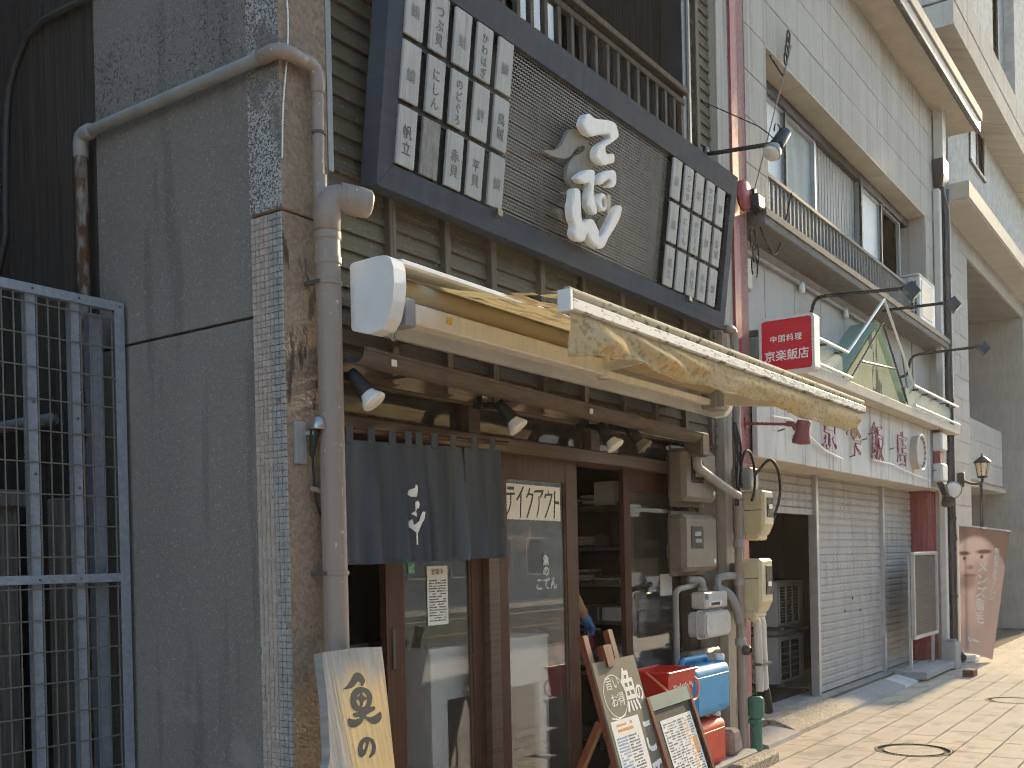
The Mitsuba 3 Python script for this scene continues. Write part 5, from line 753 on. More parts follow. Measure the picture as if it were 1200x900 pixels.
for (ax, ay), (bx, by) in (((x0, y0), (x1, y0)), ((x1, y0), (x1, y1)), ((x1, y1), (x0, y1)), ((x0, y1), (x0, y0))):
    cx, cy = (x0+x1)/2, (y0+y1)/2; f = lambda x, y, s, z: (cx+(x-cx)*s, cy+(y-cy)*s, z)
    ms.append(hull([f(ax, ay, 1, z1), f(bx, by, 1, z1), f(ax, ay, .97, z1), f(bx, by, .97, z1), f(ax, ay, .86, z0), f(bx, by, .86, z0), f(ax, ay, .83, z0), f(bx, by, .83, z0)]))
ms.append(box(x0+.04, x1-.04, y0+.03, y1-.03, z0, z0+.006))
P(bk, 'body', cat(ms), 'm_redplastic'); P(bk, 'rim', cat([box(x0-.012, x1+.012, y0-.012, y0+.004, z1-.012, z1+.006, .004), box(x0-.012, x1+.012, y1-.004, y1+.012, z1-.012, z1+.006, .004), box(x0-.012, x0+.004, y0, y1, z1-.012, z1+.006, .004), box(x1-.004, x1+.012, y0, y1, z1-.012, z1+.006, .004)]), 'm_redplastic')
P(bk, 'handle', tube(bend([(x0-.012, y0+.14, z1), (x0-.03, y0-.01, z1-.10), (x0+.03, y0-.02, z1-.19), (x1-.03, y0-.022, z1-.19), (x1+.03, y0-.01, z1-.08), (x1+.012, y0+.14, z1)], .05, 5), .008, 8), 'm_orangeplastic', True)
P(bk, 'lettering', cat([prism(LineString([(a+.006*i, .05+.013*math.sin(i*1.3+a*9)+.008*math.sin(i*.5)) for i in range(24)]).buffer(.003), .001, fr((x0+.02, y0+.014, z0+.04), (1, 0, 0), (0, -.1, .995))) for a in (.06, .20)]), 'm_paper')
P(bk, 'end_label', hull([(x1-.025, y0+.08, z0+.06), (x1-.025, y1-.08, z0+.06), (x1-.006, y0+.08, z0+.13), (x1-.006, y1-.08, z0+.13), (x1-.02, y0+.08, z0+.06), (x1-.02, y1-.08, z0+.06), (x1-.001, y0+.08, z0+.13), (x1-.001, y1-.08, z0+.13)]), 'm_paper')
cb = hull(np.vstack([box(6.76, 6.90, 2.86, 2.98, .10, .28, .02).vertices, box(6.74, 6.93, 2.85, 2.98, .10, .2, .03).vertices])); single('stone_block', cb, 'm_stonelump', 'rough brown stone lump beside the red jerrycan', 'stone', 30)
# meters on the wall
def meterbox(x0, x1, z0, z1, label, y0=2.98):
    k = thing('electric_meter', label, 'electric meter')
    P(k, 'case', box(x0, x1, y0, 3.12, z0, z1, .03), 'm_brownbox', 35); P(k, 'back_plate', box(x0+.06, x1+.05, 3.105, 3.128, z0-.03, z1+.03, .003), 'm_brownbox')
    P(k, 'window', box(x0+.10, x0+.29, y0-.004, y0+.005, z1-.23, z1-.08, .002), 'm_black'); P(k, 'dial', box(x0+.16, x0+.26, y0-.006, y0-.003, z1-.19, z1-.165), 'm_greyplastic'); P(k, 'dial', box(x0+.15, x0+.25, y0-.006, y0-.003, z1-.145, z1-.115), 'm_greyplastic')
    P(k, 'sticker', prism(affinity.rotate(sbox(0, 0, .03, .03), 45), .001, fr((x1-.075, y0-.0008, z0+.05))), 'm_paper')
meterbox(6.33, 6.86, 1.865, 2.22, 'upper brown electric meter box partly behind the downpipe elbow'); meterbox(6.31, 6.85, 1.39, 1.775, 'lower brown electric meter box above the gas meter')
gm = thing('gas_meter', 'pale grey gas meter hung below the brown meter box', 'gas meter')
rsq = lambda e: sbox(6.55-e, .98-e, 6.89+e, 1.065+e).buffer(.045, quad_segs=6)
P(gm, 'lower_case', cat([prism(rsq(0), .05, fr((0, 2.99, 0))), prism(rsq(-.012), .012, fr((0, 2.94, 0)))]), 'm_gasmeter'); P(gm, 'rear_case', prism(rsq(0), .05, fr((0, 3.06, 0))), 'm_gasmeter'); P(gm, 'rim', prism(rsq(.012), .010, fr((0, 3.002, 0))), 'm_gasmeter'); P(gm, 'upper_case', box(6.55, 6.93, 2.95, 3.06, 1.13, 1.245, .012), 'm_gasmeter', 35)
P(gm, 'counter', box(6.60, 6.80, 2.938, 2.952, 1.145, 1.18, .003), 'm_white'); P(gm, 'counter_window', box(6.62, 6.76, 2.934, 2.939, 1.153, 1.173), 'm_black'); P(gm, 'mark', box(6.68, 6.73, 2.936, 2.94, 1.0, 1.03), 'm_white'); P(gm, 'tag', lathe([(0, .006), (.022, .004), (.024, 0)], (6.575, 2.95, 1.215), (0, -1, 0), 14), 'm_greenpipe')
for x in (6.62, 6.88): P(gm, 'pipe', tube(bend([(x, 3.0, 1.24), (x, 3.0, 1.33), (x+(.12 if x > 6.7 else -.12), 3.05, 1.335)], .05), .024, 12), 'm_pipegrey', True)
P(gm, 'union', lathe([(.03, 0), (.036, .004), (.036, .03), (.03, .034)], (6.62, 3.0, 1.245), n=6), 'm_pipegrey'); P(gm, 'union', lathe([(.03, 0), (.036, .004), (.036, .03), (.03, .034)], (6.88, 3.0, 1.245), n=6), 'm_pipegrey')
P(gm, 'supply_pipe', tube(bend([(6.30, 3.05, .1), (6.30, 3.05, 1.27), (6.62, 3.05, 1.30)], .05), .02, 10), 'm_pipegrey', True)
gp = thing('grey_cover_plate', 'plain grey cover box low on the wall behind the jerrycans', 'box'); P(gp, 'cover', box(6.46, 6.99, 3.02, 3.13, .55, .84, .025), 'm_brownbox', 35); P(gp, 'knob', ball((6.95, 3.01, .70), (.01, .01, .02), 1), 'm_iron')
wpz = thing('service_pipes', 'bundle of grey service pipes and joints on the end pillar', 'pipe')
P(wpz, 'riser', tube([(7.18, 2.965, .05), (7.18, 2.965, 2.50)], .030, 14), 'm_pipe', True)
for z in (.86, 1.30, 1.58, 2.1): P(wpz, 'collar', lathe([(.031, -.03), (.041, -.025), (.041, .025), (.031, .03)], (7.18, 2.965, z)), 'm_pipegrey', True)
P(wpz, 'branch', tube(bend([(6.93, 3.03, 1.33), (7.02, 3.0, 1.345), (7.14, 2.99, 1.345)], .03), .028, 12), 'm_pipegrey', True); P(wpz, 'valve', lathe([(.018, -.03), (.036, -.02), (.036, .02), (.018, .03)], (7.175, 2.915, .80), (0, 1, 0), 12), 'm_iron', True)
P(wpz, 'bend', tube(bend([(6.99, 3.05, 1.26), (7.07, 3.0, 1.22), (7.13, 2.97, 1.12), (7.17, 2.965, 1.0)], .08), .034, 12), 'm_pipegrey', True); P(wpz, 'thin_riser', tube([(7.30, 2.98, .05), (7.30, 2.98, 1.9)], .014, 8), 'm_pipegrey', True)
P(wpz, 'upper_pipe', tube(bend([(7.13, 3.0, 3.14), (7.24, 3.0, 3.16), (7.26, 2.995, 3.07), (7.26, 2.99, 2.3)], .05, 6), .032, 12), 'm_pipe', True)
r = random.Random(3); ms = []
for k in range(7):
    x = 7.07+r.uniform(-.03, .03); ms.append(tube(bend([(x, 2.93, 2.45), (x+r.uniform(-.06, .06), 2.9, 2.3), (x+r.uniform(-.08, .08), 2.9, 2.1), (x+r.uniform(-.05, .05), 2.93, 1.85)], .1), .006, 6))
P(wpz, 'cable_bundle', cat(ms), 'm_black', True); P(wpz, 'cable_loop', tube([(7.18+.13*math.cos(t), 2.88, 2.06+.19*math.sin(t)) for t in np.linspace(-1.1, 3.6, 26)], .010, 8), 'm_black', True)
P(wpz, 'junction_box', box(7.28, 7.44, 2.90, 3.03, 1.98, 2.14, .012), 'm_greyplastic')
def cmeter(x0, x1, z0, z1, label):
    k = thing('cream_meter', label, 'electric meter'); y0, y1 = 2.80, 2.99
    P(k, 'case', hull(np.vstack([box(x0, x1, y0+.012, y1, z0+.10, z1, .02).vertices, box(x0+.02, x1-.02, y0+.05, y1, z0+.04, z0+.1).vertices])), 'm_meter', 25); P(k, 'lip', box(x0+.01, x1-.02, y0+.06, y1-.02, z0, z0+.06, .012), 'm_meter'); P(k, 'back_plate', box(x0+.02, x1-.02, y1-.002, 3.06, z0+.05, z1-.03), 'm_brownbox')
    P(k, 'window', box(x1-.15, x1-.03, y0+.006, y0+.016, z0+.17, z1-.05, .002), 'm_black'); P(k, 'label_plate', box(x1-.12, x1-.06, y0+.002, y0+.007, z0+.23, z0+.265), 'm_paper')
    P(k, 'seam', box(x0-.002, x0+.02, y0+.03, y1-.02, z1-.145, z1-.140), 'm_black')
cmeter(7.30, 7.51, 1.60, 1.965, 'cream electric meter on the pink post, upper of the two'); cmeter(7.22, 7.46, 1.03, 1.465, 'cream electric meter tied with wire, lower of the two')
single('meter_cable', tube(bend([(7.36, 2.92, 2.06), (7.46, 2.82, 2.22), (7.58, 2.80, 2.14), (7.63, 2.80, 1.95), (7.53, 2.84, 1.72)], .16, 8), .011, 8), 'm_black', 'black cable looping beside the upper cream meter', 'cable', True)
# ================================================================ the neighbour: restaurant with shutters
nb = thing('shuttered_restaurant', 'stone clad restaurant with closed shutters and a balcony window', 'building')
P(nb, 'party_column', box(7.402, 7.70, 3.055, 3.4, 2.2, 6.9), 'm_pinktile'); P(nb, 'column_edge', box(7.405, 7.52, 3.04, 3.054, 2.2, 6.9), 'm_redcol'); P(nb, 'pink_post', box(7.41, 7.62, 3.06, 3.35, -.02, 2.2), 'm_pinkpost')
# stone panels (each panel a piece) around the balcony opening 8.17..13.5 x 4.2..5.63
def cladding(x0, x1, z0, z1, hmax=.40, wmax=.95):
    nz = max(1, round((z1-z0)/hmax)); nx = max(1, round((x1-x0)/wmax))
    for j in range(nz):
        for i in range(nx):
            a, b, c, d = x0+(x1-x0)*i/nx, x0+(x1-x0)*(i+1)/nx, z0+(z1-z0)*j/nz, z0+(z1-z0)*(j+1)/nz
            P(nb, 'stone_panel', box(a+.0015, b-.0015, 3.05+rng.uniform(-.001, .001), 3.09, c+.004, d-.004), 'm_stone')
cladding(7.70, 8.165, 4.18, 5.63); cladding(13.50, 14.25, 4.18, 5.63); cladding(7.70, 14.25, 5.63, 7.05)
P(nb, 'wall_core', box(7.70, 8.16, 3.09, 3.7, 4.18, 7.1), 'm_black'); P(nb, 'wall_core', box(13.505, 14.25, 3.09, 3.7, 4.18, 7.1), 'm_black'); P(nb, 'wall_core', box(8.16, 13.505, 3.09, 3.7, 5.75, 7.1), 'm_black')
for i in range(6): P(nb, 'soffit_panel', box(8.17+.888*i+.003, 8.17+.888*(i+1)-.003, 3.052, 3.35, 5.615, 5.64), 'm_tan')
P(nb, 'reveal', box(8.155, 8.168, 3.09, 3.36, 4.2, 5.615), 'm_stone'); P(nb, 'reveal', box(13.49, 13.503, 3.06, 3.36, 4.2, 5.615), 'm_stone')
P(nb, 'balcony_ledge', box(7.75, 14.30, 2.93, 3.6, 4.05, 4.17, .01), 'm_ledge'); P(nb, 'ledge_trim', box(7.75, 14.30, 2.915, 2.93, 4.12, 4.175), 'm_ledge'); 
yb = 3.30
P(nb, 'window_wall', box(8.17, 13.5, yb+.05, yb+.12, 4.17, 5.615), 'm_darkframe'); P(nb, 'window_head', box(8.17, 13.5, yb-.04, yb+.05, 5.52, 5.615), 'm_darkframe')
for i in range(15):
    x = 10.08+.092*i; P(nb, 'ribbed_panel', box(x+.011, x+.080, yb+.02, yb+.05, 4.17, 5.52), 'm_shutter')
def bwin(x0, x1, m1, m2):
    P(nb, 'window_frame', cat([box(x0-.04, x1+.04, yb-.06, yb-.03, 5.49, 5.56), box(x0-.04, x0+.01, yb-.06, yb-.03, 4.2, 5.49), box((x0+x1)/2-.07, (x0+x1)/2-.03, yb-.05, yb-.026, 4.25, 5.47)]), 'm_darkframe')
    w = P(nb, 'balcony_window', cat([box(x0, x1, yb-.03, yb+.03, 5.47, 5.52), box(x0, x1, yb-.03, yb+.03, 4.20, 4.25), box(x0, x0+.05, yb-.03, yb+.03, 4.25, 5.47), box(x1-.05, x1, yb-.03, yb+.03, 4.25, 5.47), box((x0+x1)/2-.04, (x0+x1)/2+.04, yb-.025, yb+.03, 4.25, 5.47)]), 'm_alu')
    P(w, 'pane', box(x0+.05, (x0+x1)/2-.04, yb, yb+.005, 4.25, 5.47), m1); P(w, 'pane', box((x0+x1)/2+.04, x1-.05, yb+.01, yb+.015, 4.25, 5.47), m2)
bwin(8.40, 10.05, 'm_letter', 'm_blind'); bwin(11.50, 13.17, 'm_letter', 'm_glassdark')  # first window: sky reflection painted as a flat white left pane
P(nb, 'balcony_rail', box(8.17, 12.72, 3.055, 3.10, 4.57, 4.605, .004), 'm_rail'); P(nb, 'balcony_rail', box(8.17, 12.75, 3.065, 3.09, 4.20, 4.225), 'm_rail')
for i in range(46): P(nb, 'rail_bar', box(8.21+.1*i, 8.232+.1*i, 3.068, 3.09, 4.225, 4.57), 'm_rail')
# wall of cement boards under the ledge
for i in range(9):
    a = 7.70+.728*i; P(nb, 'cement_board', box(a+.007, a+.721, 3.20, 3.23, 2.9, 4.05), 'm_panel')
P(nb, 'wall_core', box(7.70, 14.25, 3.235, 3.4, 2.3, 4.05), 'm_black')
P(nb, 'conduit', tube(bend([(7.72, 3.17, 3.93), (11.6, 3.17, 3.93), (11.65, 3.17, 3.3)], .05), .020, 8), 'm_pipegrey', True)
for x in (9.25, 10.55, 11.3): P(nb, 'conduit_box', lathe([(0, .03), (.05, .028), (.055, 0), (0, 0)], (x, 3.17, 3.9), (0, -1, 0), 16), 'm_white', True)
# eave
P(nb, 'eave_soffit', box(7.45, 14.95, 2.72, 3.1, 7.06, 7.12), 'm_tan'); P(nb, 'eave_edge', box(7.45, 14.97, 2.66, 2.72, 7.02, 7.17, .01), 'm_darkframe'); P(nb, 'eave_cap', box(7.45, 14.98, 2.64, 3.0, 7.172, 7.30), 'm_tan'); P(nb, 'roof', box(7.4, 14.95, 2.75, 6.5, 7.13, 7.24), 'm_gutter'); P(nb, 'rear_wall', box(7.45, 14.9, 6.4, 6.5, 0, 7.1), 'm_interior')
# fascia and shutters
P(nb, 'fascia', box(7.66, 14.2, 2.99, 3.03, 2.25, 2.955), 'm_fascia'); P(nb, 'fascia_soffit', box(7.66, 14.2, 3.03, 3.36, 2.25, 2.275), 'm_tan'); P(nb, 'canopy_ledge', box(8.0, 14.22, 2.84, 3.2, 2.96, 3.06, .008), 'm_tan')
def shutter(x0, x1, z0, y=3.36, zt=2.26, h=.0762):
    k = P(nb, 'roller_shutter', box(x0, x1, y+.012, y+.02, z0, zt), 'm_shutter')
    n = int((zt-z0-.05)/h)
    for i in range(n):
        a = z0+.06+i*h
        P(k, 'slat', hull([(x0, y+.012, a+.003), (x1, y+.012, a+.003), (x0, y-.002, a+.012), (x1, y-.002, a+.012), (x0, y-.004, a+h*.75), (x1, y-.004, a+h*.75), (x0, y+.012, a+h-.004), (x1, y+.012, a+h-.004)]), 'm_shutter')
    P(k, 'bottom_bar', box(x0, x1, y-.008, y+.02, z0, z0+.06, .004), 'm_shutter')
    return k
shutter(7.72, 9.985, 1.865); k = shutter(10.055, 12.33, .115); shutter(12.40, 13.75, .115)
for x, z in ((10.95, .88), (11.5, .86), (11.22, 1.0)): P(nb, 'shutter_lock', lathe([(0, .006), (.014, .004), (.016, 0)], (x, 3.354, z), (0, -1, 0), 10), 'm_black')
for x in (10.02, 12.365): P(nb, 'shutter_post', box(x-.034, x+.034, 3.315, 3.40, .1, 2.25, .004), 'm_alu')
P(nb, 'end_column', box(13.78, 14.25, 3.165, 3.4, .1, 2.25), 'm_redcol')
for i in range(4): P(nb, 'column_flute', box(13.768, 13.781, 3.18+.055*i, 3.22+.055*i, .1, 2.25), 'm_redcol')
for i in range(5): P(nb, 'column_flute', box(13.80+.088*i, 13.865+.088*i, 3.155, 3.166, .1, 2.25), 'm_redcol')
P(nb, 'end_pier', box(14.25, 14.46, 3.04, 3.7, -.02, 7.05), 'm_fascia')
# room behind the half open shutter
P(nb, 'floor', box(7.7, 14.2, 6.0, 6.4, .0, .1), 'm_floor'); P(nb, 'partition', box(7.7, 14.2, 4.75, 4.8, .1, 2.3), 'm_interior'); P(nb, 'ceiling', box(7.7, 14.2, 3.4, 6.4, 2.3, 2.34), 'm_interior')
P(nb, 'inner_door', box(10.4, 11.6, 4.6, 4.66, .1, 2.0), 'm_curtain'); P(nb, 'inner_curtain', grid(np.stack(np.broadcast_arrays(np.linspace(9.2, 12.2, 120)[None], 4.45+.03*np.sin(np.linspace(0, 90, 120))[None], np.linspace(1.2, 2.28, 4)[:, None]), -1)), 'm_curtain', True)
P(nb, 'door_mat', box(9.2, 10.35, 3.55, 4.05, .101, .112, .004), 'm_rubber')
def acunit(x0, y0, z0, label, rows, cols, w=.80, d=.30, h=.50, ax='y', group=None):
    k = thing('air_conditioner', label, 'air conditioner', group)
    if ax == 'y': tr = lambda m: m.apply_translation([x0, y0, z0])
    else: tr = lambda m: m.apply_transform(fr((x0, y0, z0), (0, -1, 0), (0, 0, 1)) @ np.array([[1, 0, 0, 0], [0, 0, 1, 0], [0, -1, 0, 0], [0, 0, 0, 1.]]))
    P(k, 'case', tr(cat([box(0, w, .012, d, .03, h, .012)])), 'm_acwhite'); P(k, 'grille_recess', tr(box(.05, w*.78, .006, .0125, .07, h-.05)), 'm_black')
    for i in range(rows+1): P(k, 'grille_bar', tr(box(.045, w*.78+.005, -.002, .007, .067+(h-.12)*i/rows, .073+(h-.12)*i/rows)), 'm_acwhite')
    for i in range(cols+1): P(k, 'grille_bar', tr(box(.045+(w*.78-.045)*i/cols-.004, .045+(w*.78-.045)*i/cols+.008, -.004, .006, .065, h-.045)), 'm_acwhite')
    for x in (.08, w-.16): P(k, 'foot', tr(box(x, x+.08, 0, d, 0, .03)), 'm_greyplastic')
acunit(10.33, 3.85, .705, 'air conditioner unit in the doorway, upper of the stacked pair', 12, 3); acunit(10.33, 3.85, .11, 'air conditioner unit in the doorway, lower of the stacked pair', 6, 2, h=.53)
sk = thing('unit_stand', 'dark metal stand carrying the upper air conditioner in the doorway', 'stand'); P(sk, 'shelf', box(10.25, 11.2, 3.83, 4.2, .66, .70), 'm_greyplastic')
for x in (10.26, 11.16): P(sk, 'leg', box(x, x+.03, 4.15, 4.18, .1, .66), 'm_greyplastic')
k = thing('air_conditioner', 'air conditioner unit at the end of the restaurant balcony', 'air conditioner')
P(k, 'case', box(12.76, 13.52, 2.96, 3.22, 4.21, 4.72, .012), 'm_acwhite'); P(k, 'top_cover', box(12.74, 13.54, 2.96, 3.24, 4.72, 4.745, .006), 'm_acwhite'); P(k, 'front_recess', box(12.84, 13.34, 2.955, 2.962, 4.26, 4.68), 'm_greyplastic'); P(k, 'side_recess', box(12.757, 12.762, 3.0, 3.20, 4.26, 4.68), 'm_black')
for i in range(9): P(k, 'grille_bar', box(12.748, 12.758, 3.0, 3.20, 4.262+.05*i, 4.276+.05*i), 'm_acwhite')
for i in range(4): P(k, 'grille_bar', box(12.746, 12.757, 3.02+.05*i, 3.03+.05*i, 4.26, 4.68), 'm_acwhite')
for x in (12.8, 13.4): P(k, 'foot', box(x, x+.08, 2.98, 3.22, 4.17, 4.21), 'm_greyplastic')
# red box sign
rs = thing('red_box_sign', 'red illuminated box sign with white characters projecting from the restaurant', 'sign')
rb = lambda y0, y1, z0, z1, r_: sbox(y0+r_, z0+r_, y1-r_, z1-r_).buffer(r_)
RM = lambda x: fr((x, 2.985, 2.875), (0, -1, 0), (0, 0, 1))
P(rs, 'case', prism(rb(0, .435, 0, .43, .03), .11, RM(7.84)), 'm_signrim'); P(rs, 'rim', prism(rb(0, .435, 0, .43, .03).difference(rb(.02, .415, .02, .41, .022)), .015, RM(7.73)), 'm_signrim'); P(rs, 'face', prism(rb(.02, .415, .02, .41, .022), .006, RM(7.73)), 'm_redsign')
g = word('中国料理', .058, gap=.12, fat=.012); g = affinity.translate(g, .085, .245); P(rs, 'lettering', prism(g, .001, RM(7.7238)), 'm_paper')
g = word('京楽飯店', .088, gap=.0, fat=.012); g = affinity.translate(g, .04, .105); P(rs, 'lettering', prism(g, .001, RM(7.7238)), 'm_paper')
P(rs, 'bracket', box(7.76, 7.80, 2.98, 3.2, 2.94, 2.98), 'm_iron'); P(rs, 'bracket', box(7.76, 7.80, 2.98, 3.2, 3.2, 3.24), 'm_iron')
# neon tube characters left on the fascia
nt = thing('neon_lettering', 'broken red neon tube characters along the restaurant fascia', 'lettering')
for i, c in enumerate('京楽飯店'):
    x = (9.07, 9.80, 10.60, 11.55)[i]; rr = random.Random(i); ms = []
    g = affinity.scale(GL[c], .46, .40, origin=(0, 0)); 
    for p in getattr(g, 'geoms', [g]):
        for ring in [p.exterior, *p.interiors]:
            q = np.array(ring.simplify(.006).coords); cut = max(3, int(len(q)*rr.uniform(.72, 1.0))); q = q[:cut]
            if len(q) < 3: continue
            pts = [(x+a, 2.955+rr.uniform(-.006, .006), 2.46+b) for a, b in q]; ms.append(tube(pts, .006, 6))
    P(nt, 'character', cat(ms), 'm_tubered', True)
P(nt, 'white_tube', tube(bend([(7.9, 2.96, 2.58), (8.3, 2.96, 2.60), (9.2, 2.96, 2.40), (9.7, 2.96, 2.36)], .05), .009, 8), 'm_tubewhite', True); P(nt, 'white_tube', tube(bend([(10.7, 2.96, 2.42), (11.4, 2.96, 2.42), (12.3, 2.96, 2.36), (13.1, 2.96, 2.33)], .05), .007, 8), 'm_tubewhite', True)
r = random.Random(8)
for k in range(16): x, z = r.uniform(8.0, 13.3), r.uniform(2.35, 2.85); P(nt, 'tube_stub', tube([(x, 2.99, z), (x-.02, 2.93, z+.01)], .006, 6), 'm_iron')
rg = thing('round_emblem', 'white ring tube emblem with studs at the end of the fascia', 'emblem')
P(rg, 'ring', tube([(12.45+.20*math.cos(t), 2.90, 2.62+.20*math.sin(t)) for t in np.linspace(0, 2*math.pi, 40)], .013, 8), 'm_tubewhite', True)
P(rg, 'drum', lathe([(.0, .0), (.19, .0), (.195, .07), (.185, .08), (.0, .08)], (12.45, 2.99, 2.62), (0, -1, 0), 28), 'm_tan')
for k in range(16): a = k*math.pi/8; P(rg, 'stud', box(12.45+.165*math.cos(a)-.012, 12.45+.165*math.cos(a)+.012, 2.895, 2.912, 2.62+.165*math.sin(a)-.012, 2.62+.165*math.sin(a)+.012), 'm_redlamp')
# gable canopy with tube frames
gc = thing('gable_canopy', 'yellow gable sign with green roof edges above the restaurant fascia', 'canopy')
GX0, GX1, GA_, GZ0, GZ1 = 9.62, 11.92, 10.84, 3.08, 3.83
P(gc, 'front_panel', prism([(GX0+.10, GZ0), (GX1-.10, GZ0), (GA_, GZ1-.07)], .01, fr((0, 2.97, 0))), 'm_gable')
for (xa, za), (xb, zb) in (((GX0, GZ0+.02), (GA_, GZ1)), ((GA_, GZ1), (GX1, GZ0+.02))):
    d = np.array([xb-xa, zb-za]); d /= np.linalg.norm(d); n_ = np.array([-d[1], d[0]])*.02
    P(gc, 'roof_plane', hull([(x+s*n_[0], y, z+s*n_[1]) for x, z in ((xa, za), (xb, zb)) for s in (0, .3) for y in (2.93, 3.2)]), 'm_greensheet')
P(gc, 'green_strip', box(8.0, GX0+.02, 2.93, 3.2, 3.065, 3.30), 'm_green'); P(gc, 'green_strip', box(GX1-.02, 14.2, 2.93, 3.2, 3.065, 3.30), 'm_green')
P(gc, 'outline_tube', tube([(8.0, 2.86, 3.32), (GX0-.05, 2.86, 3.32), (GA_, 2.86, GZ1+.22), (GX1+.05, 2.86, 3.32), (14.2, 2.86, 3.32)], .014, 8), 'm_tubewhite')
P(gc, 'outline_tube', tube([(8.0, 2.84, 3.09), (GX0, 2.84, 3.09)], .014, 8), 'm_tubewhite'); P(gc, 'outline_tube', tube([(GX1, 2.84, 3.09), (14.2, 2.84, 3.09)], .014, 8), 'm_tubewhite')
P(gc, 'inner_tube', tube([(GX0+.1, 2.88, GZ0+.02), (GA_, 2.88, GZ1-.02), (GX1-.15, 2.88, GZ0+.02)], .010, 8), 'm_darkframe'); P(gc, 'inner_tube', tube([(GX0+.5, 2.89, 3.32), (GX1-.55, 2.89, 3.42)], .012, 8), 'm_darkframe')
for i in range(14):
    x = 8.05+.46*i
    if GX0 < x < GX1: continue
    P(gc, 'tube_clip', box(x-.006, x+.006, 2.86, 2.94, 3.29, 3.31), 'm_iron')
# spotlights on long arms
def armlight(x, y, z, pts, label, size=.72, m_='m_blackmetal', bulb=False):
    k = thing('arm_spotlight', label, 'spotlight'); P(k, 'arm', tube(bend(pts, .10, 6), .016, 8), m_, True)
    e = np.array(pts[-1]); d = np.array([-.25, .75, -.6]); d /= np.linalg.norm(d)
    if bulb:
        d = np.array([-.55, .25, -.75]); d /= np.linalg.norm(d); P(k, 'holder', lathe([(0, -.12), (.045, -.11), (.05, .02), (.035, .03)], e, d, 16), m_, True); P(k, 'bulb', lathe([(.03, .03), (.045, .05), (.062, .10), (.062, .115), (.05, .125), (0, .13)], e, d, 18), 'm_bulb', True); P(k, 'collar', lathe([(.046, .05), (.066, .09), (.068, .105), (.064, .10)], e, d, 18), 'm_pipegrey', True)
        P(k, 'yoke', tube([(e[0]+.07*math.cos(t), e[1], e[2]+.06+.07*math.sin(t)) for t in np.linspace(0, math.pi, 10)], .006, 6), m_, True); P(k, 'wall_plate', lathe([(0, .02), (.05, .02), (.055, 0), (0, 0)], pts[0], (0, -1, 0), 14), m_, True)
        P(k, 'cable', tube(bend([e, e+[-.02, .1, .12], e+[.02, .35, .30], e+[.03, .72, .55]], .15), .004, 6), 'm_black', True)
    else:
        u = np.cross(d, [0, 0, 1]); u /= np.linalg.norm(u); v = np.cross(u, d)
        P(k, 'head', hull([e+u*a*.10*size+v*b*.075*size for a in (-1, 1) for b in (-1, 1)]+[e+d*.12*size+u*a*.12*size+v*b*.095*size for a in (-1, 1) for b in (-1, 1)]), m_); P(k, 'lens', hull([e+d*c*size+u*a*.11*size+v*b*.085*size for c in (.121, .126) for a in (-1, 1) for b in (-1, 1)]), 'm_glassdark'); P(k, 'visor', hull([e+d*c*size+u*a*.12*size+v*.10*size for c in (.11, .17) for a in (-1, 1)]+[e+d*c*size+u*a*.12*size+v*.104*size for c in (.11, .17) for a in (-1, 1)]), m_)
    return k
armlight(0, 0, 0, [(7.03, 3.09, 4.40), (7.03, 2.55, 4.35)], 'spotlight with a large clear bulb on a straight arm above the shop signboard', bulb=True)
armlight(0, 0, 0, [(9.36, 3.2, 3.66), (9.36, 3.12, 3.67), (9.36, 3.08, 3.82), (9.36, 2.20, 3.76)], 'black arm spotlight bending out over the red box sign')
armlight(0, 0, 0, [(11.3, 3.0, 4.04), (11.3, 2.26, 4.02)], 'black arm spotlight below the balcony air conditioner, between the other two')
armlight(0, 0, 0, [(12.78, 3.2, 3.56), (12.78, 3.12, 3.57), (12.78, 3.08, 3.80), (12.78, 2.25, 3.80)], 'black arm spotlight beyond the gable canopy, nearest the black pipe')
rl = thing('red_lamp', 'faded red bell lamp on a straight arm before the restaurant fascia', 'lamp')
P(rl, 'arm', tube([(7.56, 3.05, 2.50), (7.56, 2.70, 2.46)], .011, 8), 'm_redlamp', True); P(rl, 'mount', box(7.53, 7.59, 3.03, 3.06, 2.46, 2.54), 'm_redlamp'); P(rl, 'joint', tube([(7.56, 2.72, 2.465), (7.56, 2.67, 2.46), (7.56, 2.65, 2.42)], .022, 10), 'm_redlamp', True)
P(rl, 'bell', lathe([(0, .05), (.045, .05), (.055, .03), (.05, -.01), (.058, -.06), (.07, -.10), (.066, -.12), (0, -.13)], (7.57, 2.60, 2.43), (0, -.15, 1), 20), 'm_redlamp', 40)
cam = thing('wall_bell', 'dark round bell with bracket beside the signboard end on the pink column', 'bell')
P(cam, 'disc', lathe([(0, .05), (.10, .045), (.115, .02), (.115, 0), (0, 0)], (7.55, 3.03, 4.23), (0, -1, 0), 24), 'm_redcol', True); P(cam, 'bracket', box(7.60, 7.74, 2.92, 3.02, 4.14, 4.25, .012), 'm_blackmetal'); P(cam, 'bracket', box(7.63, 7.68, 2.96, 3.0, 4.24, 4.30, .006), 'm_blackmetal')
gbx = thing('grey_terminal_box', 'grey terminal box on the wall right of the pink column', 'box'); P(gbx, 'box', box(7.72, 7.84, 3.08, 3.20, 3.56, 3.83, .012), 'm_greyplastic', 35); P(gbx, 'gland', lathe([(.03, 0), (.03, .05), (.018, .06)], (7.78, 3.14, 3.50)), 'm_black', True); P(gbx, 'cover_plate', box(7.735, 7.825, 3.074, 3.08, 3.58, 3.81), 'm_pipegrey')
r = random.Random(12)
ov = thing('overhead_wires', 'thin black wires tied to the restaurant facade beside the signboard', 'wire')
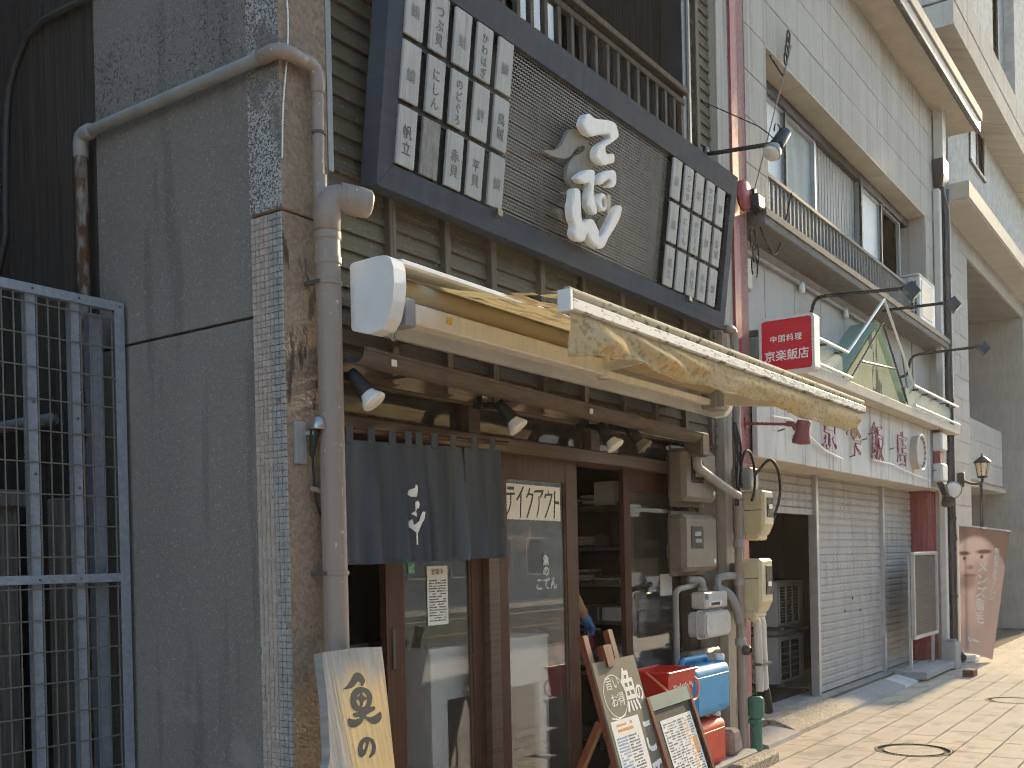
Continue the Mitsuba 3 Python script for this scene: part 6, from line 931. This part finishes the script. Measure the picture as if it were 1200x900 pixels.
P(ov, 'stay_wire', tube(bend([(7.72, 3.0, 4.3), (8.05, 2.98, 4.9), (8.55, 2.97, 5.75)], .3), .006, 6), 'm_wire', True)
P(ov, 'wire', tube([(7.74+.42*t, 3.0-.02*math.sin(t*3), 4.15-.65*t+.42*t*t) for t in np.linspace(0, 2.0, 30)], .007, 6), 'm_black', True)
P(ov, 'wire', tube([(8.2+.33*t, 3.03-.05*math.sin(t*3.1), 5.55-.12*math.sin(t*3.1)) for t in np.linspace(0, 1.0, 20)], .007, 6), 'm_black', True)
P(ov, 'coil', cat([tube([(8.55+.035*math.cos(t)+dx, 3.0, 5.78+.05*math.sin(t)+dz) for t in np.linspace(0, 6.3, 16)], .007, 6) for dx, dz in ((0, 0), (.02, .06), (-.03, -.08), (-.06, -.16))]), 'm_black', True)
P(ov, 'coil', cat([tube([(7.70+.06*math.cos(t)+dx, 3.0, 3.72+.09*math.sin(t)+dz) for t in np.linspace(-1, 4, 16)], .006, 6) for dx, dz in ((0, 0), (.03, .1), (-.02, .2))]), 'm_black', True)
for x0, z0, x1, z1, sag in ((11.35, 4.02, 11.7, 3.3, .0), (12.4, 4.02, 12.95, 3.15, .05), (13.0, 4.0, 13.05, 3.4, .12)): P(ov, 'wire', tube([(x0+(x1-x0)*t, 3.12, z0+(z1-z0)*t-sag*math.sin(3.14*t)) for t in np.linspace(0, 1, 12)], .008, 6), 'm_wire', True)
et2 = thing('electric_stack', 'column of grey electric boxes with a floodlight at the end of the fascia', 'electrical box')
for z in (2.70, 2.33): P(et2, 'box', box(13.30, 13.58, 2.86, 2.985, z, z+.22, .02), 'm_acwhite', 35)
P(et2, 'joint', box(13.36, 13.52, 2.90, 2.985, 2.55, 2.70), 'm_redlamp'); P(et2, 'joint', box(13.36, 13.52, 2.90, 2.985, 2.92, 3.0), 'm_redlamp'); P(et2, 'back_board', box(13.26, 13.66, 2.984, 2.99, 2.27, 2.96), 'm_greyplastic')
P(et2, 'lamp_arm', hull([(13.40, 2.88, 2.32), (13.56, 2.88, 2.32), (13.40, 2.96, 2.32), (13.56, 2.96, 2.32), (13.50, 2.84, 2.12), (13.60, 2.84, 2.12), (13.50, 2.9, 2.12), (13.60, 2.9, 2.12)]), 'm_blackmetal')
P(et2, 'floodlight', lathe([(0, -.08), (.05, -.07), (.11, .02), (.115, .04), (.10, .045)], (13.66, 2.84, 2.24), (-.75, -.5, -.3), 22), 'm_pipegrey', True); P(et2, 'bulb', lathe([(.0, .06), (.05, .055), (.10, .04)], (13.66, 2.84, 2.24), (-.75, -.5, -.3), 22), 'm_bulb', True); P(et2, 'floodlight', lathe([(0, -.08), (.04, -.07), (.08, .02), (.085, .04), (.0, .045)], (13.42, 2.84, 2.10), (-.5, -.4, -.7), 20), 'm_blackmetal', True)
P(et2, 'cable', tube(bend([(13.66, 2.86, 2.16), (13.8, 2.85, 1.85), (14.05, 2.87, 1.62)], .2), .009, 6), 'm_black', True)
# black rain pipe, white pipe, hopper
bp = thing('black_rain_pipe', 'tall black rain pipe with hopper at the end of the restaurant', 'drainpipe')
P(bp, 'pipe', tube(bend([(14.16, 2.95, 6.1), (14.16, 2.95, .30), (14.12, 2.90, .17), (14.02, 2.82, .12)], .12), .052, 16), 'm_blackpipe', True)
P(bp, 'hopper', hull([(13.86, 2.90, 6.42), (14.14, 2.90, 6.42), (13.86, 3.04, 6.42), (14.14, 3.04, 6.42), (13.86, 2.90, 6.22), (14.14, 2.90, 6.22), (13.92, 2.93, 6.08), (14.10, 2.93, 6.08), (13.92, 3.03, 6.08), (14.10, 3.03, 6.08)]), 'm_blackpipe'); P(bp, 'offset', tube(bend([(14.02, 2.97, 6.12), (14.02, 2.97, 6.0), (14.16, 2.95, 5.85), (14.16, 2.95, 5.7)], .08), .05, 12), 'm_blackpipe', True)
P(bp, 'top_pipe', box(13.92, 14.10, 2.92, 3.03, 6.40, 7.06), 'm_fascia')
for z in (5.0, 3.4, 1.9, .9): P(bp, 'clamp', lathe([(.053, -.02), (.062, -.018), (.062, .018), (.053, .02)], (14.16, 2.95, z)), 'm_blackmetal', True)
single('white_rain_pipe', box(13.86, 13.98, 2.96, 3.04, .1, 6.05, .01), 'm_fascia', 'square off white pipe standing close beside the black rain pipe', 'drainpipe')
pc = thing('poster_case', 'empty dark poster case with aluminium frame on the red end column', 'poster case')
P(pc, 'back', box(12.42, 13.55, 3.03, 3.05, .50, 1.45), 'm_darkframe'); P(pc, 'frame', cat([box(12.40, 13.57, 3.0, 3.04, 1.44, 1.48, .004), box(12.40, 13.57, 3.0, 3.04, .47, .51, .004), box(12.40, 12.445, 3.0, 3.04, .51, 1.44), box(13.525, 13.57, 3.0, 3.04, .51, 1.44)]), 'm_alu')
for i in range(26): P(pc, 'louvre', box(12.45, 13.52, 3.022, 3.0302, .520+.035*i, .550+.035*i), 'm_darkframe')
P(pc, 'post', box(13.50, 13.55, 3.05, 3.08, .1, 1.44), 'm_alu'); P(pc, 'post', box(12.43, 12.48, 3.05, 3.08, .1, 1.44), 'm_alu')
P(pc, 'plinth', box(12.3, 13.75, 2.86, 3.22, .03, .115, .006), 'm_kerbgrey')
cs = thing('concrete_foot', 'grey concrete block at the foot of the black rain pipe', 'concrete block'); P(cs, 'block', box(13.72, 14.05, 2.84, 3.02, .0, .34, .015), 'm_kerbgrey', 35); P(cs, 'collar', box(13.80, 13.97, 2.88, 2.98, .34, .37), 'm_greyplastic')
br = thing('loose_brick', 'single dark red brick lying on the pavement by the concrete block', 'brick'); P(br, 'body', box(12.98, 13.22, 2.50, 2.62, .0, .085, .006), 'm_brick', 35); P(br, 'mortar_scrap', box(13.02, 13.1, 2.52, 2.6, .085, .09, .002), 'm_kerbgrey')
# banner
bn = thing('street_banner', 'dusty pink vertical banner with a printed face and white lettering on a pole', 'banner')
P(bn, 'pole', tube([(14.86, 3.02, .02), (14.86, 3.02, 1.86)], .012, 8), 'm_white', True); P(bn, 'cross_pole', tube([(14.86, 3.10, 1.845), (14.86, 2.36, 1.72)], .009, 8), 'm_white', True)
P(bn, 'base', cat([box(14.68, 15.04, 2.80, 3.2, 0, .09, .02), tube([(14.86, 3.02, .08), (14.86, 3.02, .2)], .025)]), 'm_white')
def face(p, n, uv):
    z = (p.z-.10)/1.65; k = .62-.25*(1-z); u = (3.02-p.y)/k     # 0 at the pole, 1 at the free edge
    c = MIX(C3(.32, .245, .245), C3(.38, .30, .298), F(p.y*3., p.z*3., 1.))
    el = lambda cx, cz, rx, rz, s=.25: 1-SS(1-s, 1+s, dr.sqrt(dr.square((u-cx)/rx)+dr.square((z-cz)/rz)))
    skin = dr.maximum(el(.30, .80, .36, .19), el(.28, .62, .27, .16)); c = MIX(c, C3(.52, .41, .40), skin)
    c = MIX(c, C3(.40, .30, .285), el(.40, .70, .10, .06, .8)*.7)
    c = MIX(c, C3(.22, .145, .13), dr.maximum(el(.20, .585, .25, .07, .6)*.8, el(.5, .6, .10, .12, .8)*.5))
    hair = SS(.0, .05, z-.90+dr.square(u-.30)*.5-.06*u); c = MIX(c, C3(.16, .105, .095), hair*.9)
    for cx, cz, rx, rz, col, a in ((.13, .815, .13, .017, (.10, .06, .055), .9), (.56, .825, .16, .018, (.10, .06, .055), .9), (.14, .775, .07, .014, (.55, .46, .43), .7), (.14, .775, .035, .016, (.06, .04, .04), .95), (.52, .785, .09, .014, (.55, .46, .43), .7), (.52, .785, .038, .016, (.06, .04, .04), .95), (.26, .70, .075, .02, (.20, .13, .115), .8), (.27, .636, .16, .011, (.20, .105, .10), .9), (.27, .622, .11, .009, (.30, .17, .16), .8), (.22, .74, .03, .05, (.47, .34, .31), .6)):
        c = MIX(c, C3(*col), el(cx, cz, rx, rz, .45)*a)
    c = MIX(c, C3(.48, .375, .36), el(.25, .36, .36, .14, .6)*.7)
    return MIX(c, C3(.38, .28, .27), el(.30, .27, .12, .07, .9)*.6)
bs_cloth('m_banner', face, .3)
s_, t_ = np.meshgrid(np.linspace(0, 1, 30), np.linspace(0, 1, 50))
w = .62-.25*t_; Yb = 3.02-w*s_-.02; Zb = 1.81-.10*s_-1.66*t_-.02*t_*s_
BX = lambda s, t: 14.83+.03*np.sin(s*5+t*4)*t+.05*s*t
P(bn, 'cloth', grid(np.stack([BX(s_, t_), Yb, Zb], -1)), 'm_banner', True)
for s in (.05, .5, .95): P(bn, 'loop', box(14.85, 14.872, 3.0-.62*s-.02, 3.0-.62*s+.02, 1.80-.10*s-.02, 1.845-.125*s*.9), 'm_paper')
def onbanner(g, name):
    m = prism(g, .002, np.eye(4)); m = m.subdivide(); v = m.vertices.copy(); s, t = v[:, 0], v[:, 1]
    m.vertices = np.stack([BX(s, t)-.006-v[:, 2], 3.0-(.62-.25*t)*s, 1.81-.10*s-1.66*t-.02*t*s], 1); P(bn, name, m, 'm_paper')
def col(txt, x, y0, h, wd, fat=.0):
    out = []
    for i, c in enumerate(txt): out.append(affinity.translate(affinity.scale(GL[c].buffer(fat), wd, -h, origin=(0, 0)), x-wd/2, y0+h*(i+.85)))
    return unary_union(out)
onbanner(col('メンズ眉毛', .52, .25, .100, .26, .01), 'lettering'); onbanner(col('新感覚眉毛サロン', .80, .13, .052, .11), 'small_lettering')
def script_mark(): return unary_union([LineString([(.30, .885), (.26, .875), (.24, .89), (.26, .905), (.31, .90)]).buffer(.006)]+[LineString([(.33+.055*i, .89), (.345+.055*i, .882), (.355+.055*i, .897), (.38+.055*i, .886)]).buffer(.005) for i in range(4)])
onbanner(script_mark(), 'small_lettering')
# street lamp lantern on the grey building
ln = thing('wall_lantern', 'black carriage lantern on a wall bracket beside the banner', 'lamp')
LX, LY = 15.72, 2.86
P(ln, 'wall_plate', box(15.36, 15.42, 3.03, 3.12, 2.36, 2.56, .01), 'm_blackmetal'); P(ln, 'bracket', tube(bend([(15.40, 3.05, 2.45), (15.55, 2.96, 2.40), (LX, LY, 2.42), (LX, LY, 2.50)], .12), .018, 8), 'm_blackmetal', True)
P(ln, 'cage', cat([lathe([(.05, 0), (.075, .01), (.06, .03)], (LX, LY, 2.49), n=6)]+[tube([(LX+.062*math.cos(a), LY+.062*math.sin(a), 2.51), (LX+.095*math.cos(a), LY+.095*math.sin(a), 2.70)], .006, 5) for a in np.arange(6)*math.pi/3]), 'm_blackmetal')
P(ln, 'glass', lathe([(.058, 0), (.090, .19)], (LX, LY, 2.51), n=6), 'm_goldlamp'); P(ln, 'roof', lathe([(.115, 0), (.12, .015), (.06, .07), (.03, .09), (.012, .10), (.016, .12), (0, .15)], (LX, LY, 2.70), n=18), 'm_blackmetal', 30)
P(ln, 'post', tube([(LX, LY+.02, .0), (LX, LY+.02, 2.44)], .022, 10), 'm_blackmetal', True)
# ================================================================ grey building beyond
gb = thing('grey_office_building', 'grey stone office building with projecting bands and a dark recessed entrance', 'building')
def wallpanels(x0, x1, z0, z1, y=3.12, hh=.30, ww=.60, m_='m_tilewall', holder=gb):
    nz, nx = max(1, round((z1-z0)/hh)), max(1, round((x1-x0)/ww))
    for j in range(nz):
        for i in range(nx):
            a, b, c, d = x0+(x1-x0)*i/nx, x0+(x1-x0)*(i+1)/nx, z0+(z1-z0)*j/nz, z0+(z1-z0)*(j+1)/nz
            P(holder, 'wall_tile', box(a+.003, b-.003, y+rng.uniform(-.0015, .0015), y+.04, c+.003, d-.003), m_)
wallpanels(14.62, 16.3, 0, 6.05); wallpanels(16.3, 21.2, 5.75, 6.05, ww=.7)
P(gb, 'wall_core', box(14.60, 16.25, 3.165, 5.0, 0, 6.05), 'm_darkwall'); P(gb, 'wall_core', box(16.25, 21.3, 3.165, 5.0, 5.75, 6.1), 'm_darkwall'); P(gb, 'recess_jamb', box(16.2, 16.30, 3.13, 8.0, 0, 5.75), 'm_tilewall')
P(gb, 'recess_back', box(16.3, 21.3, 8.0, 8.1, 0, 5.75), 'm_tilewall'); P(gb, 'recess_side', box(21.2, 21.5, 3.12, 8.0, 0, 6.05), 'm_tilewall'); P(gb, 'recess_ceiling', box(16.25, 21.3, 5.0, 8.1, 5.75, 5.9), 'm_tilewall')
for j in range(3):
    for i in range(7): P(gb, 'parapet_tile', box(16.45+.6*i+.004, 16.45+.6*(i+1)-.004, 3.42, 3.46, 2.62+.33*j+.003, 2.62+.33*(j+1)-.003), 'm_tilewall')
P(gb, 'parapet', box(16.3, 20.7, 3.462, 3.62, 2.60, 3.61), 'm_tilewall'); P(gb, 'recess_floor', box(16.3, 21.2, 3.46, 8.0, 2.52, 2.60), 'm_tilewall')
w = P(gb, 'recess_window', cat([box(16.35, 16.45, 4.2, 4.25, 3.6, 5.6), box(17.2, 17.3, 4.2, 4.25, 3.6, 5.6)]), 'm_alu'); P(w, 'pane', box(16.45, 17.2, 4.22, 4.225, 3.6, 5.6), 'm_glassdark')
P(gb, 'lower_band', box(14.45, 30, 2.72, 3.2, 6.05, 6.26), 'm_tan'); P(gb, 'band_soffit', box(14.47, 30, 2.74, 3.3, 6.03, 6.05), 'm_panel')
P(gb, 'upper_wall', box(15.2, 16.62, 3.12, 6, 6.26, 7.95), 'm_rough'); P(gb, 'upper_wall', box(17.72, 30, 3.12, 6, 6.26, 7.95), 'm_rough'); P(gb, 'upper_wall', box(16.62, 17.72, 3.12, 6, 6.26, 7.27), 'm_rough'); P(gb, 'upper_wall', box(16.62, 17.72, 3.14, 6, 7.27, 8.0), 'm_darkwall')
w = P(gb, 'upper_window', cat([box(16.62, 16.68, 3.10, 3.139, 7.27, 7.95), box(17.15, 17.21, 3.10, 3.139, 7.27, 7.95), box(17.66, 17.72, 3.10, 3.139, 7.27, 7.95), box(16.60, 17.74, 3.08, 3.139, 7.24, 7.285)]), 'm_darkframe'); P(w, 'pane', box(16.68, 17.15, 3.12, 3.125, 7.285, 7.95), 'm_letter'); P(w, 'pane', box(17.21, 17.66, 3.12, 3.125, 7.285, 7.95), 'm_glassdark')
P(gb, 'end_wall', box(15.16, 15.2, 3.13, 3.75, 6.3, 8.6), 'm_darkwall'); P(gb, 'end_pipe', tube([(15.1, 3.80, 6.5), (15.1, 3.80, 8.6)], .06, 12), 'm_alu', True)
P(gb, 'setback_wall', box(15.2, 15.4, 3.75, 6, 6.3, 8.6), 'm_rough')
P(gb, 'upper_band', box(13.6, 30, 2.70, 6, 7.92, 8.22), 'm_stone'); P(gb, 'band_groove', box(13.62, 30, 2.715, 6, 8.22, 8.25), 'm_darkframe'); P(gb, 'parapet_band', box(13.6, 30, 2.70, 6, 8.25, 8.62), 'm_stone')
P(gb, 'top_wall', box(13.6, 17.2, 2.86, 6, 8.62, 14), 'm_rough'); P(gb, 'top_wall', box(18.75, 30, 2.80, 6, 8.62, 14), 'm_rough'); P(gb, 'top_wall', box(17.2, 18.75, 2.95, 6, 8.62, 14), 'm_darkwall')
w = P(gb, 'top_window', cat([box(17.25, 17.30, 2.90, 2.949, 8.9, 13), box(17.9, 17.95, 2.90, 2.949, 8.9, 13)]), 'm_darkframe'); P(w, 'pane', box(17.30, 17.9, 2.93, 2.935, 8.9, 13), 'm_glassdark')
P(gb, 'far_wall', box(21.5, 30, 3.0, 6, 0, 6.05), 'm_tilewall'); P(gb, 'roof', box(13.5, 30.2, 2.7, 9, 14, 14.2), 'm_gutter')
# ================================================================ across the street (seen in the glass)
for k, (x0, x1, h, m_, lab) in enumerate(((-30, -12, 9, 'm_tilewall', 'grey tiled block across the street, far behind'), (-12, -2, 7, 'm_stone', 'stone faced low house across the street'), (-2, 9, 10, 'm_rough', 'rough rendered block straight across the street'), (9, 20, 6.5, 'm_panel', 'pale panelled house across the street'), (20, 34, 9, 'm_tilewall', 'grey tiled block across the street, far ahead'), (34, 60, 8, 'm_stone', 'long stone block across the street, further ahead'), (60, 100, 10, 'm_tilewall', 'tallest tiled block across the street, at the far end'))):
    o = thing('opposite_building', lab, 'building'); P(o, 'wall', box(x0, x1-.05, -22, -15, 0, h), m_); P(o, 'roof', box(x0-.1, x1, -22.1, -14.8, h, h+.2), 'm_gutter')
    for i in range(int((x1-x0)/2.2)):
        for j in range(int(h/3)):
            x, z = x0+.7+2.2*i, .9+2.9*j
            q = P(o, 'window', box(x, x+1.3, -15.01, -14.96, z, z+1.4), 'm_alu'); P(q, 'pane', box(x+.06, x+1.24, -14.955, -14.95, z+.06, z+1.34), 'm_darkwall')
# ================================================================ inside the shop
pk = thing('planter_counter', 'white lattice patterned counter with plants on top behind the left door glass', 'counter')
P(pk, 'front', prism(sbox(4.02, .1, 5.1, 1.04).difference(sbox(4.15, .05, 5.0, .79)), .03, fr((0, 3.33, 0))), 'm_lattice'); P(pk, 'side', box(4.02, 4.05, 3.33, 3.9, .1, 1.04), 'm_lattice'); P(pk, 'top', box(4.01, 5.11, 3.295, 3.9, 1.04, 1.06, .004), 'm_white')
r = random.Random(6); ms = []
for k in range(260):
    x, y = r.uniform(4.06, 4.6), r.uniform(3.36, 3.7); a = r.uniform(0, 6.3); h = r.uniform(.06, .2); l = r.uniform(.05, .11)
    b = np.array([x, y, 1.06+h*.3]); t = b+np.array([math.cos(a)*l*.6, math.sin(a)*l*.6, h*.6]); s = np.array([-math.sin(a), math.cos(a), 0])*.008
    ms.append(TM([b-s, b+s, t, (b+t)/2+s*1.6, (b+t)/2-s*1.6], [[0, 1, 3], [0, 3, 4], [4, 3, 2]]))
ptr = thing('counter_plant', 'low green plant growing on top of the lattice counter', 'plant'); P(ptr, 'leaves', cat(ms), 'm_leaf'); P(ptr, 'trough', box(4.05, 4.65, 3.34, 3.74, 1.06, 1.09), 'm_darkframe')
sf = thing('kitchen_shelf', 'tall steel shelf crowded with boxes and trays behind the open doorway', 'shelf')
for z in (.12, .62, 1.0, 1.28, 1.55, 1.86): P(sf, 'board', box(6.72, 7.18, 3.34, 4.9, z, z+.025), 'm_steel')
for x, y in ((6.72, 3.34), (7.15, 3.34), (6.72, 4.87), (7.15, 4.87)): P(sf, 'post', box(x, x+.03, y, y+.03, .1, 2.3), 'm_steel')
r = random.Random(9); mm_ = ['m_paper', 'm_white', 'm_cream', 'm_greyplastic', 'm_black', 'm_steel', 'm_brownbox', 'm_gutter', 'm_tan']
for z in (.645, 1.025, 1.305, 1.575, 1.885):
    y = 3.40
    while y < 4.8:
        w = r.uniform(.07, .26); h = r.uniform(.05, .22 if z > 1.5 else .20); d = r.uniform(.2, .36)
        if r.random() < .4:
            n_ = r.randint(2, 5)
            for i in range(n_): single('stored_tray', box(6.74+r.uniform(0, .04), 6.74+d, y, y+w, z+i*.022, z+i*.022+.017, .002), r.choice(mm_), 'flat tray or box lying in a pile on the kitchen shelf', 'tray', group='trays piled on the kitchen shelf')
        else: single('stored_box', box(6.74, 6.74+d, y, y+w, z, z+h, .004), r.choice(mm_), 'tub or box standing on the kitchen shelf behind the doorway', 'box', group='boxes on the kitchen shelf')
        y += w+r.uniform(.008, .05)
wt = thing('work_table', 'low work table with pink box inside the doorway', 'table'); P(wt, 'top', box(5.95, 6.6, 3.75, 4.4, .80, .83), 'm_steel')
for x, y in ((5.97, 3.77), (6.55, 3.77), (5.97, 4.36), (6.55, 4.36)): P(wt, 'leg', box(x, x+.03, y, y+.03, .1, .8), 'm_steel')
px_ = thing('pink_tray', 'deep pink plastic tray on the work table inside the doorway', 'tray'); P(px_, 'tray', box(6.0, 6.5, 3.80, 4.15, .832, .94, .012), 'm_pinkbox'); P(px_, 'rim', box(5.985, 6.515, 3.785, 4.165, .93, .945, .004), 'm_pinkbox')
kb = thing('cook_stove', 'dark stove with steel pot in the window behind the left door', 'stove'); P(kb, 'body', box(3.16, 3.55, 3.55, 4.2, .1, .95, .01), 'm_black'); P(kb, 'pot', lathe([(0, 0), (.15, 0), (.16, .25), (.165, .26), (.15, .26), (.14, .02), (0, .02)], (3.36, 3.8, .95), n=24), 'm_steel', 40); P(kb, 'card', box(3.42, 3.52, 3.53, 3.535, 1.12, 1.22), 'm_paper')
# person at work inside
def chain(js):
    out = None
    for (a, ra), (b, rb_) in zip(js, js[1:]):
        pts = np.vstack([ball(a, (ra,)*3, 2).vertices, ball(b, (rb_,)*3, 2).vertices]); h = m3.Manifold.hull_points(pts); out = h if out is None else out+h
    return out
def body(parts, ln=.02, it=8):
    m = parts[0]
    for q in parts[1:]: m = m+q
    q = m.refine_to_length(ln).to_mesh(); t = trimesh.Trimesh(q.vert_properties[:, :3], q.tri_verts, process=True); trimesh.smoothing.filter_taubin(t, iterations=it); return t
pe = thing('person', 'person in dark clothes behind the door, bare forearm and blue glove reaching into the doorway', 'person')
hx, hy = 5.36, 3.72
torso = chain([((hx, hy, .98), .155), ((hx, hy, 1.18), .145), ((hx+.01, hy-.01, 1.38), .165), ((hx+.02, hy-.01, 1.46), .10), ((hx+.03, hy-.02, 1.55), .055)])
sh_ = chain([((hx-.04, hy+.20, 1.42), .07), ((hx+.03, hy-.02, 1.44), .10), ((hx+.07, hy-.20, 1.42), .07)])
la = chain([((hx-.04, hy+.20, 1.42), .068), ((hx+.06, hy+.27, 1.16), .052)]); ra = chain([((hx+.07, hy-.20, 1.42), .068), ((5.60, 3.46, 1.30), .054)])
legs = [chain([((hx, hy+s*.09, .96), .115), ((hx+.02, hy+s*.10, .56), .075), ((hx-.02, hy+s*.10, .17), .052)]) for s in (-1, 1)]
P(pe, 'clothes', body([torso, sh_, la, ra]+legs), 'm_shirt', True)
P(pe, 'forearm', body([chain([((5.59, 3.46, 1.305), .046), ((5.655, 3.455, 1.245), .047), ((5.735, 3.45, 1.165), .037), ((5.775, 3.45, 1.125), .030)])], .012, 6), 'm_skin', True)
P(pe, 'forearm', body([chain([((hx+.05, hy+.27, 1.18), .046), ((hx+.25, hy+.20, 1.08), .032), ((hx+.33, hy+.18, 1.06), .04)])], .014, 6), 'm_skin', True)
hand = [chain([((5.770, 3.45, 1.13), .030), ((5.80, 3.45, 1.095), .036), ((5.822, 3.45, 1.068), .033)])]
for k, (dy, ln_) in enumerate(((-.028, .9), (-.010, 1.05), (.010, 1.0), (.028, .8))): hand.append(chain([((5.822, 3.45+dy, 1.07), .0105), ((5.846, 3.45+dy*1.1, 1.07-.030*ln_), .0098), ((5.848, 3.45+dy, 1.07-.058*ln_), .009), ((5.834, 3.45+dy, 1.07-.075*ln_), .008)]))
hand.append(chain([((5.79, 3.42, 1.09), .013), ((5.80, 3.405, 1.055), .011), ((5.818, 3.418, 1.025), .009)]))
P(pe, 'glove', body(hand, .006, 4), 'm_glove', True)
hd = body([chain([((hx+.03, hy-.02, 1.52), .055), ((hx+.05, hy-.02, 1.60), .062)]), m3.Manifold.hull_points(np.vstack([ball((hx+.05, hy-.02, 1.68), (.095, .078, .10), 2).vertices, ball((hx+.09, hy-.02, 1.615), (.05, .05, .05), 2).vertices])), chain([((hx+.145, hy-.02, 1.675), .012), ((hx+.16, hy-.02, 1.65), .015)]), chain([((hx+.04, hy-.10, 1.67), .014), ((hx+.04, hy-.10, 1.64), .012)]), chain([((hx+.04, hy+.06, 1.67), .014), ((hx+.04, hy+.06, 1.64), .012)])], .012, 4); P(pe, 'head', hd, 'm_skin', True)
P(pe, 'hair', hull(np.vstack([ball((hx+.035, hy-.02, 1.705), (.10, .084, .09), 2).vertices])), 'm_hair', True)
for dy in (-.03, .03): P(pe, 'eye', ball((hx+.136, hy-.02+dy, 1.675), (.006, .012, .006), 1), 'm_paper')
P(pe, 'mouth', ball((hx+.138, hy-.02, 1.618), (.006, .02, .005), 1), 'm_redlamp')
for s in (-1, 1): P(pe, 'shoe', hull([(hx-.10, hy+s*.10-.045, .10), (hx-.10, hy+s*.10+.045, .10), (hx+.17, hy+s*.10-.04, .10), (hx+.17, hy+s*.10+.04, .10), (hx-.08, hy+s*.10-.035, .19), (hx-.08, hy+s*.10+.035, .19), (hx+.03, hy+s*.10, .19), (hx+.15, hy+s*.10, .14)]), 'm_white')
kt = thing('steel_handle', 'steel pan handle held in the gloved hand', 'pan'); P(kt, 'handle', tube([(5.825, 3.36, 1.035), (5.825, 3.55, 1.03)], .009, 8), 'm_steel', True); P(kt, 'pan', lathe([(0, 0), (.10, 0), (.12, .05), (.124, .05), (.105, -.004), (0, -.004)], (5.83, 3.66, .99), n=24), 'm_steel', True); P(kt, 'stem', tube([(5.825, 3.45, 1.03), (5.825, 3.45, .97)], .006, 6), 'm_steel', True)
# plant by the white pipes
vp = thing('creeper_plant', 'small green creeper growing behind the white pipes at the doorway', 'plant'); r = random.Random(2)
for k in range(46):
    c = np.array([7.95+r.uniform(-.05, .10), 3.16+r.uniform(-.05, .05), r.uniform(.35, 1.1)]); a = r.uniform(0, 6.3); s = r.uniform(.03, .055); u = np.array([math.cos(a), math.sin(a)*.6, r.uniform(-.6, .3)]); u /= np.linalg.norm(u); v = np.cross(u, [r.uniform(-.4, .4), 1, .3]); v /= np.linalg.norm(v)
    P(vp, 'leaf', TM([c, c+u*s*.5+v*s*.42, c+u*s*.8+v*s*.2, c+u*s*1.1, c+u*s*.8-v*s*.2, c+u*s*.5-v*s*.42], [[0, 1, 5], [1, 2, 4], [1, 4, 5], [2, 3, 4]]), 'm_leaf')
P(vp, 'stem', tube([(7.97, 3.17, .1), (7.98, 3.16, .6), (7.97, 3.17, 1.1)], .005, 6), 'm_leaf')
wv = thing('white_riser_pipes', 'pair of white service pipes below the lower cream meter', 'pipe')
for x in (7.50, 7.60): P(wv, 'pipe', tube(bend([(x-.08, 2.98, 1.03), (x, 2.96, 1.0), (x, 2.95, .46)], .04), .030, 12), 'm_fascia', True)
P(wv, 'strap', box(7.44, 7.66, 2.91, 2.98, .66, .675), 'm_iron'); P(wv, 'thin_pipe', tube([(7.69, 3.0, .95), (7.69, 3.0, .33)], .014, 8), 'm_fascia', True); P(wv, 'black_hose', tube(bend([(7.60, 2.95, .47), (7.64, 2.95, .40), (7.68, 2.95, .28)], .05), .035, 10), 'm_black', True)
gpn = thing('green_standpipe', 'dark green standpipe at the corner of the terrace', 'pipe'); P(gpn, 'pipe', tube([(7.36, 2.93, .0), (7.36, 2.93, .30)], .045, 14), 'm_greenpipe', True); P(gpn, 'head', lathe([(.045, 0), (.062, .02), (.062, .14), (.045, .16), (0, .16)], (7.36, 2.93, .28), n=18), 'm_greenpipe', True); P(gpn, 'nut', lathe([(.05, 0), (.068, .005), (.068, .03), (.05, .035)], (7.36, 2.93, .24), n=6), 'm_greenpipe')
